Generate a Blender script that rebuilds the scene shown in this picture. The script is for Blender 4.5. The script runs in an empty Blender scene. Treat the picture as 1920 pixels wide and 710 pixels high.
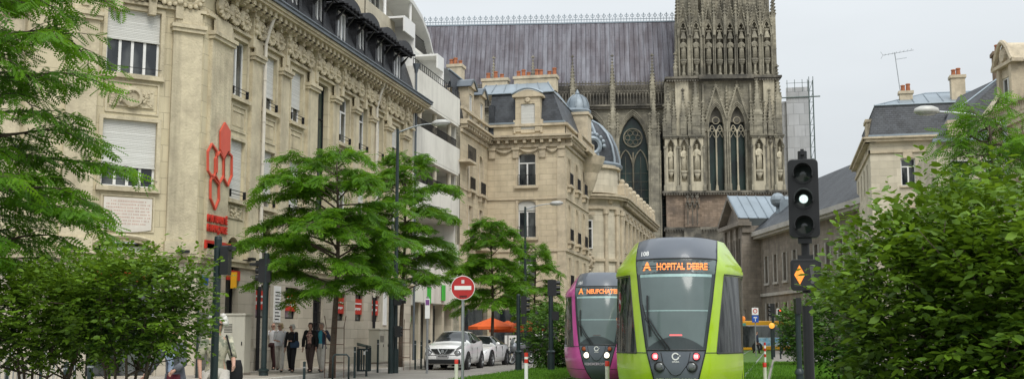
import bpy, bmesh, math, random
import numpy as np
from mathutils import Vector, Matrix
PI = math.pi
R = math.radians
random.seed(7)
rng = np.random.default_rng(7)
SC = bpy.context.scene
COL = SC.collection

# ------------------------------------------------------------------ camera model (used to measure the place)
F = 2150.0; YAW = R(13); TILT = math.atan(273 / 2150.0); EYE = 1.4
def ray(px, py):
    x = px - 960; y = 355 - py
    f = F * math.cos(TILT) - y * math.sin(TILT); z = F * math.sin(TILT) + y * math.cos(TILT)
    c, s = math.cos(YAW), math.sin(YAW)
    return (c * x - s * f, s * x + c * f, z)
def onX(px, py, X):
    r = ray(px, py); k = X / r[0]
    return (X, r[1] * k, EYE + r[2] * k)
def onY(px, py, Y):
    r = ray(px, py); k = Y / r[1]
    return (r[0] * k, Y, EYE + r[2] * k)
def onG(px, py, Z=0):
    r = ray(px, py); k = (Z - EYE) / r[2]
    return (r[0] * k, r[1] * k, Z)
def pos(px, d):
    r = ray(px, 628); k = d / F * math.cos(TILT)
    return (r[0] * k, r[1] * k, 0)
def zat(py, d):
    return EYE + (628 - py) / F * d

# ------------------------------------------------------------------ mesh builder
class MB:
    def __init__(s):
        s.v = []; s.f = []; s.M = Matrix(); s.marks = []
    def add(s, vs, fs):
        n = len(s.v); M = s.M
        for p in vs: s.v.append(M @ Vector(p))
        for f in fs: s.f.append([n + i for i in f])
        return s
    def box(s, x0, x1, y0, y1, z0, z1):
        v = [(x0, y0, z0), (x1, y0, z0), (x1, y1, z0), (x0, y1, z0), (x0, y0, z1), (x1, y0, z1), (x1, y1, z1), (x0, y1, z1)]
        return s.add(v, [(3, 2, 1, 0), (4, 5, 6, 7), (0, 1, 5, 4), (1, 2, 6, 5), (2, 3, 7, 6), (3, 0, 4, 7)])
    def cut(s): s.marks.append(len(s.f))
    def builds(s, name, mat, parent=None, smooth=False, auto=None):
        """one object per cut() segment"""
        ms = sorted({0, len(s.f)} | set(s.marks)); out = []
        for a, b in zip(ms[:-1], ms[1:]):
            fs = s.f[a:b]; idx = sorted({i for f in fs for i in f}); mp = {i: k for k, i in enumerate(idx)}
            q = MB(); q.v = [s.v[i] for i in idx]; q.f = [[mp[i] for i in f] for f in fs]; out.append(q.build(name, mat, parent, smooth, 0, auto))
        return out
    def cbox(s, x, y, z, w, d, h):
        return s.box(x - w / 2, x + w / 2, y - d / 2, y + d / 2, z, z + h)
    def taper(s, x0, x1, y0, y1, z0, z1, k, ky=None):
        ky = k if ky is None else ky
        cx, cy = (x0 + x1) / 2, (y0 + y1) / 2; a, b = (x1 - x0) / 2, (y1 - y0) / 2
        v = [(cx - a, cy - b, z0), (cx + a, cy - b, z0), (cx + a, cy + b, z0), (cx - a, cy + b, z0),
             (cx - a * k, cy - b * ky, z1), (cx + a * k, cy - b * ky, z1), (cx + a * k, cy + b * ky, z1), (cx - a * k, cy + b * ky, z1)]
        return s.add(v, [(3, 2, 1, 0), (4, 5, 6, 7), (0, 1, 5, 4), (1, 2, 6, 5), (2, 3, 7, 6), (3, 0, 4, 7)])
    def quad(s, a, b, c, d): return s.add([a, b, c, d], [(0, 1, 2, 3)])
    def ext(s, poly, a, b, axis='y'):
        """polygon extruded; axis y: poly in (x,z) from y=a (front) to b; axis z: poly in (x,y); axis x: poly in (y,z)"""
        n = len(poly)
        def P(p, t):
            return (p[0], t, p[1]) if axis == 'y' else ((p[0], p[1], t) if axis == 'z' else (t, p[0], p[1]))
        v = [P(p, a) for p in poly] + [P(p, b) for p in poly]
        f = [list(range(n)), list(range(2 * n - 1, n - 1, -1))]
        for i in range(n):
            j = (i + 1) % n; f.append([j, i, i + n, j + n])
        return s.add(v, f)
    def ring(s, rings, cap=True, close=True):
        n = len(rings[0]); v = [p for r in rings for p in r]; f = []
        for k in range(len(rings) - 1):
            for i in range(n if close else n - 1):
                j = (i + 1) % n
                f.append([k * n + i, k * n + j, (k + 1) * n + j, (k + 1) * n + i])
        if cap:
            f.append(list(range(n - 1, -1, -1))); m = (len(rings) - 1) * n
            f.append([m + i for i in range(n)])
        return s.add(v, f)
    def lathe(s, prof, c=(0, 0, 0), n=12, axis='z', a0=0, a1=2 * PI, cap=True, sx=1, sy=1):
        full = abs(a1 - a0 - 2 * PI) < 1e-6; m = n if full else n + 1
        rings = []
        for r, z in prof:
            rg = []
            for i in range(m):
                a = a0 + (a1 - a0) * i / n
                x, y = r * math.cos(a) * sx, r * math.sin(a) * sy
                p = (x, y, z) if axis == 'z' else ((x, z, y) if axis == 'y' else (z, x, y))
                rg.append((c[0] + p[0], c[1] + p[1], c[2] + p[2]))
            rings.append(rg)
        return s.ring(rings, cap, full)
    def cyl(s, x, y, z0, z1, r, n=10, r2=None):
        return s.lathe([(r, z0), (r if r2 is None else r2, z1)], (x, y, 0), n)
    def tube(s, pts, r, n=6, flat=1.0):
        pts = [Vector(p) for p in pts]; m = len(pts)
        rs = r if isinstance(r, (list, tuple)) else [r] * m
        rings = []; up = Vector((0, 0, 1)); prev = None
        for i in range(m):
            t = (pts[min(i + 1, m - 1)] - pts[max(i - 1, 0)])
            t = t.normalized() if t.length > 1e-9 else up
            if prev is None: a = t.cross(up if abs(t.z) < .95 else Vector((1, 0, 0))).normalized()
            else:
                a = prev - t * prev.dot(t)
                a = a.normalized() if a.length > 1e-6 else t.orthogonal().normalized()
            prev = a; b = t.cross(a)
            rings.append([tuple(pts[i] + (a * math.cos(2 * PI * k / n) + b * math.sin(2 * PI * k / n) * flat) * rs[i]) for k in range(n)])
        return s.ring(rings)
    def sph(s, c, r, n=10, m=7, sx=1, sy=1, sz=1):
        return s.lathe([(max(.001, r * math.sin(PI * i / m)), -r * sz * math.cos(PI * i / m)) for i in range(m + 1)], c, n, sx=sx, sy=sy)
    def mesh(s, name, smooth=False, uv=True):
        me = bpy.data.meshes.new(name)
        me.from_pydata([tuple(v) for v in s.v], [], s.f)
        if uv and s.f: auto_uv(me)
        if smooth:
            me.polygons.foreach_set('use_smooth', [True] * len(me.polygons))
        me.update(); return me
    def build(s, name, mat, parent=None, smooth=False, bevel=0, auto=None):
        me = s.mesh(name, smooth)
        if mat: me.materials.append(mat)
        o = bpy.data.objects.new(name, me); COL.objects.link(o)
        if parent is not None: o.parent = parent
        if smooth and auto is not None:
            try: me.set_sharp_from_angle(angle=R(auto))
            except Exception: pass
        if bevel:
            b = o.modifiers.new('bevel', 'BEVEL'); b.width = bevel; b.segments = 2; b.limit_method = 'ANGLE'; b.angle_limit = R(40)
        return o

def auto_uv(me):
    n = len(me.loops)
    if n == 0: return
    co = np.empty(len(me.vertices) * 3); me.vertices.foreach_get('co', co); co = co.reshape(-1, 3)
    vi = np.empty(n, dtype=np.int32); me.loops.foreach_get('vertex_index', vi)
    np_ = len(me.polygons)
    nor = np.empty(np_ * 3); me.polygons.foreach_get('normal', nor); nor = nor.reshape(-1, 3)
    tot = np.empty(np_, dtype=np.int32); me.polygons.foreach_get('loop_total', tot)
    N = np.repeat(nor, tot, axis=0); P = co[vi]
    h = np.hypot(N[:, 0], N[:, 1]); flat = h < .25
    hs = np.where(flat, 1, h)
    tx = np.where(flat, 1, -N[:, 1] / hs); ty = np.where(flat, 0, N[:, 0] / hs)
    bx = -ty * N[:, 2] * 1.0; by = tx * N[:, 2]; bz = np.where(flat, 0, h)
    u = P[:, 0] * tx + P[:, 1] * ty
    v = np.where(flat, P[:, 1], P[:, 0] * -by * 0 + (P[:, 2] * bz) + (P[:, 0] * (-N[:, 0] / hs * N[:, 2]) + P[:, 1] * (-N[:, 1] / hs * N[:, 2])))
    uvl = me.uv_layers.new(name='UVMap')
    uvl.data.foreach_set('uv', np.stack([u, v], 1).ravel())

def empty(name, loc=(0, 0, 0), rz=0, label=None, cat=None, group=None, kind=None):
    o = bpy.data.objects.new(name, None); COL.objects.link(o)
    o.location = loc; o.rotation_euler = (0, 0, rz); o.empty_display_size = .2
    tag(o, label, cat, group, kind); return o
def tag(o, label=None, cat=None, group=None, kind=None):
    if label: o['label'] = label
    if cat: o['category'] = cat
    if group: o['group'] = group
    if kind: o['kind'] = kind
    return o
def dup(root, loc=None, rz=None, label=None, scale=None, parent=None):
    r = root.copy(); COL.objects.link(r)
    if parent is not None: r.parent = parent
    if loc is not None: r.location = loc
    if rz is not None: r.rotation_euler = (0, 0, rz)
    if scale is not None: r.scale = scale if isinstance(scale, (tuple, list)) else (scale,) * 3
    if label: r['label'] = label
    for ch in list(root.children):
        c = ch.copy(); COL.objects.link(c); c.parent = r
        for g in list(ch.children):
            d = g.copy(); COL.objects.link(d); d.parent = c
    return r
def T(x, y, z, a=0): return Matrix.Translation((x, y, z)) @ Matrix.Rotation(R(a), 4, 'Z')

# ------------------------------------------------------------------ materials
def newmat(name):
    m = bpy.data.materials.new(name); m.use_nodes = True
    nt = m.node_tree; nt.nodes.clear()
    out = nt.nodes.new('ShaderNodeOutputMaterial'); b = nt.nodes.new('ShaderNodeBsdfPrincipled')
    nt.links.new(b.outputs[0], out.inputs[0]); return m, nt, b, out
def nd(nt, typ, **k):
    n = nt.nodes.new(typ)
    for a, v in k.items():
        if a.startswith('i_'):
            key = a[2:]; n.inputs[int(key) if key.isdigit() else key].default_value = v
        else: setattr(n, a, v)
    return n
def mapped(nt, src, scale=(1, 1, 1), loc=(0, 0, 0)):
    tc = nd(nt, 'ShaderNodeTexCoord'); mp = nd(nt, 'ShaderNodeMapping')
    mp.inputs['Scale'].default_value = scale; mp.inputs['Location'].default_value = loc
    nt.links.new(tc.outputs[src], mp.inputs[0]); return mp.outputs[0]
def noise(nt, vec, scale, detail=4, rough=.55, lo=.3, hi=.7):
    n = nd(nt, 'ShaderNodeTexNoise', i_Scale=scale, i_Detail=detail, i_Roughness=rough); nt.links.new(vec, n.inputs['Vector'])
    r = nd(nt, 'ShaderNodeMapRange', i_1=lo, i_2=hi); nt.links.new(n.outputs[0], r.inputs[0]); return r.outputs[0]
def mixc(nt, fac, a, b, mode='MIX'):
    m = nd(nt, 'ShaderNodeMix', data_type='RGBA', blend_type=mode)
    for sock, v in ((0, fac), (6, a), (7, b)):
        if hasattr(v, 'links') or hasattr(v, 'is_linked'): nt.links.new(v, m.inputs[sock])
        else: m.inputs[sock].default_value = (tuple(v) + (1,) if sock and len(v) == 3 else v)
    return m.outputs[2]
def mul(nt, a, k):
    m = nd(nt, 'ShaderNodeMath', operation='MULTIPLY', i_1=k); nt.links.new(a, m.inputs[0]); return m.outputs[0]
def mat(name, col, rough=.75, metal=0., var=.18, vs=3., dirt=None, ds=.5, dk=.5, dlo=.45, dhi=.7, brick=None, streak=0., bump=.0, bs=30., spec=.4, coat=0., emit=0., objvar=0., tilevar=.12):
    """procedural Principled material. brick=(width,height,mortar,joint darkness)"""
    m, nt, b, out = newmat(name)
    ov = mapped(nt, 'Object'); L = nt.links
    c = None
    n1 = noise(nt, ov, vs, 5, .6, .3, .7)
    hi = tuple(min(1, x * (1 + var)) for x in col); lo = tuple(x * (1 - var) for x in col)
    c = mixc(nt, n1, lo, hi)
    hgt = None
    if brick:
        uv = mapped(nt, 'UV')
        bt = nd(nt, 'ShaderNodeTexBrick', i_Scale=1.0); bt.offset = .5
        bt.inputs['Color1'].default_value = (1, 1, 1, 1); g = 1 - tilevar * 2
        bt.inputs['Color2'].default_value = (g, g, g * .98, 1); j = 1 - brick[3]
        bt.inputs['Mortar'].default_value = (j, j, j, 1)
        bt.inputs['Mortar Size'].default_value = brick[2]; bt.inputs['Mortar Smooth'].default_value = .3
        bt.inputs['Brick Width'].default_value = brick[0]; bt.inputs['Row Height'].default_value = brick[1]
        L.new(uv, bt.inputs['Vector']); c = mixc(nt, 1.0, c, bt.outputs[0], 'MULTIPLY')
        hgt = mul(nt, bt.outputs['Fac'], -1.0)
    if dirt:
        n2 = noise(nt, ov, ds, 7, .65, dlo, dhi); c = mixc(nt, mul(nt, n2, dk), c, dirt)
    if streak:
        sv = mapped(nt, 'Object', (2.2, 2.2, .12)); n3 = noise(nt, sv, 1.0, 5, .6, .5, .75)
        c = mixc(nt, mul(nt, n3, streak), c, tuple(x * .35 for x in col))
    if objvar:
        oi = nd(nt, 'ShaderNodeObjectInfo'); mr = nd(nt, 'ShaderNodeMapRange', i_3=1 - objvar, i_4=1 + objvar)
        L.new(oi.outputs['Random'], mr.inputs[0])
        hs = nd(nt, 'ShaderNodeHueSaturation'); L.new(mr.outputs[0], hs.inputs['Value']); L.new(c, hs.inputs['Color']); c = hs.outputs[0]
    L.new(c, b.inputs['Base Color'])
    b.inputs['Roughness'].default_value = rough; b.inputs['Metallic'].default_value = metal
    b.inputs['Specular IOR Level'].default_value = spec; b.inputs['Coat Weight'].default_value = coat; b.inputs['Coat Roughness'].default_value = .06
    if emit: L.new(c, b.inputs['Emission Color']); b.inputs['Emission Strength'].default_value = emit
    if bump or hgt:
        nb = nd(nt, 'ShaderNodeTexNoise', i_Scale=bs, i_Detail=4); L.new(ov, nb.inputs['Vector'])
        h = mul(nt, nb.outputs[0], bump if bump else .02)
        if hgt:
            ad = nd(nt, 'ShaderNodeMath', operation='MULTIPLY_ADD', i_1=.02); L.new(hgt, ad.inputs[0]); L.new(h, ad.inputs[2]); h = ad.outputs[0]
        bp = nd(nt, 'ShaderNodeBump', i_Strength=.7, i_Distance=1.0); L.new(h, bp.inputs['Height']); L.new(bp.outputs[0], b.inputs['Normal'])
    return m
def glassmat(name, col=(.02, .025, .03), rough=.06, spec=.7, patch_col=None, cs=1.5):
    m, nt, b, out = newmat(name); ov = mapped(nt, 'Object', (1, 1, .4))
    oi = nd(nt, 'ShaderNodeObjectInfo'); ad = nd(nt, 'ShaderNodeVectorMath', operation='ADD')
    sc = nd(nt, 'ShaderNodeVectorMath', operation='SCALE', i_Scale=37.); nt.links.new(oi.outputs['Location'], sc.inputs[0])
    nt.links.new(ov, ad.inputs[0]); nt.links.new(sc.outputs[0], ad.inputs[1])
    n = noise(nt, ad.outputs[0], cs, 3, .5, .4, .62)
    c = mixc(nt, n, col, patch_col or tuple(x * 2.5 for x in col)); nt.links.new(c, b.inputs['Base Color'])
    b.inputs['Roughness'].default_value = rough; b.inputs['Specular IOR Level'].default_value = spec
    return m
def leafmat(name, dark, light, trans=.35):
    m, nt, b, out = newmat(name)
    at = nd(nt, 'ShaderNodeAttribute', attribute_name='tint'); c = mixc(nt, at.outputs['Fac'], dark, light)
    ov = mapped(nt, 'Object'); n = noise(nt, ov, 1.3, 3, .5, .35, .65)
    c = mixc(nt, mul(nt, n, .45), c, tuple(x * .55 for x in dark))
    nt.links.new(c, b.inputs['Base Color']); b.inputs['Roughness'].default_value = .5; b.inputs['Specular IOR Level'].default_value = .28
    tr = nd(nt, 'ShaderNodeBsdfTranslucent'); hs = nd(nt, 'ShaderNodeHueSaturation', i_Value=1.5, i_Hue=.485)
    nt.links.new(c, hs.inputs['Color']); nt.links.new(hs.outputs[0], tr.inputs[0])
    mx = nd(nt, 'ShaderNodeMixShader', i_0=trans); nt.links.new(b.outputs[0], mx.inputs[1]); nt.links.new(tr.outputs[0], mx.inputs[2])
    nt.links.new(mx.outputs[0], out.inputs[0]); return m

STONE = mat('limestone', (.635, .56, .385), .85, var=.07, vs=1.2, dirt=(.36, .31, .22), ds=.35, dk=.4, brick=(1.3, .55, .009, .34), streak=.45, bump=.012, bs=25, tilevar=.06)
STONE2 = mat('limestone_carved', (.59, .52, .365), .85, var=.10, vs=4, dirt=(.24, .20, .145), ds=.9, dk=.5, streak=.5, bump=.03, bs=14)
STONELOW = mat('limestone_base', (.60, .54, .44), .85, var=.08, vs=2, dirt=(.36, .32, .26), ds=.5, dk=.5, brick=(.9, .42, .008, .4), bump=.012)
CREAM = mat('cream_stone', (.62, .53, .38), .85, var=.10, vs=1.5, dirt=(.34, .28, .2), ds=.4, dk=.5, brick=(.9, .38, .012, .28), streak=.25, bump=.012, tilevar=.06)
CREAM2 = mat('cream_stone_trim', (.56, .48, .35), .85, var=.14, vs=3, dirt=(.22, .19, .14), ds=.8, dk=.6, streak=.3, bump=.02)
PALE = mat('pale_render', (.66, .60, .47), .85, var=.07, vs=1.5, dirt=(.36, .32, .25), ds=.4, dk=.45, brick=(1.1, .5, .01, .14), streak=.3, bump=.008)
WHITEWALL = mat('white_render', (.76, .74, .67), .8, var=.05, vs=1, dirt=(.36, .34, .3), ds=.5, dk=.45, streak=.35, bump=.006)
GREYSTONE = mat('grey_stone', (.30, .26, .215), .88, var=.15, vs=1.2, dirt=(.10, .09, .08), ds=.4, dk=.7, brick=(.9, .4, .012, .35), streak=.5, bump=.02)
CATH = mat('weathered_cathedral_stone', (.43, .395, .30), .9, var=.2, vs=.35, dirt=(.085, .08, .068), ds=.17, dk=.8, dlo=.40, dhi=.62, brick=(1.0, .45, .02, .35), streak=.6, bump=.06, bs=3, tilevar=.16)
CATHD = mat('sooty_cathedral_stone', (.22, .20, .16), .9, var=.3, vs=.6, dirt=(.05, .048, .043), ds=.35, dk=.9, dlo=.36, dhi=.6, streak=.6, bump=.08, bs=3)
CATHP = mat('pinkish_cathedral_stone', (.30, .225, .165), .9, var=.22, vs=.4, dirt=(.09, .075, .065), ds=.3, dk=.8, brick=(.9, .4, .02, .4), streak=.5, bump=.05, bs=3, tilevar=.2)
CATHL = mat('pale_cathedral_stone', (.52, .47, .35), .9, var=.2, vs=1.2, dirt=(.15, .14, .115), ds=.6, dk=.8, streak=.5, bump=.05, bs=4)
SLATE = mat('slate', (.052, .058, .068), .5, var=.3, vs=2, dirt=(.10, .11, .12), ds=.7, dk=.5, brick=(.28, .16, .012, .5), bump=.01, tilevar=.22)
SLATEDK = mat('dark_slate', (.022, .023, .027), .5, var=.35, vs=6, dirt=(.07, .075, .085), ds=1.6, dk=.5, brick=(.25, .14, .012, .5), bump=.02, tilevar=.25)
ZINC = mat('zinc_roof', (.27, .32, .36), .45, .35, var=.12, vs=1, dirt=(.16, .19, .21), ds=.5, dk=.5, streak=.2)
ZINCDK = mat('zinc_gutter', (.13, .15, .17), .5, .3, var=.2, vs=1)
LEADBLUE = mat('lead_blue', (.25, .29, .32), .5, .3, var=.2, vs=2, dirt=(.12, .15, .18), ds=.9, dk=.6)
TERRA = mat('terracotta', (.34, .125, .06), .8, var=.25, vs=6)
BRICK = mat('old_brick', (.27, .19, .13), .9, var=.25, vs=3, brick=(.22, .075, .01, .45), dirt=(.1, .08, .06), ds=1, dk=.5)
WHITEF = mat('white_frame', (.74, .74, .72), .4, var=.05, vs=2)
SHUT = mat('white_roller_shutter', (.76, .76, .72), .55, var=.04, vs=1, brick=(50, .055, .008, .35), dirt=(.5, .5, .45), ds=1, dk=.4)
GLASS = glassmat('window_glass', (.014, .018, .022), patch_col=(.11, .12, .12))
GLASSC = glassmat('curtained_glass', (.05, .055, .06), patch_col=(.32, .33, .32), cs=2.5)
GLASSG = glassmat('greenish_leaded_glass', (.006, .014, .012), .25, .5, patch_col=(.02, .05, .04), cs=.6)
IRON = mat('black_iron', (.018, .018, .02), .5, .3, var=.2, vs=5)
POLE = mat('dark_green_pole', (.012, .026, .027), .42, .1, var=.25, vs=4, dirt=(.04, .05, .05), ds=3, dk=.4, spec=.5)
GREYPOLE = mat('galvanised_pole', (.33, .35, .36), .4, .6, var=.12, vs=5)
BLACKP = mat('black_plastic', (.012, .013, .014), .42, var=.2, vs=8, spec=.45)
REDS = mat('red_sign', (.55, .035, .02), .45, var=.06, vs=4)
CORAL = mat('coral_red_panel', (.62, .10, .06), .5, var=.06, vs=2)
WHITES = mat('white_sign', (.78, .78, .76), .45, var=.04, vs=4)
ORANGE = mat('orange_canvas', (.78, .13, .025), .7, var=.12, vs=3)
YELLOW = mat('yellow_paint', (.75, .38, .02), .4, var=.06)
BLUE = mat('blue_sign', (.02, .09, .42), .45, var=.06)
GREENSIGN = mat('bright_green_sign', (.05, .46, .05), .45, var=.06)
BARK = mat('bark', (.085, .062, .045), .9, var=.35, vs=9, dirt=(.16, .14, .11), ds=5, dk=.5, bump=.03, bs=30)
def emis(name, col, s):
    m, nt, b, out = newmat(name); b.inputs['Base Color'].default_value = (*[c * .3 for c in col], 1)
    b.inputs['Emission Color'].default_value = (*col, 1); b.inputs['Emission Strength'].default_value = s
    return m
def tree_leaf_mats(): pass
LEAFG = leafmat('honey_locust_leaf', (.028, .115, .005), (.165, .36, .016), .42)
GRASSL = leafmat('grass_blade', (.05, .15, .012), (.16, .34, .03), .35)
LEAFS = leafmat('shrub_leaf', (.010, .045, .004), (.19, .34, .020), .28)
LEAFF = leafmat('far_leaf', (.03, .10, .015), (.14, .27, .035), .3)

def text_mesh(txt, size, depth=.0, bold=0.0, align='CENTER', spacing=1.0):
    cu = bpy.data.curves.new('lettering', 'FONT'); cu.body = txt; cu.size = size; cu.extrude = depth; cu.offset = bold
    cu.align_x = align; cu.align_y = 'CENTER'; cu.space_character = spacing; cu.resolution_u = 3
    o = bpy.data.objects.new('tmp', cu); COL.objects.link(o)
    dg = bpy.context.evaluated_depsgraph_get(); me = bpy.data.meshes.new_from_object(o.evaluated_get(dg))
    bpy.data.objects.remove(o); me.name = 'lettering'; return me
def text(txt, size, M, mtl, parent=None, name='lettering', depth=.004, bold=.0, align='CENTER', spacing=1.0, sx=1.0):
    """text stands in local xz plane facing -y"""
    me = text_mesh(txt, size, depth, bold, align, spacing); me.materials.clear(); me.materials.append(mtl)
    o = bpy.data.objects.new(name, me); COL.objects.link(o)
    if parent is not None: o.parent = parent
    o.matrix_local = M @ Matrix.Rotation(R(90), 4, 'X') @ Matrix.Diagonal((sx, 1, 1, 1)); return o

# ------------------------------------------------------------------ facades and windows
def arc_pts(u0, u1, zs, zt, kind, n=10):
    """points from (u0,zs) over the top (zt) to (u1,zs)"""
    w = (u1 - u0) / 2; uc = (u0 + u1) / 2; h = zt - zs; pts = []
    for i in range(n + 1):
        t = i / n
        if kind == 'point':
            tt = t * 2 if t <= .5 else (1 - t) * 2
            x = 1 - math.cos(tt * PI / 2.9) / 1.0; x = (1 - math.cos(tt * 1.25)) / (1 - math.cos(1.25)); z = math.sin(tt * 1.25) / math.sin(1.25)
            uu = u0 + w * x if t <= .5 else u1 - w * x
            pts.append((uu, zs + h * z))
        elif kind == 'seg':
            pts.append((uc - w * math.cos(t * PI) , zs + h * (1 - (2 * t - 1) ** 2)))
        else:
            pts.append((uc - w * math.cos(t * PI), zs + h * math.sin(t * PI)))
    return pts
def wall(mb, M, W, z0, z1, holes=(), depth=.25, u0=0):
    """holes: (ua,ub,za,zb[,kind,rise]). outward is -y"""
    old = mb.M; mb.M = M
    us = sorted({u0, u0 + W} | {h[0] for h in holes} | {h[1] for h in holes}); us = [u for u in us if u0 <= u <= u0 + W]
    zs = sorted({z0, z1} | {h[2] for h in holes} | {h[3] for h in holes}); zs = [z for z in zs if z0 <= z <= z1]
    for i in range(len(us) - 1):
        run = None
        for j in range(len(zs) - 1):
            cu, cz = (us[i] + us[i + 1]) / 2, (zs[j] + zs[j + 1]) / 2
            if any(h[0] < cu < h[1] and h[2] < cz < h[3] for h in holes): continue
            mb.quad((us[i], 0, zs[j]), (us[i + 1], 0, zs[j]), (us[i + 1], 0, zs[j + 1]), (us[i], 0, zs[j + 1]))
    for h in holes:
        a, b, c, d = h[:4]
        top = d
        if len(h) > 4:
            rise = h[5]; pts = arc_pts(a, b, d - rise, d, h[4]); n = len(pts)
            mid = n // 2
            mb.add([(p[0], 0, p[1]) for p in pts[:mid + 1]] + [(a, 0, d)], [list(range(mid + 2))])
            mb.add([(p[0], 0, p[1]) for p in pts[mid:]] + [(b, 0, d)], [list(range(n - mid + 1))])
            for k in range(n - 1):
                p, q = pts[k], pts[k + 1]
                mb.quad((p[0], 0, p[1]), (q[0], 0, q[1]), (q[0], depth, q[1]), (p[0], depth, p[1]))
            top = d - rise
        else: mb.quad((a, 0, d), (b, 0, d), (b, depth, d), (a, depth, d))
        mb.quad((a, 0, c), (a, depth, c), (b, depth, c), (b, 0, c))
        mb.quad((a, 0, c), (a, 0, top), (a, depth, top), (a, depth, c))
        mb.quad((b, 0, c), (b, depth, c), (b, depth, top), (b, 0, top))
    mb.M = old
WC = {}
def window(parent, M, u, z, w, h, style='two', depth=.22, shut=0.0, glass=None, frame=None, name='window', arch=None, rise=0.0):
    """window unit recessed in a facade; frame mesh, pane child, optional roller shutter child"""
    glass = glass or GLASS; frame = frame or WHITEF
    key = (round(w, 2), round(h, 2), style, round(shut, 2), glass.name, frame.name, arch, round(rise, 2))
    if key not in WC:
        mb = MB(); t = .07; zt = h
        mb.box(0, t, -.03, .05, 0, zt); mb.box(w - t, w, -.03, .05, 0, zt); mb.box(t, w - t, -.03, .05, 0, t); mb.box(t, w - t, -.03, .05, zt - t, zt)
        def bar(x, z0=t, z1=zt - t, b=.05): mb.box(x - b, x + b, -.04, .05, z0, z1)
        def rail(z, b=.04): mb.box(t, w - t, -.045, .05, z - b, z + b)
        if style == 'four':
            for k in (.27, .5, .73): bar(w * k, b=.045)
        elif style == 'two': bar(w / 2)
        elif style == 'twoT': bar(w / 2, z1=h * .7); rail(h * .7)
        elif style == 'cross': bar(w / 2); rail(h * .7)
        elif style == 'grid':
            bar(w / 2, b=.03)
            for k in (.25, .5, .75): rail(h * k, .02)
        elif style == 'three':
            for k in (.34, .66): bar(w * k, b=.04)
        fm = mb.mesh('window'); fm.materials.append(frame)
        mp = MB(); mp.box(t * .5, w - t * .5, .01, .04, t * .5, h - t * .5); pm = mp.mesh('pane'); pm.materials.append(glass)
        sm = None
        if shut > 0:
            ms = MB(); ms.box(.01, w - .01, -.09, -.05, h * (1 - shut), h); ms.box(.0, w, -.1, -.04, h * (1 - shut) - .05, h * (1 - shut)); sm = ms.mesh('roller_shutter'); sm.materials.append(SHUT)
        WC[key] = (fm, pm, sm)
    fm, pm, sm = WC[key]
    o = bpy.data.objects.new(name, fm); COL.objects.link(o); o.parent = parent; o.matrix_local = M @ Matrix.Translation((u, depth, z))
    p = bpy.data.objects.new('pane', pm); COL.objects.link(p); p.parent = o
    if sm: s = bpy.data.objects.new('roller_shutter', sm); COL.objects.link(s); s.parent = o
    return o
def railing(mb, M, u0, u1, z, h=.9, y=-.08, step=.12, r=.012):
    old = mb.M; mb.M = M
    mb.box(u0, u1, y - .02, y + .02, z + h - .03, z + h); mb.box(u0, u1, y - .012, y + .012, z + .06, z + .085)
    n = max(2, int((u1 - u0) / step))
    for i in range(n + 1):
        x = u0 + (u1 - u0) * i / n; mb.box(x - r, x + r, y - r, y + r, z, z + h)
    mb.M = old
def balustrade(mb, M, u0, u1, z, h=.8, y=0, step=.22):
    old = mb.M; mb.M = M
    mb.box(u0, u1, y - .12, y + .12, z, z + .12); mb.box(u0, u1, y - .13, y + .13, z + h - .12, z + h)
    n = max(1, int((u1 - u0) / step))
    for i in range(n):
        x = u0 + (u1 - u0) * (i + .5) / n
        mb.lathe([(.05, z + .12), (.085, z + .25), (.04, z + h * .6), (.06, z + h - .12)], (x, y, 0), 6, cap=False)
    for x in (u0 + .1, u1 - .1): mb.box(x - .12, x + .12, y - .14, y + .14, z, z + h + .05)
    mb.M = old
def chimney(parent, M, x0, x1, y0, y1, z0, z1, pots, m=None):
    mb = MB(); mb.M = M; mb.box(x0, x1, y0, y1, z0, z1 - .2); mb.box(x0 - .08, x1 + .08, y0 - .08, y1 + .08, z1 - .2, z1)
    c = mb.build('chimney', m or CREAM2, parent)
    for i, px_ in enumerate(pots):
        p = MB(); p.M = M; x = x0 + (x1 - x0) * px_; h = .45 + .12 * math.sin(i * 2.3)
        p.lathe([(.16, z1), (.13, z1 + h * .8), (.17, z1 + h * .85), (.15, z1 + h)], (x, (y0 + y1) / 2, 0), 8)
        p.build('chimney_pot', TERRA, c)
    return c
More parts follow.
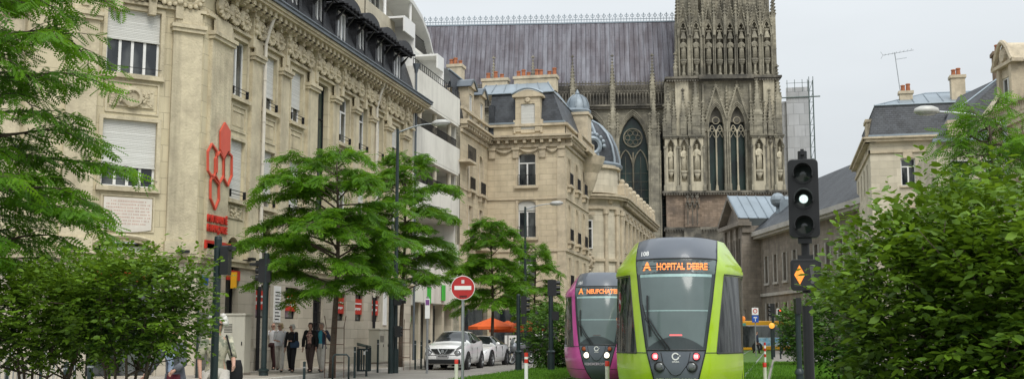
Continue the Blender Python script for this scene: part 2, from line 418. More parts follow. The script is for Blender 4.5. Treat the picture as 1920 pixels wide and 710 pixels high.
# ================================================================== corner building with the red logo
CX, CY = -19.0, 35.2
def corner_building():
    root = empty('corner_building', (CX, CY, 0), 0, 'long cream stone corner building with carved frieze, black slate dormers and red hexagon logo', 'building')
    d = .7071
    C2 = (-5.2 * d, -5.2 * d)
    FS = T(0, 0, 0, 90); FC = T(C2[0], C2[1], 0, 45); FL = T(C2[0] - 14, C2[1], 0, 0)
    W = 23.2
    wins = [(2.1, 3.25, 'two', 0), (4.55, 5.8, 'twoT', .72), (7.2, 8.4, 'twoT', .68), (12.45, 13.75, 'twoT', 0), (14.95, 16.05, 'twoT', 0), (17.2, 18.3, 'twoT', 0), (19.7, 20.8, 'twoT', .5)]
    holes = []
    for a, b, st, sh in wins: holes += [(a, b, 9.98, 12.12), (a, b, 6.24, 8.41)]
    holes += [(10.1, 11.2, 6.3, 12.2)]
    low = [(a, b, 2.05, 3.3) for a, b, _, _ in wins[1:]] + [(10.0, 11.1, .9, 3.4), (2.1, 3.1, 1.9, 4.9, 'round', .55)]
    arches = [(4.5, 5.85, 4.25, 5.45, 'round', .6), (7.15, 8.45, 4.25, 5.45, 'round', .6)]
    mb = MB()
    wall(mb, FS, W, 3.9, 12.35, holes + arches + [(2.1, 3.1, 3.9, 4.9, 'round', .55)], .28)
    ch = [(1.95, 3.7, 9.98, 12.17), (1.95, 3.7, 6.22, 8.43)]
    wall(mb, FC, 5.2, 3.9, 12.35, ch + [(1.75, 3.9, 3.9, 4.44, 'seg', .5)], .28)
    wall(mb, FL, 14, 3.9, 12.35, [(a, a + 1.4, z, z + 2.15) for a in (3, 7.2) for z in (6.22, 9.98)], .28)
    for M_, w_ in ((FS, W), (FC, 5.2), (FL, 14)): wall(mb, M_, w_, 12.35, 14.0, (), .1)
    mb.M = FS; mb.quad((W, 0, 0), (W, 12, 0), (W, 12, 14), (W, 0, 14))
    mb.build('wall', STONE, root)
    mb = MB()
    lowS = [(a, b, c, 3.9) if c == 1.9 else (a, b, c, e) for (a, b, c, e) in [h[:4] for h in low]]
    wall(mb, FS, W, 0, 3.9, lowS, .25); wall(mb, FC, 5.2, 0, 3.9, [(1.75, 3.9, 0.1, 3.9)], .3); wall(mb, FL, 14, 0, 3.9, [(3, 4.6, 1, 3.2), (7, 8.6, 1, 3.2)], .25)
    # projecting plinth course
    for M_, segs in ((FS, [(0, W)]), (FC, [(0, 1.7), (3.95, 5.2)]), (FL, [(0, 14)])):
        mb.M = M_
        for a, b in segs: mb.box(a, b, -.1, 0, 0, .95)
    mb.build('ground_floor_wall', STONELOW, root)
    # pilasters / trim
    mb = MB()
    def pil(M_, a, b, cap=11.62):
        mb.M = M_; mb.box(a, b, -.13, 0, 4.1, cap); mb.box(a - .06, b + .06, -.24, 0, cap, cap + .13); mb.box(a - .1, b + .1, -.3, 0, cap + .13, cap + .26)
        mb.box(a + .12, b - .12, -.17, -.13, cap + .3, 12.35); mb.box(a - .05, b + .05, -.2, 0, 4.1, 4.5)
        n = max(2, int((b - a) / .16))
        for i in range(n): mb.box(a + (b - a) * (i + .25) / n, a + (b - a) * (i + .75) / n, -.15, -.13, cap + .3, 12.3)
    pil(FC, 4.1, 5.1); pil(FC, .75, 1.7)
    pil(FS, .35, 1.85)
    for a, b in ((3.5, 4.3), (6.05, 6.85), (8.75, 9.75), (11.5, 12.2), (14.0, 14.7), (16.35, 16.95), (18.6, 19.4), (21.2, 22.2)): pil(FS, a, b)
    pil(FL, 12.3, 13.4); pil(FL, .5, 2.4); pil(FL, 5, 6.6); pil(FL, 9.4, 11)
    for M_, w_ in ((FS, W), (FC, 5.2), (FL, 14)):
        mb.M = M_
        mb.box(0, w_, -.12, 0, 3.82, 4.0); mb.box(0, w_, -.2, 0, 4.0, 4.08)
        mb.box(0, w_, -.16, 0, 12.35, 12.45)
    # window surrounds, sills, spandrel frames
    for a, b, st, sh in wins:
        mb.M = FS
        for z0, z1 in ((9.98, 12.12), (6.24, 8.41)):
            mb.box(a - .12, a - .003, -.05, 0, z0, z1 + .12); mb.box(b + .003, b + .12, -.05, 0, z0, z1 + .12); mb.box(a - .003, b + .003, -.05, 0, z1 + .003, z1 + .12)
            mb.box(a - .15, b + .15, -.16, .0, z0 - .14, z0 - .003)
        for z0, z1 in ((8.72, 9.7), (5.55, 6.0)):
            mb.box(a - .02, b + .02, -.04, 0, z0, z0 + .06); mb.box(a - .02, b + .02, -.04, 0, z1 - .06, z1); mb.box(a - .02, a + .05, -.04, 0, z0 + .06, z1 - .06); mb.box(b - .05, b + .02, -.04, 0, z0 + .06, z1 - .06)
    mb.M = FC
    for z0, z1 in ((9.98, 12.17), (6.22, 8.43)):
        mb.box(1.82, 1.947, -.05, 0, z0, z1 + .12); mb.box(3.703, 3.83, -.05, 0, z0, z1 + .12); mb.box(1.947, 3.703, -.05, 0, z1 + .003, z1 + .12); mb.box(1.8, 3.85, -.16, 0, z0 - .16, z0 - .003)
    for z0, z1 in ((8.66, 9.72), (4.75, 5.95)):
        for q in ((1.98, 3.72, z0, z0 + .05), (1.98, 3.72, z1 - .05, z1), (1.98, 2.04, z0 + .05, z1 - .05), (3.66, 3.72, z0 + .05, z1 - .05)): mb.box(q[0], q[1], -.045, 0, q[2], q[3])
    # arched door hood
    pts = arc_pts(1.6, 4.05, 3.95, 4.62, 'seg', 12); mb.tube([(p[0], -.04, p[1]) for p in pts], .07, 6)
    mb.M = FS
    for h in arches: mb.tube([(p[0], -.03, p[1]) for p in arc_pts(h[0] - .08, h[1] + .08, h[2], h[3] + .1, 'round', 14)], .06, 6)
    mb.build('trim', STONE2, root)
    # carved frieze: cartouches with swags
    mb = MB()
    def cart(M_, u, r=.36, sx=1.0):
        mb.M = M_ @ T(u, -.1, 12.88)
        mb.lathe([(.02, -.2), (r * .4, -.19), (r * .55, -.14), (r * .62, -.17), (r * .8, -.15), (r, -.07), (r * .95, .04), (r * .6, .1)], (0, 0, 0), 14, 'y', cap=False, sx=sx)
        for k in range(7):
            a = PI * (1.08 + k * .14); x, z = r * .95 * math.cos(a) * sx, r * .95 * math.sin(a); mb.sph((x, -.13, z), .085, 6, 4)
        for k in range(5):
            a = 2 * PI * k / 5 + .3; mb.sph((r * .3 * math.cos(a), -.2, r * .3 * math.sin(a)), .07, 6, 4)
        mb.box(-.1 * sx, .1 * sx, -.2, 0, r * .8, r + .14)
    def volute(M_, u):
        mb.M = M_ @ T(u, 0, 0); mb.box(-.14, .14, -.24, 0, 12.5, 13.3)
        for z in (12.62, 12.85, 13.1): mb.sph((0, -.26, z), .11, 7, 5)
        mb.box(-.18, .18, -.3, 0, 13.18, 13.34); mb.taper(-.12, .12, -.22, 0, 12.05, 12.5, 1.1)
    u = .95
    i = 0
    while u < W - .5:
        if i % 4 == 3: volute(FS, u); u += .55
        else: cart(FS, u, .37); u += .82
        i += 1
    for u in (.7, 1.7, 2.8, 3.9, 4.6): cart(FC, u, .4, 1.15)
    for u in (1.2, 2.25, 3.35, 4.25): volute(FC, u)
    for u in np.arange(.6, 13.9, .95): cart(FL, float(u), .38)
    # dentil band
    for M_, w_ in ((FS, W), (FC, 5.2)):
        mb.M = M_
        for k in range(int(w_ / .16)): mb.box(k * .16 + .02, k * .16 + .11, -.1, 0, 12.47, 12.54)
    mb.build('frieze', STONE2, root, smooth=True, auto=40)
    # cornice with brackets
    mb = MB()
    for M_, w_ in ((FS, W), (FC, 5.2), (FL, 14)):
        mb.M = M_; e = .35
        mb.box(-.0, w_ + .0, -.28, 0, 13.34, 13.46)
        k = 0
        while k * .46 + .1 < w_:
            x = k * .46 + .12
            mb.box(x, x + .2, -.62, -.28, 13.42, 13.62); mb.box(x + .02, x + .18, -.45, -.28, 13.3, 13.42); mb.lathe([(.07, x), (.07, x + .2)], (0, -.5, 13.42), 6, 'x'); k += 1
        mb.box(0, w_ + (.6 if M_ is FS else 0), -.74, 0, 13.62, 13.72); mb.box(0, w_ + (.6 if M_ is FS else 0), -.82, 0, 13.722, 13.84)
    mb.build('cornice', STONE2, root)
    mb = MB(); mb.M = FS
    mb.box(-.3, W + .65, -.92, -.3, 13.843, 14.03); mb.tube([(-.3, -.92, 14.0), (W + .65, -.92, 14.0)], .05, 6)
    mb.M = FC; mb.box(0, 5.2, -.9, -.3, 13.843, 14.03)
    mb.build('gutter', ZINCDK, root)
    # black slate mansard
    mb = MB(); mb.M = FS
    mb.quad((-.6, -.25, 14.03), (W, -.25, 14.03), (W, .75, 16.9), (0, .75, 16.9))
    mb.quad((W, -.25, 14.03), (W, 12, 14.03), (W, 12, 16.9), (W, .75, 16.9))
    mb.quad((0, .75, 16.9), (W, .75, 16.9), (W, 9, 18.1), (0, 9, 18.1))
    mb.M = FC; mb.quad((-.3, -.2, 14.03), (5.6, -.2, 14.03), (5.2, .8, 16.9), (0, .8, 16.9)); mb.M = FL; mb.quad((0, -.2, 14.03), (14.2, -.2, 14.03), (14, .8, 16.9), (0, .8, 16.9))
    mb.M = FL; mb.add([(0, .8, 16.9), (14, .8, 16.9), (14 + 3.6, 4.5, 16.9), (14 - 5, 14, 18.1), (0, 14, 18.1)], [(0, 1, 2, 3, 4)])
    mb.build('roof', SLATEDK, root)
    # dormers on the street side
    proto = None
    for k in range(8):
        u = 2.1 + 2.62 * k
        if proto is None:
            m = MB(); m.box(-.75, -.47, -.02, 1.2, 0, 2.05); m.box(.47, .75, -.02, 1.2, 0, 2.05); m.box(-.47, .47, -.02, 1.2, 1.85, 2.05); m.box(-.47, .47, .0, .3, 0, .12)
            m.box(-.85, -.75, .05, 1.0, .1, 1.2)
            dm = m.build('dormer', SLATEDK, root)
            m = MB()
            n = 8; top = []; 
            for i in range(n + 1):
                t = i / n; x = -1.12 + 2.24 * t; zz = 2.05 + .42 * (1 - (2 * t - 1) ** 2) ** .6; top.append((x, zz))
            m.ext(top + [(1.12, 1.98), (-1.12, 1.98)], -.55, 1.3)
            for x in (-.9, -.45, 0, .45, .9): m.box(x - .05, x + .05, -.7, .2, 1.9, 2.0)
            m.box(-1.0, 1.0, -.5, -.4, 1.82, 1.92)
            for x in (-.62, .62): m.add([(x - .05, -.02, 1.3), (x + .05, -.02, 1.3), (x + .05, -.45, 1.85), (x - .05, -.45, 1.85), (x - .05, -.02, 1.5), (x + .05, -.02, 1.5)], [(0, 1, 2, 3), (3, 2, 5, 4), (0, 3, 4), (1, 5, 2)])
            r = m.build('dormer_roof', IRON, dm)
            dm.matrix_local = FS @ T(u, 0, 14.1)
            window(dm, Matrix(), -.47, .12, .94, 1.73, 'two', .1); proto = dm
        else:
            c = proto.copy(); COL.objects.link(c); c.matrix_local = FS @ T(u, 0, 14.1)
            for ch_ in proto.children:
                q = ch_.copy(); COL.objects.link(q); q.parent = c
            if k % 3 == 1: window(c, Matrix(), -.47, .12, .94, 1.73, 'two', .02, glass=GLASSC)
    # windows
    for i, (a, b, st, sh) in enumerate(wins):
        window(root, FS, a, 9.98, b - a, 2.14, st, .2, sh)
        window(root, FS, a, 6.24, b - a, 2.17, st, .2, [1.0, .85, 1.0, 0, .35, .7, .15][i], glass=GLASSC if i % 2 else GLASS)
    window(root, FS, 10.1, 6.3, 1.1, 5.9, 'grid', .24, frame=IRON, glass=GLASSG)
    for h in arches: window(root, FS, h[0], h[2], h[1] - h[0], h[3] - h[2], 'two', .22, glass=GLASSC)
    window(root, FS, 2.1, 1.9, 1.0, 3.0, 'one', .26, frame=IRON)
    window(root, FC, 1.95, 9.98, 1.75, 2.19, 'four', .2, .45, glass=GLASS)
    window(root, FC, 1.95, 6.22, 1.75, 2.21, 'four', .2, .68, glass=GLASS)
    for a in (3, 7.2):
        for z in (6.22, 9.98): window(root, FL, a, z, 1.4, 2.15, 'two', .2, .4)
    for a in (3, 7): window(root, FL, a, 1, 1.6, 2.2, 'two', .2)
    # posters in the low windows
    for (a, b, c, e) in [h[:4] for h in low[:6]]:
        window(root, FS, a, c, b - a, e - c, 'one', .2, frame=IRON, glass=GLASSC)
        m = MB(); m.M = FS; m.box(a + .03, b - .03, .08, .12, c + .32, e - .22); p = m.build('red_poster', REDS, root)
        m = MB(); m.M = FS
        for q in range(9): m.box(a + .16 + q * (b - a - .32) / 9, a + .16 + (q + .7) * (b - a - .32) / 9, .07, .08, c + .5 + .02 * (q % 3), c + .62)
        m.box(a + .15, b - .15, .05, .1, c + .78, c + .84); m.build('poster_caption', WHITES, p)
    # door of the corner
    m = MB(); m.M = FC; m.box(1.8, 3.85, .3, .35, .1, 4.4); m.build('door_surround', IRON, root)
    m = MB(); m.M = FC; m.box(1.9, 3.75, .12, .3, 3.15, 3.6); m.build('red_sign_band', REDS, root)
    m = MB(); m.M = FC; m.box(1.9, 2.78, .24, .29, .1, 2.95); m.build('door', GLASS, root); m = MB(); m.M = FC; m.box(2.86, 3.75, .24, .29, .1, 2.95); m.build('door', GLASS, root)
    m = MB(); m.M = FC; m.box(2.1, 3.6, .2, .24, 3.98, 4.3); m.build('transom_window', SHUT, root)
    # stairwell door grille
    m = MB(); m.M = FS; m.box(10.02, 11.08, .2, .24, .9, 3.4); p = m.build('side_window', GLASS, root)
    m = MB(); m.M = FS
    for k in range(7): m.box(10.08 + k * .16, 10.11 + k * .16, .1, .13, .9, 3.4)
    for k in range(6): m.box(10.0, 11.1, .1, .12, 1.1 + k * .42, 1.13 + k * .42)
    m.build('grille', IRON, p)
    # window bars and small guards
    m = MB()
    for a, b, st, sh in wins:
        m.M = FS
        for z in (10.3, 6.56):
            m.box(a - .03, b + .03, -.1, -.085, z - .012, z + .012); m.box(a - .03, b + .03, -.1, -.085, z - .14, z - .12); 
            for x in (a, b): m.box(x - .02, x + .02, -.11, 0, z - .25, z + .03)
            m.cut()
    m.M = FC
    for z in (10.2, 6.45): m.box(1.9, 3.75, -.1, -.085, z - .01, z + .01); m.cut()
    m.builds('window_guard', IRON, root)
    # carved reliefs
    m = MB(); m.M = FC @ T(2.83, -.06, 9.2)
    m.box(-.72, .72, 0, .06, -.32, .32); m.lathe([(.02, -.02), (.12, -.04), (.2, -.03), (.23, -.12), (.33, -.1), (.36, 0)], (0, 0, 0), 18, 'y', cap=False)
    r_ = random.Random(3)
    for k in range(46):
        a = r_.uniform(0, 2 * PI); q = r_.uniform(.22, .42); m.sph((q * 1.1 * math.cos(a), -.06, q * .8 * math.sin(a)), r_.uniform(.03, .06), 5, 4)
    for k in range(30): m.box(*(lambda x, z: (x, x + .07, -.025, 0, z, z + .06))(r_.choice([-.68, -.56, .5, .6]) + r_.uniform(-.02, .02), r_.uniform(-.28, .2)))
    m.build('carved_relief', STONE2, root)
    m = MB()
    for (a, b, st, sh) in wins:
        m.M = FS @ T((a + b) / 2, -.03, 9.2); w2 = (b - a) / 2 - .15
        for k in range(8): m.box(-w2 + 2 * w2 * k / 8, -w2 + 2 * w2 * (k + .55) / 8, 0, .03, -.28, .2)
        m.box(-w2, w2, -.01, .03, .24, .3); m.cut()
        m.M = FS @ T((a + b) / 2, -.03, 5.78)
        for k in range(24): m.sph((r_.uniform(-w2, w2), 0, r_.uniform(-.18, .16)), r_.uniform(.04, .07), 5, 4)
        m.cut()
    m.builds('carved_spandrel', STONE2, root)
    # inscription plaque
    m = MB(); m.M = FC; pts = [(1.98 + .1, 4.95 - .12)] + [(2.08 + 1.54 * k / 10, 4.83 - .12 * math.sin(PI * k / 10) * .8) for k in range(11)] + [(3.62, 5.86), (2.08, 5.86)]
    m.ext(pts[1:], -.07, -.02); pl = m.build('inscription_plaque', mat('plaque_marble', (.66, .62, .55), .5, var=.05, dirt=(.5, .42, .36), ds=2, dk=.4), root)
    m = MB(); m.M = FC
    for row in range(8):
        x = 2.3 if row in (0, 7) else 2.16; xe = 3.42 if row in (0, 7) else 3.55
        while x < xe:
            w_ = r_.uniform(.02, .045); m.box(x, x + w_, -.074, -.071, 5.72 - row * .105, 5.765 - row * .105); x += w_ + (.018 if r_.random() < .8 else .05)
    m.build('inscription', mat('worn_red_letters', (.52, .36, .30), .7), pl)
    # downpipes
    for u, top in ((4.4, 13.3), (16.95, 13.3)):
        m = MB(); m.M = FS; m.tube([(u, -.2, 0.1), (u, -.2, 3.2)], .075, 8); 
        m.build('downpipe_shoe', IRON, root)
        m = MB(); m.M = FS; m.tube([(u, -.2, 3.2), (u, -.2, 12.4), (u, -.32, 12.9), (u, -.6, 13.7)], .07, 8)
        for z in (4.6, 6.2, 7.8, 9.4, 11.0): m.cyl(u, -.2, z, z + .06, .085, 8)
        m.build('downpipe', mat('white_pipe', (.62, .58, .5), .5, var=.1, streak=.3, vs=4), root)
    # hexagon logo (stands off the wall)
    def hexa(cx, cy, w, h, n=6):
        return [(cx, cy - h / 2), (cx + w / 2, cy - h * .22), (cx + w / 2, cy + h * .22), (cx, cy + h / 2), (cx - w / 2, cy + h * .22), (cx - w / 2, cy - h * .22)]
    X_ = -18.82
    def toF(p):
        q = onX(p[0], p[1], X_); return (q[1] - CY, q[2])
    polys = [([(421, 229), (431, 246), (430, 284), (420, 297), (412, 280), (412, 246)], True), ([(397, 268), (407, 282), (407, 322), (399, 336), (389, 320), (389, 283)], False),
             ([(412, 283), (420, 297), (420, 331), (411, 345), (403, 330), (403, 297)], False), ([(427, 283), (435, 292), (435, 330), (427, 350), (419, 335), (419, 297)], False),
             ([(397, 326), (404, 338), (411, 346), (411, 375), (403, 394), (394, 372), (394, 340)], False)]
    m = MB(); m.M = FS
    for pp, solid in polys:
        q = [toF(p) for p in pp]
        if solid: m.ext(q, -.22, -.16)
        else:
            c = (sum(a for a, _ in q) / len(q), sum(b for _, b in q) / len(q)); inn = [(c[0] + (a - c[0]) * .84, c[1] + (b - c[1]) * .90) for a, b in q]
            n = len(q)
            v = [(a, -.22, b) for a, b in q] + [(a, -.22, b) for a, b in inn] + [(a, -.14, b) for a, b in q] + [(a, -.14, b) for a, b in inn]
            f = []
            for i in range(n):
                j = (i + 1) % n; f += [(i, j, n + j, n + i), (j, i, 2 * n + i, 2 * n + j), (n + i, n + j, 3 * n + j, 3 * n + i), (2 * n + i, 3 * n + i, 3 * n + j, 2 * n + j)]
            m.add(v, f)
    a, b = toF((386, 449)), toF((432, 466))
    m.build('hexagon_logo', CORAL, root); m = MB(); m.M = FS; m.box(a[0], b[0], -.2, -.12, a[1] - .28, a[1]); m.build('red_bar', REDS, root)
    tz = toF((390, 412)); tz2 = toF((427, 412)); cu = (tz[0] + tz2[0]) / 2; ww = tz2[0] - tz[0]
    z1 = toF((408, 412))[1]; z2 = toF((408, 430))[1]
    for s_, z in (('MUTUALITÉ', z1), ('FRANÇAISE', z2)):
        t_ = text(s_, .33, FS @ T(cu, -.16, z), REDS, root, depth=.03, bold=.012); k = ww / max(.1, t_.dimensions[0]) if False else 1
        xs = [v.co.x for v in t_.data.vertices]; wd = max(xs) - min(xs); t_.matrix_local = FS @ T(cu, -.16, z) @ Matrix.Rotation(R(90), 4, 'X') @ Matrix.Diagonal((ww / wd, 1.0, 1, 1))
    # small street sign, cash sign and flood lamps
    m = MB(); m.M = FS; a = toF((384, 516)); m.box(.25, .75, -.05, -.0, 3.1, 3.42); m.build('street_name_plate', BLUE, root)
    m = MB(); m.M = FS; m.box(2.1, 3.1, -.06, -.02, 3.35, 3.7); m.build('door_sign', REDS, root)
    m = MB(); m.M = FS; m.box(2.2, 2.26, -.36, -.14, 3.05, 3.62); y_ = m.build('projecting_sign', YELLOW, root)
    m = MB(); m.M = FS
    for u in (1.2, 3.4, 4.9, 7.3): m.box(u - .14, u + .14, -.45, -.25, 4.1, 4.2); m.box(u - .02, u + .02, -.3, 0, 4.08, 4.14); m.cut()
    m.M = FC
    for u in (1.0, 4.6): m.box(u - .2, u + .2, -.5, -.3, 4.1, 4.2); m.box(u - .02, u + .02, -.35, 0, 4.08, 4.14); m.cut()
    m.builds('flood_lamp', BLACKP, root)
    # notice boards on the ground floor
    m = MB(); m.M = FS; m.box(6.1, 6.7, -.04, 0, 1.9, 3.3); nb = m.build('notice_board', WHITES, root)
    m = MB(); m.M = FS
    for k in range(9): m.box(6.18, 6.55 + .1 * (k % 2), -.045, -.04, 2.0 + k * .13, 2.04 + k * .13)
    m.build('notice_print', IRON, nb)
    m = MB(); m.M = FS; m.box(18.75, 19.25, -.04, 0, 1.9, 3.6); m.build('notice_board', WHITES, root)
    return root
corner_building()

# ================================================================== white stepped apartment block
def white_block():
    root = empty('apartment_block', (-19, 58.55, 0), 0, 'white modern apartment block with stepped terraces and curved roof behind the stone building', 'building')
    FS = T(0, 0, 0, 90); W = 9.3
    m = MB(); m.M = FS
    m.box(.3, W, 0, .25, 14.35, 16.0); m.box(.3, W, 0, .25, 11.3, 12.85); m.box(.3, W, 0, .25, 8.3, 9.75)
    for z in (14.2, 11.15, 8.15): m.box(.3, W - .25, .01, 1.99, z, z + .145)
    m.box(.3, W - .26, 2.0, 2.2, 4.0, 15.78); m.box(0, .298, -.004, 12, 3.0, 16.0); m.box(W - .25, W - .003, .255, 12, 3.0, 15.99)
    m.box(.3, W - .01, .26, 2.0, 15.8, 15.97)
    m.box(.3, W, .05, .3, 3.2, 5.2); m.box(.3, W, .05, .3, 5.9, 6.9)
    # upper set-back floors
    m.box(-5, W + .1, 1.9, 12, 16.0, 18.6); m.box(-6, W - 1.2, 3.2, 12, 18.6, 21.0)
    m.build('wall', WHITEWALL, root)
    m = MB(); m.M = FS
    for u in (1.9, 4.9, 7.9):
        for z in (12.85, 9.75): m.cyl(u, .3, z, z + 1.45, .14, 10); m.cut()
    m.builds('column', PALE, root)
    for z in (12.0, 9.0, 5.2):
        for u in (1.0, 3.0, 5.4, 7.6):
            window(root, FS, u, z + .4, 1.4, 1.9, 'two', 1.93, .0 if (u + z) % 2 < 1 else .5, glass=GLASSC)
    # privacy screens (white boxes) on the terrace
    for (u, z0, z1, w_) in ((.9, 16.0, 18.6, 3.2), (6.6, 15.98, 18.0, 2.2)):
        m = MB(); m.M = FS; m.box(u, u + .12, .30, 1.88, z0 + .01, z1); m.box(u - w_ * .55, u - .003, .3, .38, z1 - .85, z1 - .004); m.box(u - w_ * .55, u - .003, .383, 1.87, z1 - .12, z1 - .008)
        m.build('privacy_screen', WHITES, root)
    m = MB(); m.M = FS; m.box(-4.5, -4.3, 1.2, 1.9, 16.9, 18.6); m.box(-4.5, 0, 1.15, 1.25, 17.0, 18.5); m.build('terrace_parapet', PALE, root)
    # curved roof
    prof = [(-9, 21.0), (2.0, 21.25), (4.5, 21.15), (6.4, 20.7), (7.9, 19.9), (8.9, 18.9), (9.4, 18.0)]
    m = MB(); m.M = FS; th = .28
    top = prof; bot = [(u, z - th) for u, z in reversed(prof)]
    n = len(prof)
    for a, b in zip(prof[:-1], prof[1:]):
        m.add([(a[0], 1.6, a[1]), (b[0], 1.6, b[1]), (b[0], 1.6, b[1] - th), (a[0], 1.6, a[1] - th), (a[0], 12, a[1]), (b[0], 12, b[1]), (b[0], 12, b[1] - th), (a[0], 12, a[1] - th)],
              [(3, 2, 1, 0), (0, 1, 5, 4), (2, 3, 7, 6), (4, 5, 6, 7)])
    m.build('curved_roof', mat('white_roof_fascia', (.62, .62, .60), .6, var=.05, vs=1, streak=.2), root)
    m = MB(); m.M = FS
    for u in (0, 4.5, 8.7): m.cyl(u, 1.75, 18.4, 18.9 if u > 8 else 20.9, .09, 8); m.cut()
    m.builds('roof_post', WHITES, root)
    window(root, FS, 1.5, 18.8, 1.5, 2.0, 'two', 3.15, .0); window(root, FS, -2.5, 18.7, 2.4, 2.1, 'two', 3.15, 0)
    for u in (2.5, 5.2): window(root, FS, u, 16.3, 1.2, 2.0, 'two', 1.85, .6)
    m = MB()
    railing(m, FS, 0, W, 16.0, .45, .05, .4, .015); m.cut(); railing(m, FS, 5.0, 9.2, 18.6, .9, 2.0, .15); m.cut()
    for z in (12.85, 9.75): railing(m, FS, .3, W - .3, z, .55, .15, .13); m.cut()
    m.builds('railing', IRON, root)
    # shop front
    m = MB(); m.M = FS
    for u in (0, 2.3, 4.6, 6.9, 8.9): m.box(u, u + .4, .35, .8, 0, 3.2); m.cut()
    m.builds('shop_pillar', PALE, root)
    m = MB(); m.M = FS; m.box(.4, 8.9, 1.2, 1.3, 0, 3.2); m.build('shop_window', GLASS, root)
    m = MB(); m.M = FS; m.box(.75, 1.25, -.7, -.62, 3.1, 4.0); m.build('shop_sign', GREENSIGN, root)
    m = MB(); m.M = FS; m.box(.3, .55, .2, .25, 1.9, 2.4); m.box(5.6, 6.2, -.06, 0.0, 3.4, 4.3); m.build('shop_sign', GREENSIGN, root)
    m = MB(); m.M = FS; m.box(2.9, 3.6, 1.12, 1.18, 1.4, 2.2); m.build('orange_poster', ORANGE, root)
    m = MB(); m.M = FS; m.tube([(0.08, -.1, 0), (.08, -.1, 15.6)], .06, 8); m.cyl(.08, -.1, 15.6, 16.1, .07, 8, .22); m.build('downpipe', ZINCDK, root)
    return root
white_block()

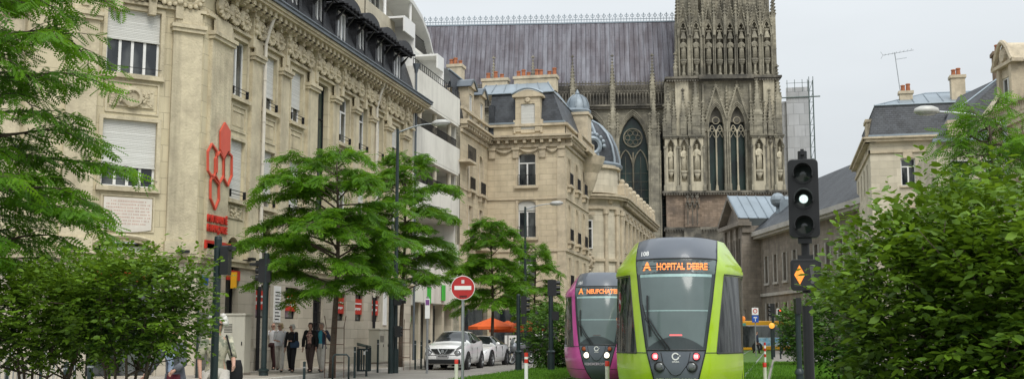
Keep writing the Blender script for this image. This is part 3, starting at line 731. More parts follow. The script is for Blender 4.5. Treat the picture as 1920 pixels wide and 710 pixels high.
# ================================================================== cream building with mansard (street wing + end wall)
def mansard_block():
    root = empty('mansard_building', (-19, 67.95, 0), 0, 'cream stone building with zinc topped mansard, arched dormer and terracotta chimney pots', 'building')
    FA = T(0, 0, 0, 90)            # street wing, 7.05 long
    FB = T(0, 7.05, 0, 0)          # end wall facing the camera, X 0..5.35
    FC = T(5.35, 7.05, 0, 90)      # front along the street
    WA, WB, WC_ = 7.05, 5.35, 9.6
    ha = [(1.9, 2.9, 10.6, 13.2, 'round', .5), (4.6, 5.6, 10.6, 13.2, 'round', .5), (1.9, 2.9, 7.3, 9.6), (4.6, 5.6, 7.3, 9.6), (1.9, 2.9, 4, 6.2), (4.6, 5.6, 4, 6.2)]
    hb = [(2.1, 3.32, 11.4, 13.62, 'seg', .25), (2.1, 3.32, 7.9, 10.4, 'seg', .25), (2.1, 3.3, 4.4, 6.8)]
    hc = []
    for k in range(3):
        u = .9 + 3.0 * k
        hc += [(u, u + 1.0, 11.5, 13.4, 'round', .5), (u, u + 1.0, 7.7, 10.2, 'round', .5), (u, u + 1.0, 4.6, 6.6), (u, u + 1, 1, 3.4)]
    m = MB()
    wall(m, FA, WA, 0, 14.3, ha, .25); wall(m, FB, WB, 0, 14.3, hb, .25); wall(m, FC, WC_, 0, 14.3, hc, .25)
    m.M = FB; m.box(0, WB, 0.003, .3, 14.3, 15.6); m.M = FC; m.box(0, WC_, 0, .3, 14.3, 15.4)
    m.M = FC; m.quad((WC_, 0, 0), (WC_, 6, 0), (WC_, 6, 15), (WC_, 0, 15))
    m.build('wall', CREAM, root)
    m = MB()
    for M_, w_, e in ((FA, WA, 0), (FB, WB, .5), (FC, WC_, 0)):
        m.M = M_
        a = 0
        m.box(a, w_ + e, -.12, 0, 14.0, 14.2); m.box(a, w_ + e, -.45, 0, 14.5, 14.66); m.box(a, w_ + e, -.58, 0, 14.662, 14.8)
        m.box(a, w_ + (.15 if e else 0), -.1, 0, 6.95, 7.15); m.box(a, w_ + (.1 if e else 0), -.08, 0, 10.7 - .25, 10.62 - .08)
        k = 0
        while k * .6 + .2 < w_: m.box(k * .6 + .12, k * .6 + .32, -.4, 0, 14.28, 14.5); k += 1
        m.box(a, w_ + (.1 if e else 0), -.18, 0, 15.45, 15.62)
    # swags and pilaster caps
    m.M = FB
    for u in (.1, 1.75, 3.6, 4.9): m.box(u, u + .42, -.12, 0, 13.3, 14.0); m.box(u - .05, u + .47, -.2, -.0, 13.85, 14.0)
    for u0, u1 in ((.6, 1.7), (2.25, 3.5), (4.1, 4.85)):
        pts = [(u0 + (u1 - u0) * t / 8, -.1, 13.9 - .22 * math.sin(PI * t / 8)) for t in range(9)]; m.tube(pts, [.04, .07, .09, .1, .11, .1, .09, .07, .04], 6)
    for h in hb: m.box(h[0] - .14, h[0] - .003, -.05, 0, h[2], h[3]); m.box(h[1] + .003, h[1] + .14, -.05, 0, h[2], h[3]); m.box(h[0] - .2, h[1] + .2, -.18, 0, h[2] - .18, h[2] - .003)
    m.box(WB - .55, WB + .02, -.06, .0, 0, 14.0)
    for M_, hs in ((FA, ha), (FC, hc)):
        m.M = M_
        for h in hs:
            m.box(h[0] - .14, h[0] - .003, -.06, 0, h[2], h[3]); m.box(h[1] + .003, h[1] + .14, -.06, 0, h[2], h[3]); m.box(h[0] - .2, h[1] + .2, -.3, 0, h[2] - .18, h[2] - .003)
            m.box(h[0] - .1, h[0] + .05, -.22, 0, h[2] - .5, h[2] - .18); m.box(h[1] - .05, h[1] + .1, -.22, 0, h[2] - .5, h[2] - .18)
    m.build('trim', CREAM2, root)
    m = MB()
    for M_, hs in ((FA, ha[:4]), (FC, hc)):
        for h in hs: railing(m, M_, h[0] - .1, h[1] + .1, h[2], .8, -.2, .11); m.cut()
    for h in hb[:2]: railing(m, FB, h[0], h[1], h[2], .75, -.05, .12); m.cut()
    railing(m, T(0, 0, 0, 90), -.3, 1.6, 12.2, .9, -.6, .13); m.cut(); railing(m, FA, 3.9, 6.6, 7.0, 1.0, -.7, .13)
    m.builds('balcony_railing', IRON, root)
    m = MB(); m.M = FA; m.box(-.3, 1.6, -.7, 0, 12.05, 12.2); m.cut(); m.box(3.8, 6.7, -.8, 0, 6.85, 7.0); m.builds('balcony_slab', CREAM2, root)
    for h in ha: window(root, FA, h[0], h[2], h[1] - h[0], h[3] - h[2], 'twoT', .22)
    for i, h in enumerate(hb): window(root, FB, h[0], h[2], h[1] - h[0], h[3] - h[2], 'twoT', .22, [0, .25, 0][i])
    for i, h in enumerate(hc): window(root, FC, h[0], h[2], h[1] - h[0], h[3] - h[2], 'two', .22, .5 if i % 4 == 1 else 0, glass=GLASSC if i % 3 == 0 else GLASS)
    # roofs
    m = MB(); m.M = FB
    m.add([(.0, .15, 15.62), (WB - .1, .15, 15.62), (WB - .95, .7, 17.9), (.1, .7, 17.9)], [(0, 1, 2, 3)])
    m.add([(WB - .1, .15, 15.62), (WB - .1, 10, 15.62), (WB - .95, 9, 17.9), (WB - .95, .7, 17.9)], [(0, 1, 2, 3)])
    m.M = FA
    m.add([(0, .2, 14.8), (7.2, .2, 14.8), (7.2, .8, 18.0), (0, .8, 18.0)], [(0, 1, 2, 3)])
    m.M = FB; m.box(0.05, .4, -.02, .8, 14.8, 17.0)
    m.build('slate_mansard', SLATE, root)
    m = MB(); m.M = FB
    zt = 19.1
    m.add([(-.9, .62, 17.9), (WB - .87, .62, 17.9), (WB - 1.75, 3.0, zt), (-.9, 3.0, zt), (WB - .87, 9, 17.9), (WB - 1.75, 8, zt)], [(0, 1, 2, 3), (1, 4, 5, 2)])
    m.add([(-.9, 3, zt), (WB - 1.75, 3, zt), (WB - 1.75, 8, zt), (-.9, 8, zt)], [(0, 1, 2, 3)])
    for k in range(7):
        t = k / 6; x0 = -.9 + (WB + .03) * t; x1 = -.9 + (WB - .85) * t; m.tube([(x0, .6, 17.93), (x1, 3.0, zt + .03)], .035, 5)
    m.tube([(-.9, .6, 17.92), (WB - .85, .6, 17.92)], .06, 6); m.tube([(WB - .85, .6, 17.92), (WB - 1.75, 3.0, zt + .03)], .05, 5)
    m.box(0, 1.9, -.2, .25, 15.62, 15.74); m.box(3.9, WB, -.2, .25, 15.62, 15.74)
    m.M = FA; m.add([(0, .8, 18.0), (7.2, .8, 18.0), (7.2, 4, 19.0), (0, 4, 19.0)], [(0, 1, 2, 3)])
    m.tube([(0, .78, 18.0), (7.1, .78, 18.0)], .07, 6)
    m.build('zinc_roof', ZINC, root)
    # big arched dormer
    m = MB(); m.M = FB
    m.box(1.95, 2.32, -.12, .9, 15.1, 17.45); m.box(3.3, 3.67, -.12, .9, 15.1, 17.45); m.box(2.32, 3.3, -.12, .9, 17.0, 17.45); m.box(2.32, 3.3, -.08, .9, 15.0, 15.25)
    pts = [(1.75, 17.45)] + [(1.75 + 2.12 * k / 10, 17.6 + .35 * math.sin(PI * k / 10)) for k in range(11)] + [(3.87, 17.45)]
    m.ext(pts, -.25, .9); m.lathe([(.02, -.2), (.15, -.2), (.2, -.12)], (2.81, -.05, 17.25), 10, 'y', cap=False)
    m.box(1.8, 1.95, -.1, .3, 15.0, 15.9); m.box(3.67, 3.82, -.1, .3, 15.0, 15.9)
    dm = m.build('dormer', CREAM, root)
    m = MB(); m.M = FB; m.tube([(1.72 + 2.18 * k / 12, -.25, 17.68 + .37 * math.sin(PI * k / 12)) for k in range(13)], .07, 6); m.build('dormer_capping', ZINC, dm)
    window(dm, FB, 2.32, 15.25, .98, 1.75, 'two', .05, 1.0)
    # two small dormers on the wing
    for u in (2.4, 5.2):
        m = MB(); m.M = FA; m.box(u - .7, u - .4, -.05, 1.2, 14.9, 17.2); m.box(u + .4, u + .7, -.05, 1.2, 14.9, 17.2); m.box(u - .4, u + .4, -.05, 1.2, 16.8, 17.2)
        m.ext([(u - .85, 17.2), (u - .5, 17.55), (u, 17.75), (u + .5, 17.55), (u + .85, 17.2)], -.2, 1.2)
        dm = m.build('dormer', CREAM2, root); window(dm, FA, u - .4, 15.0, .8, 1.8, 'two', .05)
        m = MB(); m.M = FA; m.ext([(u - .95, 17.2), (u - .55, 17.62), (u, 17.83), (u + .55, 17.62), (u + .95, 17.2), (u + .9, 17.15), (u, 17.7), (u - .9, 17.15)], -.28, 1.3); m.build('dormer_capping', ZINCDK, dm)
    chimney(root, FB, 1.05, 4.1, 3.4, 4.2, 18.6, 19.75, (.08, .2, .32, .52, .62, .82, .94))
    chimney(root, FB, -1.3, .55, 3.4, 4.0, 18.2, 19.7, (.2, .5, .75))
    chimney(root, FB, -3.2, -2.2, 1.0, 1.9, 17.8, 20.3, (.15, .45, .8))
    # end cupola on a pedestal at the far corner
    m = MB(); M_ = T(4.75, 15.6, .9); m.M = M_
    m.box(-.9, .9, -.9, .9, 13.6, 16.7); m.box(-1.0, 1.0, -1, 1, 16.7, 16.9)
    m.build('cupola_pedestal', CREAM2, root)
    m = MB(); m.M = M_; m.lathe([(1.0, 16.9), (1.05, 17.1), (.85, 17.3), (.8, 17.7), (.62, 18.1), (.3, 18.35), (.16, 18.42), (.18, 18.5), (.1, 18.65), (.03, 18.8)], n=16)
    for k in range(8):
        a = k * PI / 4; m.tube([(r_ * math.cos(a), r_ * math.sin(a), z) for r_, z in ((.87, 17.3), (.83, 17.7), (.65, 18.1), (.32, 18.36))], .05, 5)
    m.build('cupola', LEADBLUE, root, smooth=True, auto=35)
    m = MB(); balustrade(m, FC, 4.0, 9.6, 14.8, .75, -.35)
    m.M = FC; m.box(5.5, 9.7, -.75, 0, 14.5, 14.8); m.lathe([(.9, 13.3), (1.25, 13.9), (1.45, 14.5)], (8.6, 0, 0), 14, a0=PI, a1=2 * PI)
    m.lathe([(.2, 11.5), (.5, 12.0), (.8, 12.8), (.9, 13.3)], (8.6, 0, 0), 14, a0=PI, a1=2 * PI)
    m.build('bay_and_balustrade', CREAM2, root)
    # ground floor cafe
    m = MB(); m.M = FA; m.box(.4, 6.9, -.03, .0, .3, 3.1); m.build('cafe_window', GLASS, root)
    m = MB(); m.M = FB; m.box(.4, 4.8, -.03, 0, .3, 3.1); m.build('cafe_window', GLASS, root)
    m = MB(); m.M = FB; m.box(1.2, 2.0, -.06, -.03, .4, 1.4); m.cut(); m.box(3.2, 3.8, -.06, -.03, 1.2, 1.8); m.builds('menu_board', WHITES, root)
    return root
mansard_block()

# ================================================================== ornate rotunda building with slate dome
def rotunda():
    root = empty('ornate_building', (-12.4, 93.0, 0), 0, 'ornate pale stone building with rounded corner, carved garlands and slate dome', 'building')
    FS = T(0, 1.0, 0, 90); W = 25
    hs = []
    for k in range(9):
        u = .8 + 2.65 * k; hs += [(u, u + 1.1, 8.3, 10.8), (u, u + 1.1, 4.4, 6.6), (u, u + 1.1, .6, 3.4, 'round', .5)]
    m = MB(); wall(m, FS, W, 0, 12.3, hs, .3)
    m.M = Matrix()
    rc = (-2.6, 0.6)
    m.lathe([(2.6, 0), (2.6, 12.3)], (rc[0], rc[1], 0), 28, a0=PI * .95, a1=2 * PI + .1, cap=False)
    m.box(-9, -2.4, -1.95, 3, 0, 12.3)
    m.M = FS; m.box(0, W, .6, 1.0, 12.3, 14.2); m.M = Matrix()
    m.lathe([(2.35, 12.9), (2.35, 15.0)], (rc[0], rc[1], 0), 28, cap=True)
    m.box(-9, -2.4, -1.5, 3, 12.3, 15.0)
    m.build('wall', PALE, root)
    m = MB(); m.M = FS
    for k in range(10):
        u = .1 + 2.65 * k; m.box(u - .28, u + .28, -.22, 0, 3.9, 11.4); m.box(u - .36, u + .36, -.3, 0, 11.2, 11.5)
        m.box(u - .3, u + .3, -.3, .5, 12.9, 13.7); m.sph((u, -.05, 14.0), .26, 7, 5); m.taper(u - .24, u + .24, -.25, .2, 13.7, 14.1, .5)
    for h in hs:
        if h[2] > 1:
            a, b, c, e = h[:4]; m.box(a - .2, a - .003, -.12, 0, c, e); m.box(b + .003, b + .2, -.12, 0, c, e); m.box(a - .3, b + .3, -.28, 0, e + .05, e + .28); m.box(a - .25, b + .25, -.25, 0, c - .2, c - .01)
            m.ext([(a - .25, e + .28), (b + .25, e + .28), ((a + b) / 2, e + .75)], -.2, 0)
            for q in range(6): m.sph((a + (b - a) * q / 5, -.1, c - .55 - .12 * math.sin(q / 5 * PI)), .11, 5, 4)
    m.box(-.5, W, -.2, 0, 11.5, 11.75); m.box(-.5, W, -.6, 0, 12.3, 12.5); m.box(-.5, W, -.72, 0, 12.503, 12.65); m.box(-.3, W, -.25, 0, 3.6, 3.85); m.box(-.3, W, -.2, .0, 7.3, 7.5)
    k = 0
    while k * .5 < W: m.box(k * .5, k * .5 + .22, -.5, 0, 12.0, 12.3); k += 1
    m.M = T(rc[0], rc[1], 0)
    for z0, z1, r_ in ((3.6, 3.85, 2.8), (7.3, 7.5, 2.78), (11.5, 11.75, 2.8), (12.3, 12.5, 3.15), (12.5, 12.66, 3.3), (14.9, 15.15, 2.6)):
        m.lathe([(r_ - .6, z0), (r_, z0), (r_, z1), (r_ - .6, z1)], n=28)
    for a in (-2.35, -1.95, -.9, -.45, -.1):
        x, y = 2.7 * math.cos(a), 2.7 * math.sin(a); m.cyl(x, y, 3.9, 11.4, .17, 8); m.cyl(x, y, 11.1, 11.5, .26, 8)
    for a in (-2.2, -1.5, -.7, 0): m.sph((2.55 * math.cos(a), 2.55 * math.sin(a), 12.2), .3, 7, 5)
    # oval cartouche between floors
    m.M = T(rc[0] + .15, rc[1] - 2.62, 7.25); m.lathe([(.3, -.15), (.42, -.22), (.55, -.12), (.6, 0)], n=16, axis='y', cap=False)
    for k in range(12): m.sph((.6 * math.cos(k * .52), -.1, .75 * math.sin(k * .52)), .12, 5, 4)
    m.M = T(rc[0], rc[1] - 2.72, 11.0)
    m.box(-.8, .9, -.2, 0, .0, .2); m.lathe([(.02, -.2), (.25, -.2), (.3, 0)], (0, 0, .6), 10, 'y', cap=False)
    m.build('carved_trim', CREAM2, root, smooth=True, auto=30)
    # attic sculpture and balustrade on the far front
    m = MB(); balustrade(m, FS, 0.5, W, 12.9, .85, .3); m.build('balustrade', CREAM2, root)
    for h in hs: window(root, FS, h[0], h[2], h[1] - h[0], h[3] - h[2], 'twoT', .25)
    for z in (8.3, 4.5): window(root, T(rc[0] - .4, rc[1] - 2.66, 0), 0, z, 1.05, 2.3 if z > 5 else 1.9, 'twoT', 0)
    # dome
    m = MB(); m.M = T(rc[0] - .3, rc[1] + .3, 0)
    prof = [(2.75, 15.15), (2.72, 15.9), (2.5, 16.9), (2.05, 17.9), (1.3, 18.75), (.6, 19.15), (.1, 19.25)]
    m.lathe(prof, n=28); dome = m.build('slate_dome', SLATE, root, smooth=True, auto=40)
    m = MB(); m.M = T(rc[0] - .3, rc[1] + .3, 0)
    for k in range(10):
        a = k * PI / 5 + .2; m.tube([(r_ * 1.01 * math.cos(a), r_ * 1.01 * math.sin(a), z) for r_, z in prof[:-1]], .14, 6)
    m.lathe([(2.6, 15.1), (3.0, 15.1), (3.05, 15.3), (2.8, 15.5)], n=28)
    m.lathe([(.7, 18.9), (.75, 19.15), (.3, 19.35), (.1, 19.6), (.02, 19.7)], n=12)
    m.M = T(rc[0] - .3, rc[1] + .3, 0) @ Matrix.Rotation(.35, 4, 'Z')
    m.lathe([(.45, -.25), (.62, -.32), (.8, -.25), (.85, 0), (.85, 1.0)], (0, -2.55, 16.7), 18, 'y', cap=False); m.box(-.95, .95, -3.0, -2.0, 15.5, 15.8)
    for k in range(9): a = PI * k / 8; m.sph((.98 * math.cos(a), -2.6, 16.7 + .98 * math.sin(a)), .2, 6, 5)
    m.build('lead_trim', LEADBLUE, dome, smooth=True, auto=35)
    m = MB(); m.M = T(rc[0] - .3, rc[1] + .3, 0) @ Matrix.Rotation(.35, 4, 'Z'); m.lathe([(.01, -.2), (.46, -.2)], (0, -2.55, 16.7), 18, 'y'); m.build('oculus_pane', GLASS, dome)
    m = MB(); m.M = FS; m.add([(2, .8, 14.2), (W, .8, 14.2), (W, 3.5, 16.2), (2, 3.5, 16.2)], [(0, 1, 2, 3)]); m.M = Matrix(); m.add([(-9, -1.5, 15.15), (-2.6, -1.5, 15.15), (-3.4, 1, 17.5), (-9, 1, 17.5)], [(0, 1, 2, 3)])
    m.build('roof', SLATE, root)
    return root
rotunda()
# ================================================================== the cathedral
def pinn(m, x, y, z0, w, hs, hp, crock=True, n=4):
    """shaft with gablets, crocketed spire and finial"""
    h = w / 2
    m.box(x - h, x + h, y - h, y + h, z0, z0 + hs)
    for s in (-1, 1):
        m.add([(x - h * 1.1, y + s * h * 1.1, z0 + hs - w * .2), (x + h * 1.1, y + s * h * 1.1, z0 + hs - w * .2), (x, y + s * h * 1.1, z0 + hs + w * 1.2), (x, y, z0 + hs + w * .9)], [(0, 1, 2), (0, 2, 3), (2, 1, 3)])
        m.add([(x + s * h * 1.1, y - h * 1.1, z0 + hs - w * .2), (x + s * h * 1.1, y + h * 1.1, z0 + hs - w * .2), (x + s * h * 1.1, y, z0 + hs + w * 1.2), (x, y, z0 + hs + w * .9)], [(0, 1, 2), (0, 2, 3), (2, 1, 3)])
    m.box(x - h * 1.12, x + h * 1.12, y - h * 1.12, y + h * 1.12, z0 + hs * .45, z0 + hs * .45 + .15)
    zb = z0 + hs; m.taper(x - h * .8, x + h * .8, y - h * .8, y + h * .8, zb, zb + hp, .08)
    if crock:
        k = max(3, int(hp / .55))
        for i in range(k):
            t = (i + .5) / k; q = h * .8 * (1 - t * .92); r = .10 + .08 * (1 - t); zz = zb + hp * t
            for sx in (-1, 1):
                for sy in (-1, 1):
                    a, b = x + sx * (q + r * .5), y + sy * (q + r * .5)
                    m.add([(a - r, b, zz), (a, b - r, zz), (a + r, b, zz), (a, b + r, zz), (a, b, zz + r * 1.3), (a, b, zz - r)], [(0, 1, 4), (1, 2, 4), (2, 3, 4), (3, 0, 4), (1, 0, 5), (2, 1, 5), (3, 2, 5), (0, 3, 5)])
    zt = zb + hp
    m.box(x - .07, x + .07, y - .07, y + .07, zt, zt + .7); m.box(x - .3, x + .3, y - .1, y + .1, zt + .25, zt + .45); m.box(x - .1, x + .1, y - .3, y + .3, zt + .25, zt + .45)
def gable(m, x, y, z0, w, h, t=.22, crock=True):
    """open crocketed gable in the xz plane"""
    for s in (-1, 1):
        m.ext([(x + s * w / 2, z0), (x, z0 + h), (x, z0 + h - t * 2.2), (x + s * (w / 2 - t), z0)], y - .2, y + .1)
        if crock:
            k = max(3, int(h / .5))
            for i in range(1, k):
                q = i / k; m.box(x + s * w / 2 * (1 - q) - .12, x + s * w / 2 * (1 - q) + .12, y - .25, y + .05, z0 + h * q, z0 + h * q + .22)
    m.box(x - .08, x + .08, y - .12, y + .04, z0 + h, z0 + h + .9); m.box(x - .3, x + .3, y - .14, y + .06, z0 + h + .4, z0 + h + .62)
def archrib(m, x0, x1, zs, zt, y, r=.12, n=12, kind='point'):
    m.tube([(p[0], y, p[1]) for p in arc_pts(x0, x1, zs, zt, kind, n)], r, 5)
def statue_mesh():
    m = MB()
    prof = [(.30, 0), (.42, .06), (.40, .3), (.36, .9), (.40, 1.5), (.44, 2.0), (.5, 2.5), (.46, 2.75), (.2, 2.92), (.14, 3.0)]
    m.lathe(prof, n=10, sx=1.0, sy=.7)
    m.sph((0, -.03, 3.2), .2, 8, 6, sz=1.25); m.lathe([(.22, 3.32), (.2, 3.55), (.1, 3.6)], n=8)
    m.tube([(-.45, 0, 2.6), (-.52, -.12, 2.0), (-.15, -.38, 1.95)], [.15, .13, .08], 6); m.tube([(.45, 0, 2.6), (.5, -.15, 2.0), (.18, -.4, 2.25)], [.15, .13, .08], 6)
    for k in range(6):
        a = -PI + PI * (k + .5) / 6; m.tube([(.40 * math.cos(a), .30 * math.sin(a), .1), (.36 * math.cos(a + .1), .27 * math.sin(a + .1), 1.2), (.3 * math.cos(a + .3), .24 * math.sin(a + .3), 2.0)], .06, 5)
    m.lathe([(.5, -.5), (.55, -.3), (.6, -.05), (.45, 0)], n=8)
    m.lathe([(.15, -1.3), (.3, -.9), (.5, -.5)], n=8)
    return m.mesh('statue', smooth=True)
def cathedral():
    P0 = (-9.32, 199.8, 0)
    root = empty('cathedral', P0, R(9), 'huge weathered gothic cathedral with statue covered tower, tracery windows and steep lead roof', 'cathedral')
    I = Matrix()
    # ---------- tower base
    m = MB(); y = 0
    wall(m, T(-9.4, -1.0, 0), 20.5, 0, 19.5, [(1.0, 4.6, 0, 17.2, 'point', 4), (7.4, 14.6, 0, 18.0, 'point', 6.5)], 3.0)
    m.box(-9.4, 11.1, .5, 12, 0, 19.4); m.box(-6.3, -3.4, -1.7, -1.0, 0, 19.3)
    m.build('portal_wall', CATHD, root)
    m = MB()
    for k in range(5):
        archrib(m, 2.0 - 4.0 + .35 * k, 2.0 + 3.2 - .35 * k, 11.5, 18.2 - .55 * k, -1.1 + .35 * k, .16)
        archrib(m, -8.4 + .2 * k, -4.8 - .2 * k, 13.2, 17.4 - .35 * k, -1.1 + .3 * k, .12)
    for k in range(5):
        for s in (-1, 1):
            x = 1.6 + s * (3.6 - .35 * k); m.cyl(x, -1.1 + .35 * k, 0, 11.5, .15, 6)
    m.lathe([(1.2, 0), (1.35, -.15), (1.5, 0)], (1.6, -.2, 14.6), 20, 'y', cap=False); m.box(-9.6, 11.3, -1.25, .4, 19.4, 19.8)
    m.build('portal_arches', CATHD, root)
    m = MB(); m.box(-9.2, 10.9, -.9, 1, 19.8, 25.4); m.box(-6.1, -3.5, -1.4, -.9, 19.8, 24.8); m.build('blind_wall', CATHP, root)
    m = MB()
    for x in (-5.6, -4.8, -4.0): gable(m, x, -1.5, 23.0, .8, 1.5, .12); m.cyl(x, -1.5, 20.2, 23.2, .08, 5)
    m.box(-9.7, 11.4, -1.4, 1, 25.4, 25.65); m.box(-9.9, 11.6, -1.7, 1, 25.65, 26.0)
    for k in range(48): x = -9.7 + k * .445; m.box(x, x + .22, -1.62, -1.4, 25.3, 25.65)
    for k in range(48): x = -9.7 + k * .445; m.box(x, x + .22, -1.45, -1.25, 19.1, 19.4)
    m.cyl(3.8, -1.1, 20.3, 23.4, .3, 8)
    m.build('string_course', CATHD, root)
    # ---------- window stage
    m = MB()
    hole = [(1.5, 4.15, 26.2, 41.0, 'point', 4.4), (5.15, 7.85, 26.2, 41.0, 'point', 4.4)]
    wall(m, T(-3.1, 0, 0), 9.4, 26.0, 45.6, [(a, b, c, d, k, r_) for a, b, c, d, k, r_ in hole], 1.6)
    m.build('window_wall', CATH, root)
    m = MB(); m.box(-2.5, 5.8, 1.65, 1.8, 26, 45); m.build('tower_window', GLASSG, root)
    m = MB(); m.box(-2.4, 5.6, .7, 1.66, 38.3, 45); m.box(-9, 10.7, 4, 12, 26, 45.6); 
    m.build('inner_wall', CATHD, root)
    m = MB()
    for a in (-1.6, 2.05):
        b = a + 2.65; c = (a + b) / 2
        m.cyl(c, .7, 26.2, 37, .15, 8); m.cyl(c, .7, 26.2, 27.2, .3, 8, .2)
        for s in (0, 1):
            x0, x1 = (a, c) if s == 0 else (c, b); archrib(m, x0 + .05, x1 - .05, 35.8, 37.8, .7, .1, 8)
            m.tube([(x0 + .2, .7, 35.6), ((x0 + x1) / 2, .7, 36.4), (x1 - .2, .7, 35.6)], .07, 5)
            xm = (x0 + x1) / 2
            m.tube([(xm + .33 * math.cos(q * .785), .7, 36.9 + .33 * math.sin(q * .785)) for q in range(9)], .07, 5)
        m.tube([(c + .6 * math.cos(q * .5236), .7, 38.6 + .6 * math.sin(q * .5236)) for q in range(13)], .09, 5)
    m.build('window_tracery', CATHL, root)
    m = MB()
    for a in (-1.6, 2.05):
        b = a + 2.65
        for k in range(3):
            archrib(m, a - .15 - .22 * k, b + .15 + .22 * k, 36.6, 41.1 + .3 * k, -.05 - .12 * k, .12)
        gable(m, (a + b) / 2, -.45, 38.6, 4.0, 6.4, .3)
        for x in (a - .12, b + .12): m.cyl(x, -.15, 26.2, 36.6, .17, 8); m.cyl(x, -.15, 26.2, 27.4, .28, 8); m.cyl(x, -.15, 36.4, 36.8, .26, 8)
    m.cyl(1.55, -.3, 26.2, 44.5, .16, 8); m.cyl(-2.5, -.3, 26, 45, .2, 8); m.cyl(5.7, -.3, 26, 45, .2, 8)
    for k in range(6): m.sph((1.55, -.4, 40.5 + k * .6), .25, 6, 4)
    m.build('arch_mouldings', CATH, root)
    # buttress piers with niches
    m = MB()
    def pier(x0, x1, y0, z0, z1, nx=None, w=1.3):
        if nx is None: m.box(x0, x1, y0, 4, z0, z1); return
        wall(m, T(x0, y0, 0), x1 - x0, z0, z1, [(nx - x0 - w / 2, nx - x0 + w / 2, 27.6, 34.9, 'point', 1.1)], .9)
        m.box(x0, x1, y0 + .9, 4, z0, z1); m.box(x0, x0 + .05, y0, y0 + .9, z0, z1); m.box(x1 - .05, x1, y0, y0 + .9, z0, z1)
    pier(-5.0, -2.7, -1.6, 26.0, 35.4, -3.85); pier(5.6, 7.9, -1.6, 26, 35.4, 6.75)
    pier(-9.3, -7.2, -1.3, 26, 35.4, -8.3, 1.0); pier(-6.8, -5.2, -1.0, 26, 35.4, -6.0, 1.0); m.box(-7.3, -5.0, -.5, 4, 26, 45.6)
    pier(9.6, 10.9, -1.0, 26, 35.4, 10.35, .8); m.box(7.9, 9.8, -.6, 4, 26, 45.6); m.box(-9.0, -7.0, .5, 4, 35.4, 45.6); m.box(9.6, 10.6, .5, 4, 35.4, 45.6); m.box(-5.1, -3.05, .2, 4, 35.4, 45.5); m.box(6.25, 8.0, .2, 4, 35.4, 45.5)
    m.build('buttress_piers', CATHL, root)
    m = MB()
    for x0, x1, y0 in ((-9.5, -7.0, -1.5), (-6.9, -5.1, -1.2), (-5.2, -2.5, -1.8), (5.4, 8.1, -1.8), (9.4, 11.1, -1.2), (7.9, 9.6, -.8)):
        m.box(x0, x1, y0, 1, 35.2, 35.45); m.box(x0 - .1, x1 + .1, y0 - .15, 1, 35.45, 35.7)
        for sx in (x0 + .15, x1 - .15): m.cyl(sx, y0 + .1, 26.1, 33.5, .14, 6); m.box(sx - .2, sx + .2, y0 - .1, y0 + .3, 33.4, 33.8); m.box(sx - .22, sx + .22, y0 - .1, y0 + .3, 26.0, 27.0)
        m.cut()
    for x, y_ in ((-3.85, -1.75), (6.75, -1.75), (-8.3, -1.5), (10.35, -1.2), (-6.0, -1.2)): gable(m, x, y_, 33.8, 1.5, 1.6, .14, False); m.cut()
    m.builds('niche_canopy', CATH, root)
    m = MB()
    for x, y_, w_, hs_, hp_ in ((-3.85, -.7, 1.5, 4.0, 7.0), (6.75, -.7, 1.5, 4.0, 7.0), (-8.6, -.6, 1.0, 3.6, 5.2), (-7.6, -.3, .8, 3.0, 5.0), (10.4, -.5, 1.0, 6.6, 5.4), (-6.0, -.6, 1.1, 3.0, 5.0), (8.9, -.8, .9, 2.2, 5.6),
                                (-5.0, -1.3, .6, 2.0, 3.6), (-2.7, -1.3, .6, 2.0, 3.6), (5.6, -1.3, .6, 2.0, 3.6), (7.9, -1.3, .6, 2, 3.6), (9.8, -.6, .6, 2.4, 3.4), (-9.3, -.9, .6, 2, 3.2)):
        pinn(m, x, y_, 35.5, w_, hs_, hp_); m.cut()
    m.builds('pinnacle', CATH, root)
    m = MB(); gable(m, 8.8, -.75, 36.0, 1.9, 4.5, .2); archrib(m, 8.1, 9.5, 33, 37, -.8, .1); m.box(8.75, 8.85, -.8, -.6, 26.5, 36)
    for k in range(5): m.sph((8.8, -.85, 34.5 + k * .8), .35, 6, 4)
    # ledge between the stages
    m.box(-8.8, 10.8, -.8, 6, 45.5, 45.8); m.box(-9.1, 11.1, -1.1, 6, 45.8, 46.15)
    m.box(-3.2, 6.2, -1.5, 0, 45.6, 46.3)
    for k in range(44): x = -8.8 + k * .445; m.box(x, x + .22, -1.0, -.8, 45.3, 45.55)
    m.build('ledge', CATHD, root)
    # ---------- upper stage with statue arcade
    m = MB()
    m.box(-2.3, 5.6, 1.5, 9, 46.1, 61)
    niches = [-1.3, .6, 2.45, 4.4]
    wall(m, T(-2.3, -.2, 0), 7.9, 46.1, 56.5, [(x + 2.3 - .68, x + 2.3 + .68, 46.4, 55.6, 'point', 2.0) for x in niches], 1.5)
    for cx_, nxs in ((-4.55, (-5.75, -3.5)), (7.55, (6.6, 8.75))):
        wall(m, T(cx_ - 2.2, -.7, 0), 4.4, 46.1, 56.8, [(x - cx_ + 2.2 - .62, x - cx_ + 2.2 + .62, 46.4, 56.2, 'point', 2.0) for x in nxs], .9)
        m.box(cx_ - 2.2, cx_ + 2.2, .2, 7, 46.1, 57.5); m.box(cx_ - 2.2, cx_ - 2.1, -.7, .3, 46.1, 56.8); m.box(cx_ + 2.1, cx_ + 2.2, -.7, .3, 46.1, 56.8)
    m.build('upper_wall', CATH, root)
    m = MB()
    allx = [(x, -.35) for x in niches] + [(x, -.85) for x in (-5.75, -3.5, 6.6, 8.75)]
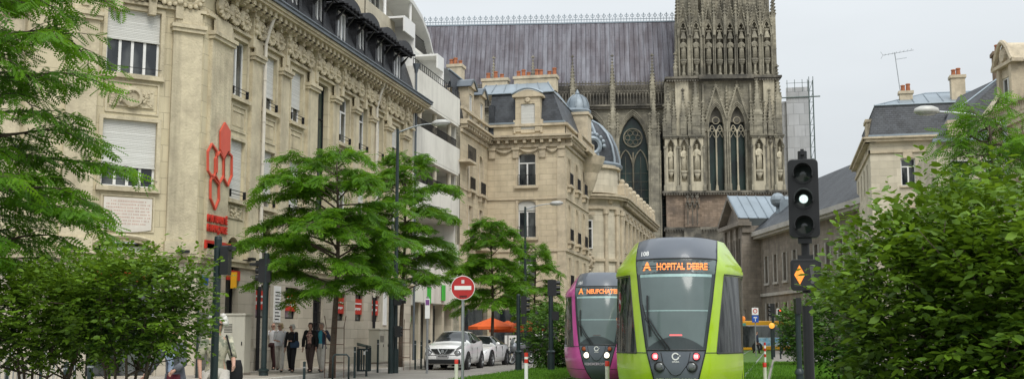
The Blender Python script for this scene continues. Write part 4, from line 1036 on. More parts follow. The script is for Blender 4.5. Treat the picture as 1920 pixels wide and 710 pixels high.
    for x, y_ in allx:
        gable(m, x, y_ - .1, 55.0, 1.9, 4.4, .2); archrib(m, x - .72, x + .72, 53.4, 55.9, y_, .1, 8)
        for s in (-.8, .8): m.cyl(x + s, y_, 46.3, 53.6, .1, 6); m.cyl(x + s, y_, 53.3, 53.7, .17, 6)
        m.lathe([(.3, 46.2), (.35, 46.6), (.2, 47), (.25, 48.2), (.55, 48.7), (.5, 48.9)], (x, y_ + .25, 0), 8)
        m.taper(x - .5, x + .5, y_ - .2, y_ + .4, 52.9, 54.2, .3); m.sph((x, y_ + .1, 54.3), .25, 6, 4)
        for k in range(4): m.sph((x + .4 * math.cos(k * 1.57 + .8), y_, 54.6 + .4 * math.sin(k * 1.57 + .8)), .17, 5, 4)
    for x in (-6.6, -4.6, -2.3, -.35, 1.52, 3.45, 5.5, 7.65, 9.75): pinn(m, x, -.75, 53.5, .4, 3.6, 3.6)
    m.cut(); pinn(m, -6.7, 0, 46, .7, 10.5, 6); m.cut(); pinn(m, 10.1, 0, 46, .6, 11.0, 6); m.cut(); pinn(m, -7.2, -.5, 46, .6, 1.5, 2.5)
    m.builds('canopy', CATH, root)
    m = MB()
    for cx_ in (-4.55, 7.55):
        m.lathe([(2.0, 57), (1.9, 68), (2.1, 68.2), (.2, 80)], (cx_, 2.4, 0), 8)
        for k in range(8): a = k * PI / 4; pinn(m, cx_ + 2.0 * math.cos(a), 2.4 + 2.0 * math.sin(a), 56.8, .4, 9, 3, False)
    wall(m, T(-2.4, .8, 0), 8, 56.5, 72, [(2.5, 3.6, 58.3, 69, 'point', 2), (4.5, 5.6, 58.3, 69, 'point', 2)], .8)
    for x in (-1.9, -1.1, -.3, 1.6, 3.4, 4.2, 5.0): m.cyl(x, .6, 56.5, 72, .17, 6)
    m.box(-2.3, 5.6, 8, 9, 56, 72)
    m.build('belfry', CATH, root)
    m = MB(); m.box(-.1, 1.4, 1.8, 2, 57, 70); m.box(1.9, 3.6, 1.8, 2, 57, 70); m.build('belfry_shade_panel', mat('opening_shade', (.015, .017, .02), .9), root)  # near-black panels behind the lancets stand in for the unlit interior
    # statues
    sm = statue_mesh(); sm.materials.append(CATHL)
    sm2 = sm.copy(); sm2.materials.clear(); sm2.materials.append(CATH)
    for x, y_, z, s in [(x, y_ + .25, 49.3, 1.05) for x, y_ in allx] + [(-3.85, -1.35, 29.6, 1.25), (6.75, -1.35, 29.6, 1.25), (-8.3, -.9, 29.8, 1.1), (10.35, -.7, 29.6, 1.1), (-6.0, -.8, 29.6, 1.2)]:
        o = bpy.data.objects.new('statue', sm2 if z > 40 else sm); COL.objects.link(o); o.parent = root; o.location = (x, y_, z); o.scale = (s * (1 + .06 * math.sin(x * 7)), s, s); o.rotation_euler = (0, 0, .5 * math.sin(x * 5))
    # ---------- nave
    YN = 4.0; m = MB(); bays = [-14.6 - 7.12 * k for k in range(-1, 6)]
    holes = [(b + 54 - 2.7, b + 54 + 2.7, 17.5, 40.3, 'point', 7.0) for b in bays]
    wall(m, T(-54, YN, 0), 47, 10, 42.0, holes, 1.2); m.box(-54, -7, YN + 1.25, YN + 1.5, 10, 44); m.box(-54, -7, YN - 4, YN, 0, 17.0)
    m.build('nave_wall', CATH, root)
    m = MB(); m.box(-54, -7, YN + 1.18, YN + 1.24, 15, 41); m.build('nave_window', GLASSG, root)
    m = MB()
    for b in bays:
        for k in range(3): archrib(m, b - 2.85 - .2 * k, b + 2.85 + .2 * k, 33.3, 40.6 + .35 * k, YN - .05 - .1 * k, .15, 14)
        m.cyl(b, YN + .7, 17, 33.8, .16, 6)
        for s in (-1, 1): archrib(m, b + (s - 1) * 1.3, b + (s + 1) * 1.3, 30.5, 34.2, YN + .7, .14, 10)
        m.tube([(b + 1.65 * math.cos(q * PI / 10), YN + .7, 36.4 + 1.65 * math.sin(q * PI / 10)) for q in range(21)], .14, 5)
        for q in range(6):
            a = q * PI / 3; m.tube([(b + .95 * math.cos(a) + .45 * math.cos(t * PI / 4), YN + .7, 36.4 + .95 * math.sin(a) + .45 * math.sin(t * PI / 4)) for t in range(9)], .07, 4)
        for s in (-1, 1):
            for k in range(9): m.box(b + s * 1.3 - 1.25, b + s * 1.3 + 1.25, YN + .95, YN + 1.0, 18 + k * 1.5, 18.05 + k * 1.5)
            m.box(b + s * 1.35 - .03, b + s * 1.35 + .03, YN + .92, YN + .98, 17.5, 33)
            m.cyl(b + s * 2.9, YN - .1, 17.5, 33.4, .2, 6)
    m.build('nave_tracery', CATH, root)
    m = MB()
    m.box(-54, -7, YN - .6, YN + 1, 41.5, 41.9); m.box(-54, -7, YN - .9, YN + 1, 41.9, 42.2)
    # open arcade gallery
    x = -54
    while x < -7.2:
        m.box(x - .08, x + .08, YN - .6, YN - .45, 42.2, 44.6); archrib(m, x, x + .55, 43.6, 44.5, YN - .52, .07, 5); gable(m, x + .27, YN - .55, 44.6, .55, 1.0, .09, False); x += .55
    m.box(-54, -7, YN - .65, YN - .4, 44.5, 44.75); m.box(-54, -7, YN + .2, YN + .4, 42.2, 46)
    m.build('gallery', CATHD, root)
    m = MB()
    for b in bays[:]:
        x = b - 3.56
        m.box(x - .75, x + .75, YN - 4.5, YN + .2, 0, 34); pinn(m, x, YN - 3.2, 30, 1.5, 7.5, 6.0); pinn(m, x, YN - .5, 41.5, .9, 3.5, 5.8)
        for s in (-.75, .75): pinn(m, x + s, YN - 4.0, 33, .5, 3.0, 3.4)
        m.box(x - .5, x + .5, YN - 4.0, YN, 34, 36.5); m.add([(x - .3, YN - 4, 36), (x + .3, YN - 4, 36), (x + .3, YN, 40.5), (x - .3, YN, 40.5), (x - .3, YN - 4, 34.5), (x + .3, YN - 4, 34.5), (x + .3, YN, 38.5), (x - .3, YN, 38.5)], [(0, 1, 2, 3), (5, 4, 7, 6), (4, 0, 3, 7), (1, 5, 6, 2)])
        for s in (-.95, .95): m.cyl(x + s, YN - 4.55, 17, 33.2, .18, 6)
        m.cut()
    m.builds('flying_buttress', CATH, root)
    for b in bays[1:4]:
        o = bpy.data.objects.new('statue', sm); COL.objects.link(o); o.parent = root; o.location = (b - 3.56, YN - 4.8, 28.5); o.scale = (1.3, 1.2, 1.3)
    # roof
    lead = mat('lead_roof', (.150, .148, .165), .55, .0, var=.15, vs=.25, dirt=(.072, .060, .066), ds=.25, dk=.85, dlo=.38, dhi=.6, brick=(99, 99, .001, .0), spec=.5, tilevar=.2)
    nt = lead.node_tree; b_ = [n for n in nt.nodes if n.type == 'BSDF_PRINCIPLED'][0]; cl = b_.inputs['Base Color'].links[0].from_socket
    uv = mapped(nt, 'UV', (1, 1, 1)); rot = nd(nt, 'ShaderNodeMapping'); rot.inputs['Rotation'].default_value = (0, 0, R(90)); nt.links.new(uv, rot.inputs[0])
    bt = nd(nt, 'ShaderNodeTexBrick', i_Scale=1.0); bt.offset = .37; bt.inputs['Color1'].default_value = (1.15, 1.12, 1.2, 1); bt.inputs['Color2'].default_value = (.72, .66, .74, 1); bt.inputs['Mortar'].default_value = (.5, .5, .53, 1)
    bt.inputs['Mortar Size'].default_value = .035; bt.inputs['Brick Width'].default_value = 1.9; bt.inputs['Row Height'].default_value = .62; nt.links.new(rot.outputs[0], bt.inputs['Vector'])
    c2 = mixc(nt, 1.0, cl, bt.outputs[0], 'MULTIPLY')
    sv = mapped(nt, 'Object', (1.1, .2, .05)); n3 = noise(nt, sv, 1.0, 6, .65, .46, .66); c3 = mixc(nt, mul(nt, n3, .5), c2, (.27, .28, .32)); nt.links.new(c3, b_.inputs['Base Color'])
    m = MB(); m.add([(-56, YN + .3, 45.2), (-6, YN + .3, 45.2), (-6, YN + 7.5, 59.5), (-56, YN + 7.5, 59.5), (-56, YN + 14.7, 45.2), (-6, YN + 14.7, 45.2)], [(0, 1, 2, 3), (3, 2, 5, 4)])
    m.build('nave_roof', lead, root)
    m = MB()
    for k in range(56):
        x = -55.6 + k * .885; m.add([(x - .04, YN + .24, 45.25), (x + .04, YN + .24, 45.25), (x + .04, YN + 7.4, 59.5), (x - .04, YN + 7.4, 59.5), (x, YN + .16, 45.3), (x, YN + 7.32, 59.55)], [(0, 4, 5, 3), (4, 1, 2, 5)])
    m.build('roof_seams', lead, root)
    # ridge cresting
    m = MB(); x = -55.5; yr = YN + 7.5; m.box(-56, -6, yr - .15, yr + .15, 59.4, 59.65); m.box(-56, -6, yr - .05, yr + .05, 60.1, 60.2)
    while x < -6:
        m.box(x - .06, x + .06, yr - .05, yr + .05, 59.6, 60.9); m.add([(x, yr, 60.7), (x + .16, yr, 61.0), (x, yr, 61.4), (x - .16, yr, 61.0)], [(0, 1, 2, 3)])
        for s in (-1, 1): m.tube([(x, yr, 60.5), (x + s * .25, yr, 60.6), (x + s * .33, yr, 60.9), (x + s * .22, yr, 60.98)], .055, 4)
        m.box(x + .49, x + .57, yr - .04, yr + .04, 59.6, 60.5); x += 1.06
    m.build('ridge_cresting', ZINC, root)
cathedral()

def scaffold():
    a = onY(1490, 628, 206)[0]; root = empty('scaffolding', (a, 206, 0), 0, 'scaffolding tower wrapped in pale mesh sheeting beside the cathedral', 'scaffolding')
    m = MB(); m.box(-.2, 3.6, -1, 3, 0, 44.8); m.box(-1.0, -.2, -.3, 3, 0, 42.5)
    m.build('sheeting', mat('mesh_sheeting', (.50, .51, .52), .8, var=.12, vs=.6, brick=(1.9, 2.0, .06, .35), streak=.2, dirt=(.33, .34, .35), ds=.3, dk=.6), root)
    m = MB()
    for x in (3.75, 4.45, -3.9, -2.6, -1.1):
        top = 46.6 if x > 0 else 39 + x
        for y in (-1.1, 2): m.tube([(x, y, 0), (x, y, top)], .06, 4)
        if x < 4:
            pass
    for z in np.arange(2, 46, 2.0):
        m.tube([(3.75, -1.1, z), (4.45, -1.1, z)], .05, 4); m.tube([(3.75, -1.1, z), (4.45, -1.1, z + 2)], .04, 4)
        if z < 38: m.tube([(-3.9, -1.1, z), (-1, -1.1, z)], .06, 4); m.tube([(-3.9, -1.1, z), (-1.1, -1.1, z + 2 * (1 if int(z) % 4 else -1))], .04, 4); m.tube([(-3.9, -1.1, z + .9), (-1, -1.1, z + .9)], .04, 4)
    m.tube([(-1.4, -1.1, 43), (5.6, -1.1, 43)], .12, 4)
    for x in (0, 1.3, 2.6, 3.5): m.tube([(x, -1, 44), (x, -1, 46.2)], .05, 4)
    m.tube([(-.2, -1, 45.6), (4.5, -1, 45.6)], .04, 4)
    m.build('scaffold_tubes', mat('scaffold_steel', (.16, .20, .19), .5, .5), root)
    m = MB()
    for z in np.arange(4, 36, 4.0): m.box(-3.9, -1.0, -1.0, 2, float(z), float(z) + .6)
    m.build('decking', mat('scaffold_deck', (.30, .30, .28), .8), root)
scaffold()

# ================================================================== right side
def palais():
    a = (-1.6, 120.7); ang = -73.17
    root = empty('courthouse', (a[0], a[1], 0), R(ang), 'long grey stone courthouse with slate roof and zinc pedimented pavilion', 'building')
    W = 34.0; hs = []
    for k in range(11):
        u = 1.6 + 3.05 * k
        hs += [(u, u + 1.05, 6.6, 9.3), (u, u + 1.05, 1.4, 4.6, 'round', .5)]
    m = MB(); wall(m, T(0, 0, 0), W, 0, 11.2, hs, .35); m.build('wall', GREYSTONE, root)
    m = MB(); m.box(0, W, -.75, .3, 11.2, 11.45); m.box(0, W, -1.0, .3, 11.453, 11.9); m.box(0, W, -.15, 0, 5.3, 5.6)
    for h in hs:
        m.cut(); m.box(h[0] - .2, h[0] - .003, -.08, 0, h[2], h[3]); m.box(h[1] + .003, h[1] + .2, -.08, 0, h[2], h[3]); m.box(h[0] - .25, h[1] + .25, -.15, 0, h[2] - .22, h[2] - .003)
    m.builds('cornice_and_surrounds', mat('pale_cornice', (.46, .44, .40), .8, var=.1, dirt=(.2, .19, .17), ds=.6, dk=.5), root)
    for h in hs: window(root, T(0, 0, 0), h[0], h[2], h[1] - h[0], h[3] - h[2], 'two', .3, frame=IRON)
    m = MB(); m.add([(0, -.9, 11.9), (W, -.9, 11.9), (W, 5.5, 17.3), (0, 5.5, 17.3)], [(0, 1, 2, 3)]); m.add([(0, -.9, 11.9), (0, 5.5, 17.3), (0, 11, 11.9)], [(0, 1, 2)]); m.build('roof', SLATE, root)
    # pedimented pavilion at the far end, projecting
    m = MB(); PW = 7.5
    hp = [(1.2 + 2.1 * k, 2.1 + 2.1 * k, z, z + h_) for k in range(3) for z, h_ in ((8.4, 3.0), (4.4, 2.0))]
    wall(m, T(-PW, -1.7, 0), PW, 0, 12.6, hp, .4); m.box(-.3, 0, -1.7, 0, 0, 12.6)
    m.ext([(-PW - .3, 13.0), (.3, 13.0), (-PW / 2, 15.6)], -1.6, -1.2)
    m.build('pavilion_wall', GREYSTONE, root)
    m = MB(); m.box(-PW - .5, .5, -2.4, -1.0, 12.6, 13.0)
    for s in (-1, 1): m.ext([(-PW / 2 + s * (PW / 2 + .5), 13.0), (-PW / 2 + s * (PW / 2 + .5), 13.35), (-PW / 2, 16.1), (-PW / 2, 15.7)][::s], -2.4, -1.2)
    for k in range(4): m.box(-PW + .1 + 2.3 * k, -PW + .6 + 2.3 * k, -1.95, -1.7, 4, 12.5)
    m.box(.0, .25, -1.9, -.2, 11.9, 12.6)
    m.build('pediment', GREYSTONE, root)
    for h in hp: window(root, T(-PW, -1.7, 0), h[0], h[2], h[1] - h[0], h[3] - h[2], 'two', .35, frame=IRON)
    m = MB(); m.add([(-PW / 2, -2.4, 16.15), (.6, -2.4, 13.35), (.6, 6, 13.35), (-PW / 2, 6, 16.15), (-PW - .6, -2.4, 13.35), (-PW - .6, 6, 13.35)], [(0, 1, 2, 3), (4, 0, 3, 5)])
    for k in range(9): y = -2.3 + k; m.tube([(-PW / 2, y, 16.2), (.6, y, 13.4)], .05, 4)
    m.build('pavilion_roof', ZINC, root)
    m = MB(); m.box(1.8, 3.2, 1.2, 3.5, 13.0, 15.0); m.sph((2.5, 1.2, 15.0), .75, 10, 6); dm = m.build('lucarne', LEADBLUE, root)
    m = MB(); m.lathe([(.01, 0), (.5, 0)], (2.5, 1.15, 14.6), 12, 'y'); m.build('pane', GLASS, dm)
palais()

def right_block():
    root = empty('cream_corner_house', (6.35, 80, 0), 0, 'cream corner house with black slate mansard, zinc top and television aerial', 'building')
    W = 9.0
    FB = T(0, 0, 0); FS = T(0, 14, 0, -90)
    hs = [(1.93, 2.87, 11.3, 13.15), (1.93, 2.87, 7.6, 9.8), (5.6, 6.6, 11.3, 13.15), (5.6, 6.6, 7.6, 9.8), (1.9, 2.9, 3.6, 6), (5.6, 6.6, 3.6, 6)]
    m = MB(); wall(m, FB, W, 0, 14.3, hs, .2); wall(m, FS, 14, 0, 14.3, [(u, u + 1, z, z + 1.9) for u in (1.5, 4.5, 7.5, 10.5) for z in (3.6, 7.6, 11.3)], .2); m.build('wall', PALE, root)
    m = MB()
    for M_, w_ in ((FB, W), (FS, 14)):
        m.M = M_; m.box(-.12, w_ + .12, -.12, 0, 13.55, 13.75); m.box(-.3, w_ + .3, -.35, .4, 14.3, 14.5); m.box(-.4, w_ + .4, -.5, .4, 14.503, 14.62)
    m.M = FB
    for h in hs: m.box((h[0] + h[1]) / 2 - .3, (h[0] + h[1]) / 2 + .3, -.1, 0, h[3] + .02, h[3] + .6); m.box(h[0] - .1, h[1] + .1, -.12, 0, h[2] - .12, h[2] - .003)
    m.build('cornice', CREAM2, root)
    for h in hs: window(root, FB, h[0], h[2], h[1] - h[0], h[3] - h[2], 'twoT', .17)
    for u in (1.5, 4.5, 7.5, 10.5):
        for z in (3.6, 7.6, 11.3): window(root, FS, u, z, 1, 1.9, 'twoT', .17)
    m = MB(); z0, z1 = 14.62, 16.95
    m.add([(.0, -.05, z0), (W + .5, -.05, z0), (W + .5, .7, z1), (.5, .7, z1), (0, 14, z0), (.5, 13.3, z1)], [(0, 1, 2, 3), (4, 0, 3, 5)]); m.build('slate_mansard', SLATE, root)
    m = MB(); zt = 18.35
    A = (.45, .65, z1); B = (W + .5, .65, z1); C = (W + .5, 4.2, zt); D = (4.2, 4.2, zt); E = (.45, 13.3, z1); G = (4.2, 12, zt)
    m.add([A, B, C, D, E, G], [(0, 1, 2, 3), (4, 0, 3, 5)])
    for k in range(9):
        x = 1.2 + k * .95
        if x < W + .4:
            t = min(1, (x - .45) / 3.75); m.tube([(x, .63, z1 + .03), (max(x, .45) if t >= 1 else x, .65 + 3.55 * t, z1 + .03 + (zt - z1) * t)], .03, 4)
    m.tube([A, B], .07, 6); m.tube([A, D], .05, 5); m.tube([D, C], .06, 5)
    m.M = FB; m.box(-.1, W, -.42, -.3, 14.6, 14.75)
    m.build('zinc_roof', ZINC, root)
    chimney(root, FB, 2.3, 3.15, 2.2, 2.8, 16.5, 18.2, (.3, .7)); chimney(root, FB, 5.6, 6.5, 1.5, 2.3, 16.8, 19.0, (.25, .6)); chimney(root, FB, .0, .45, 2.2, 3.8, 13.5, 16.3, ())
    m = MB(); b = (2.45, 2.4, 17.3); t_ = (2.1, 2.4, 21.0)
    m.tube([b, t_], .03, 5); m.tube([(1.3, 2.2, 20.8), (3.4, 2.6, 21.15)], .018, 4); m.tube([(2.15, 2.4, 20.5), (2.9, 2.5, 20.6)], .016, 4)
    for k in range(8): x = 1.45 + k * .25; m.tube([(x, 2.0, 20.83 + .042 * k), (x, 2.6, 20.83 + .042 * k)], .01, 4)
    for s in (-1, 1): m.tube([(1.3, 2.2, 20.8), (1.15, 2.2, 20.8 + .25 * s)], .012, 4)
    m.build('aerial', GREYPOLE, root)
    m = MB(); m.box(6.2, 6.9, -.2, .6, 14.9, 16.6); m.box(6.1, 7.0, -.3, .7, 16.6, 16.8); dm = m.build('dormer', CREAM2, root)
    m = MB(); m.box(5.0, 5.5, .05, .3, 15.3, 16.1); m.build('skylight', GLASS, root)
right_block()

def gable_house():
    # between the corner house and the near stone house
    P = onY(1800, 628, 66); root = empty('slate_gable_house', (P[0] + .75, 66, -.2), 0, 'narrow cream house with steep slate roofs and brick chimney between two larger houses', 'building')
    m = MB(); m.box(-1.5, 5, 0, 10, 0, 12.2); m.ext([(-.1, 12.2), (3.2, 12.2), (3.2, 15.4), (2.2, 15.2)], -.0, .35); m.build('wall', PALE, root)
    m = MB(); m.add([(1.0, -.1, 12.4), (4.6, -.1, 12.4), (4.4, .9, 15.9), (2.4, .9, 15.9)], [(0, 1, 2, 3)]); m.add([(-1.6, -.3, 12.2), (1.0, -.1, 12.4), (2.4, .9, 15.9), (.2, 3, 15.2)], [(0, 1, 2, 3)]); m.build('slate_roof', SLATE, root)
    m = MB(); m.tube([(1.0, -.12, 12.4), (2.4, .88, 15.95)], .07, 5); m.tube([(-.2, 0, 14.0), (2.4, .7, 16.0), (4.4, .8, 16.0)], .06, 5); m.box(-1.7, 5, -.35, .1, 12.1, 12.3); m.build('flashing', ZINC, root)
    chimney(root, T(0, 0, 0), 1.9, 2.75, 1.0, 1.8, 14.5, 17.3, (.3, .75), BRICK); chimney(root, T(0, 0, 0), 2.95, 3.8, 1.4, 2.0, 14.5, 17.3, (.3,), CREAM2)
    m = MB()
    for x in (-.9,): m.box(x, x + 1.0, -.25, .8, 12.3, 13.3); 
    m.build('dormer', CREAM2, root); window(root, T(0, 0, 0), -.8, 9.4, .95, 1.7, 'twoT', -.02); window(root, T(0, 0, 0), .9, 9.4, .95, 1.7, 'twoT', -.02)
gable_house()

def near_right():
    root = empty('near_stone_house', (10.95, 59.8, -1.2), R(12), 'tall stone house at the right edge with arched carved dormer and heavy cornice', 'building')
    F_ = T(0, 0, 0, -90)     # facade along the street going toward the camera, outward -x
    W = 14; hs = [(u, u + 1.15, z, z + 2.2) for u in (1.6, 4.8, 8, 11) for z in (2.2, 5.9, 9.2)]
    m = MB(); wall(m, F_, W, 0, 12.2, hs, .25); m.M = Matrix(); m.quad((0, 0, 0), (8, 0, 0), (8, 0, 12.2), (0, 0, 12.2)); m.build('wall', CREAM, root)
    m = MB(); m.M = F_; m.box(-.2, W, -.4, 0, 12.2, 12.45); m.box(-.3, W, -.55, 0, 12.453, 12.7)
    for k in range(24): m.box(k * .6, k * .6 + .25, -.45, 0, 11.9, 12.2)
    m.box(0, W, -.12, 0, 11.3, 11.5)
    for h in hs: m.box(h[0] - .2, h[0] - .003, -.08, 0, h[2], h[3]); m.box(h[1] + .003, h[1] + .2, -.08, 0, h[2], h[3]); m.box(h[0] - .3, h[1] + .3, -.25, 0, h[3] + .1, h[3] + .3); m.box(h[0] - .25, h[1] + .25, -.2, 0, h[2] - .2, h[2] - .003)
    m.build('cornice', CREAM2, root)
    for h in hs: window(root, F_, h[0], h[2], h[1] - h[0], h[3] - h[2], 'twoT', .2)
    m = MB(); m.M = F_; m.add([(-.2, 0, 12.7), (W, 0, 12.7), (W, 1.2, 15.4), (-.2, 1.2, 15.4)], [(0, 1, 2, 3)]); m.quad((-.2, 0, 12.7), (-.2, 1.2, 15.4), (-.2, 8, 15.4), (-.2, 8, 12.7)); m.add([(-.2, 1.2, 15.4), (W, 1.2, 15.4), (W, 6, 16.3), (-.2, 6, 16.3)], [(0, 1, 2, 3)]); m.build('mansard', SLATE, root)
    for i, u in enumerate((1.3,)):
        m = MB(); m.M = F_
        for x in (u - .85, u + .6): m.box(x, x + .28, -.25, 1.2, 12.7, 15.6)
        m.box(u - .57, u + .6, -.1, 1.2, 15.0, 15.6)
        pts = [(u - 1.15, 15.6)] + [(u - 1.0 + 2.05 * k / 10, 15.75 + .95 * math.sin(PI * k / 10)) for k in range(11)] + [(u + 1.2, 15.6)]
        m.ext(pts, -.15, 1.2); m.tube([(p[0], -.28, p[1] + .02) for p in pts], .12, 6); m.lathe([(.02, -.3), (.3, -.3), (.36, -.15)], (u, 0, 16.05), 12, 'y', cap=False); m.box(u - 1.25, u + 1.3, -.35, .2, 15.5, 15.66)
        dm = m.build('dormer', CREAM2, root); window(dm, F_, u - .57, 12.95, 1.17, 2.05, 'two', -.02)
    m = MB(); balustrade(m, F_, 0, W, 12.7, .8, -.5); m.build('balustrade', CREAM2, root)
near_right()
# ================================================================== ground
PAVE = mat('beige_paving', (.40, .36, .31), .85, var=.08, vs=1.2, dirt=(.25, .23, .20), ds=.5, dk=.5, brick=(.6, .4, .012, .28), tilevar=.07, bump=.006)
ROAD = mat('worn_road', (.25, .235, .21), .88, var=.12, vs=.7, dirt=(.15, .14, .13), ds=.3, dk=.5, bump=.006, bs=60)
SOIL = mat('lawn_soil', (.07, .14, .022), .95, var=.4, vs=3)
def sheet(name, label, mtl, x0, x1, y0, y1, z, z0=None):
    m = MB()
    if z0 is None: m.quad((x0, y0, z), (x1, y0, z), (x1, y1, z), (x0, y1, z))
    else: m.box(x0, x1, y0, y1, z0, z)
    return tag(m.build(name, mtl), label, name.replace('_', ' '), kind='structure')
sheet('ground', 'grey beige ground of the square reaching the horizon', ROAD, -1500, 1500, -100, 3000, 0)
sheet('pavement', 'beige pavement along the stone corner building', PAVE, -19.6, -15.3, 24, 92, .11, -.1)
sheet('kerb', 'pale stone kerb edging the left pavement', mat('kerb_stone', (.45, .43, .39), .8, var=.1), -15.3, -15.0, 24, 92, .118, -.1)
sheet('crossing', 'pale paved crossing at the street corner', PAVE, -40, -15.4, 6, 23.9, .004)
sheet('lawn', 'mown green lawn strip beside the tram tracks', SOIL, -9.8, -6.6, 24, 52, .05, -.05)
sheet('track_bed', 'grassed bed between the tram rails', SOIL, -6.5, -.4, 10, 130, .012)
sheet('lawn', 'mown green lawn strip right of the trams', SOIL, -.3, 3.4, 24, 62, .05, -.05)
sheet('path', 'pale concrete strip across the lawn', PAVE, -9.2, -6.8, 43.6, 44.8, .056)
sheet('pavement', 'light pavement in front of the right hand houses', PAVE, 5.2, 12, 20, 110, .11, -.1)
m = MB()
for c in (-1.9, -5.05):
    for s in (-.72, .72): m.box(c + s - .035, c + s + .035, 5, 130, -.02, .03)
tag(m.build('tram_rails', GREYPOLE), 'steel rails of the double tram track', 'rails', kind='structure')
m = MB()
for k in range(6): m.box(-9.9, -8, 58 + k * 1.0, 58.5 + k * 1.0, .002, .006)
tag(m.build('road_marking', WHITES), 'white painted crossing bars on the road', 'road marking', kind='structure')

def fastmesh(name, V, Fc, nv, mtl, tint=None, parent=None):
    """V (N*k,3) vertices, Fc list of faces arrays all same length nv"""
    me = bpy.data.meshes.new(name); me.vertices.add(len(V)); me.vertices.foreach_set('co', V.astype(np.float32).ravel())
    nf = len(Fc); me.loops.add(nf * nv); me.loops.foreach_set('vertex_index', Fc.astype(np.int32).ravel())
    me.polygons.add(nf); me.polygons.foreach_set('loop_start', np.arange(0, nf * nv, nv, dtype=np.int32))
    try: me.polygons.foreach_set('loop_total', np.full(nf, nv, dtype=np.int32))
    except Exception: pass
    me.update(calc_edges=True)
    if tint is not None:
        a = me.attributes.new('tint', 'FLOAT', 'POINT'); a.data.foreach_set('value', tint.astype(np.float32))
    me.materials.append(mtl); o = bpy.data.objects.new(name, me); COL.objects.link(o)
    if parent is not None: o.parent = parent
    return o
def norm(a): return a / np.maximum(1e-9, np.linalg.norm(a, axis=-1, keepdims=True))
def leaves(name, P, D, S, tv, tf, mtl, parent, updir=.6, tint=None, rs=None):
    rs = rs or rng; n = len(P); D = norm(D)
    up = norm(rs.normal(0, .5, (n, 3)) + np.array([0, 0, updir + .3])); Y = norm(np.cross(up, D)); Z = np.cross(D, Y)
    tv = np.array(tv, float); k = len(tv)
    V = P[:, None, :] + S[:, None, None] * (tv[None, :, 0:1] * D[:, None, :] + tv[None, :, 1:2] * Y[:, None, :] + tv[None, :, 2:3] * Z[:, None, :])
    tf = np.array(tf); Fc = (np.arange(n) * k)[:, None, None] + tf[None]
    t = rs.uniform(0, 1, n) if tint is None else tint
    return fastmesh(name, V.reshape(-1, 3), Fc.reshape(-1, tf.shape[1]), tf.shape[1], mtl, np.repeat(t, k), parent)
def pinnate(nl=7, ll=.30, lw=.10):
    v = []; f = []
    for i in range(nl):
        x = .08 + .88 * i / (nl - 1); sc = math.sin(PI * (.15 + .8 * i / (nl - 1))) ** .5
        for s in (-1, 1):
            b = len(v); dx, dy = .45 * ll * sc, .9 * ll * sc * s
            v += [(x, 0, 0), (x + dx * .5 + lw * .5, dy * .5, -.015), (x + dx, dy, -.05), (x + dx * .5 - lw * .5, dy * .5, -.015)]; f.append((b, b + 1, b + 2, b + 3))
    return v, f
OV = ([(0, 0, 0), (.28, .22, .03), (.62, .24, .01), (1, 0, -.08), (.62, -.24, .01), (.28, -.22, .03), (.32, 0, -.03), (.66, 0, -.05)], [(0, 1, 6, 5), (1, 2, 7, 6), (6, 7, 4, 5), (2, 3, 4, 7)])
OV = (OV[0], [(0, 6, 1, 1), ][:0] + [(0, 5, 6, 1), (1, 6, 7, 2), (6, 5, 4, 7), (2, 7, 4, 3)])

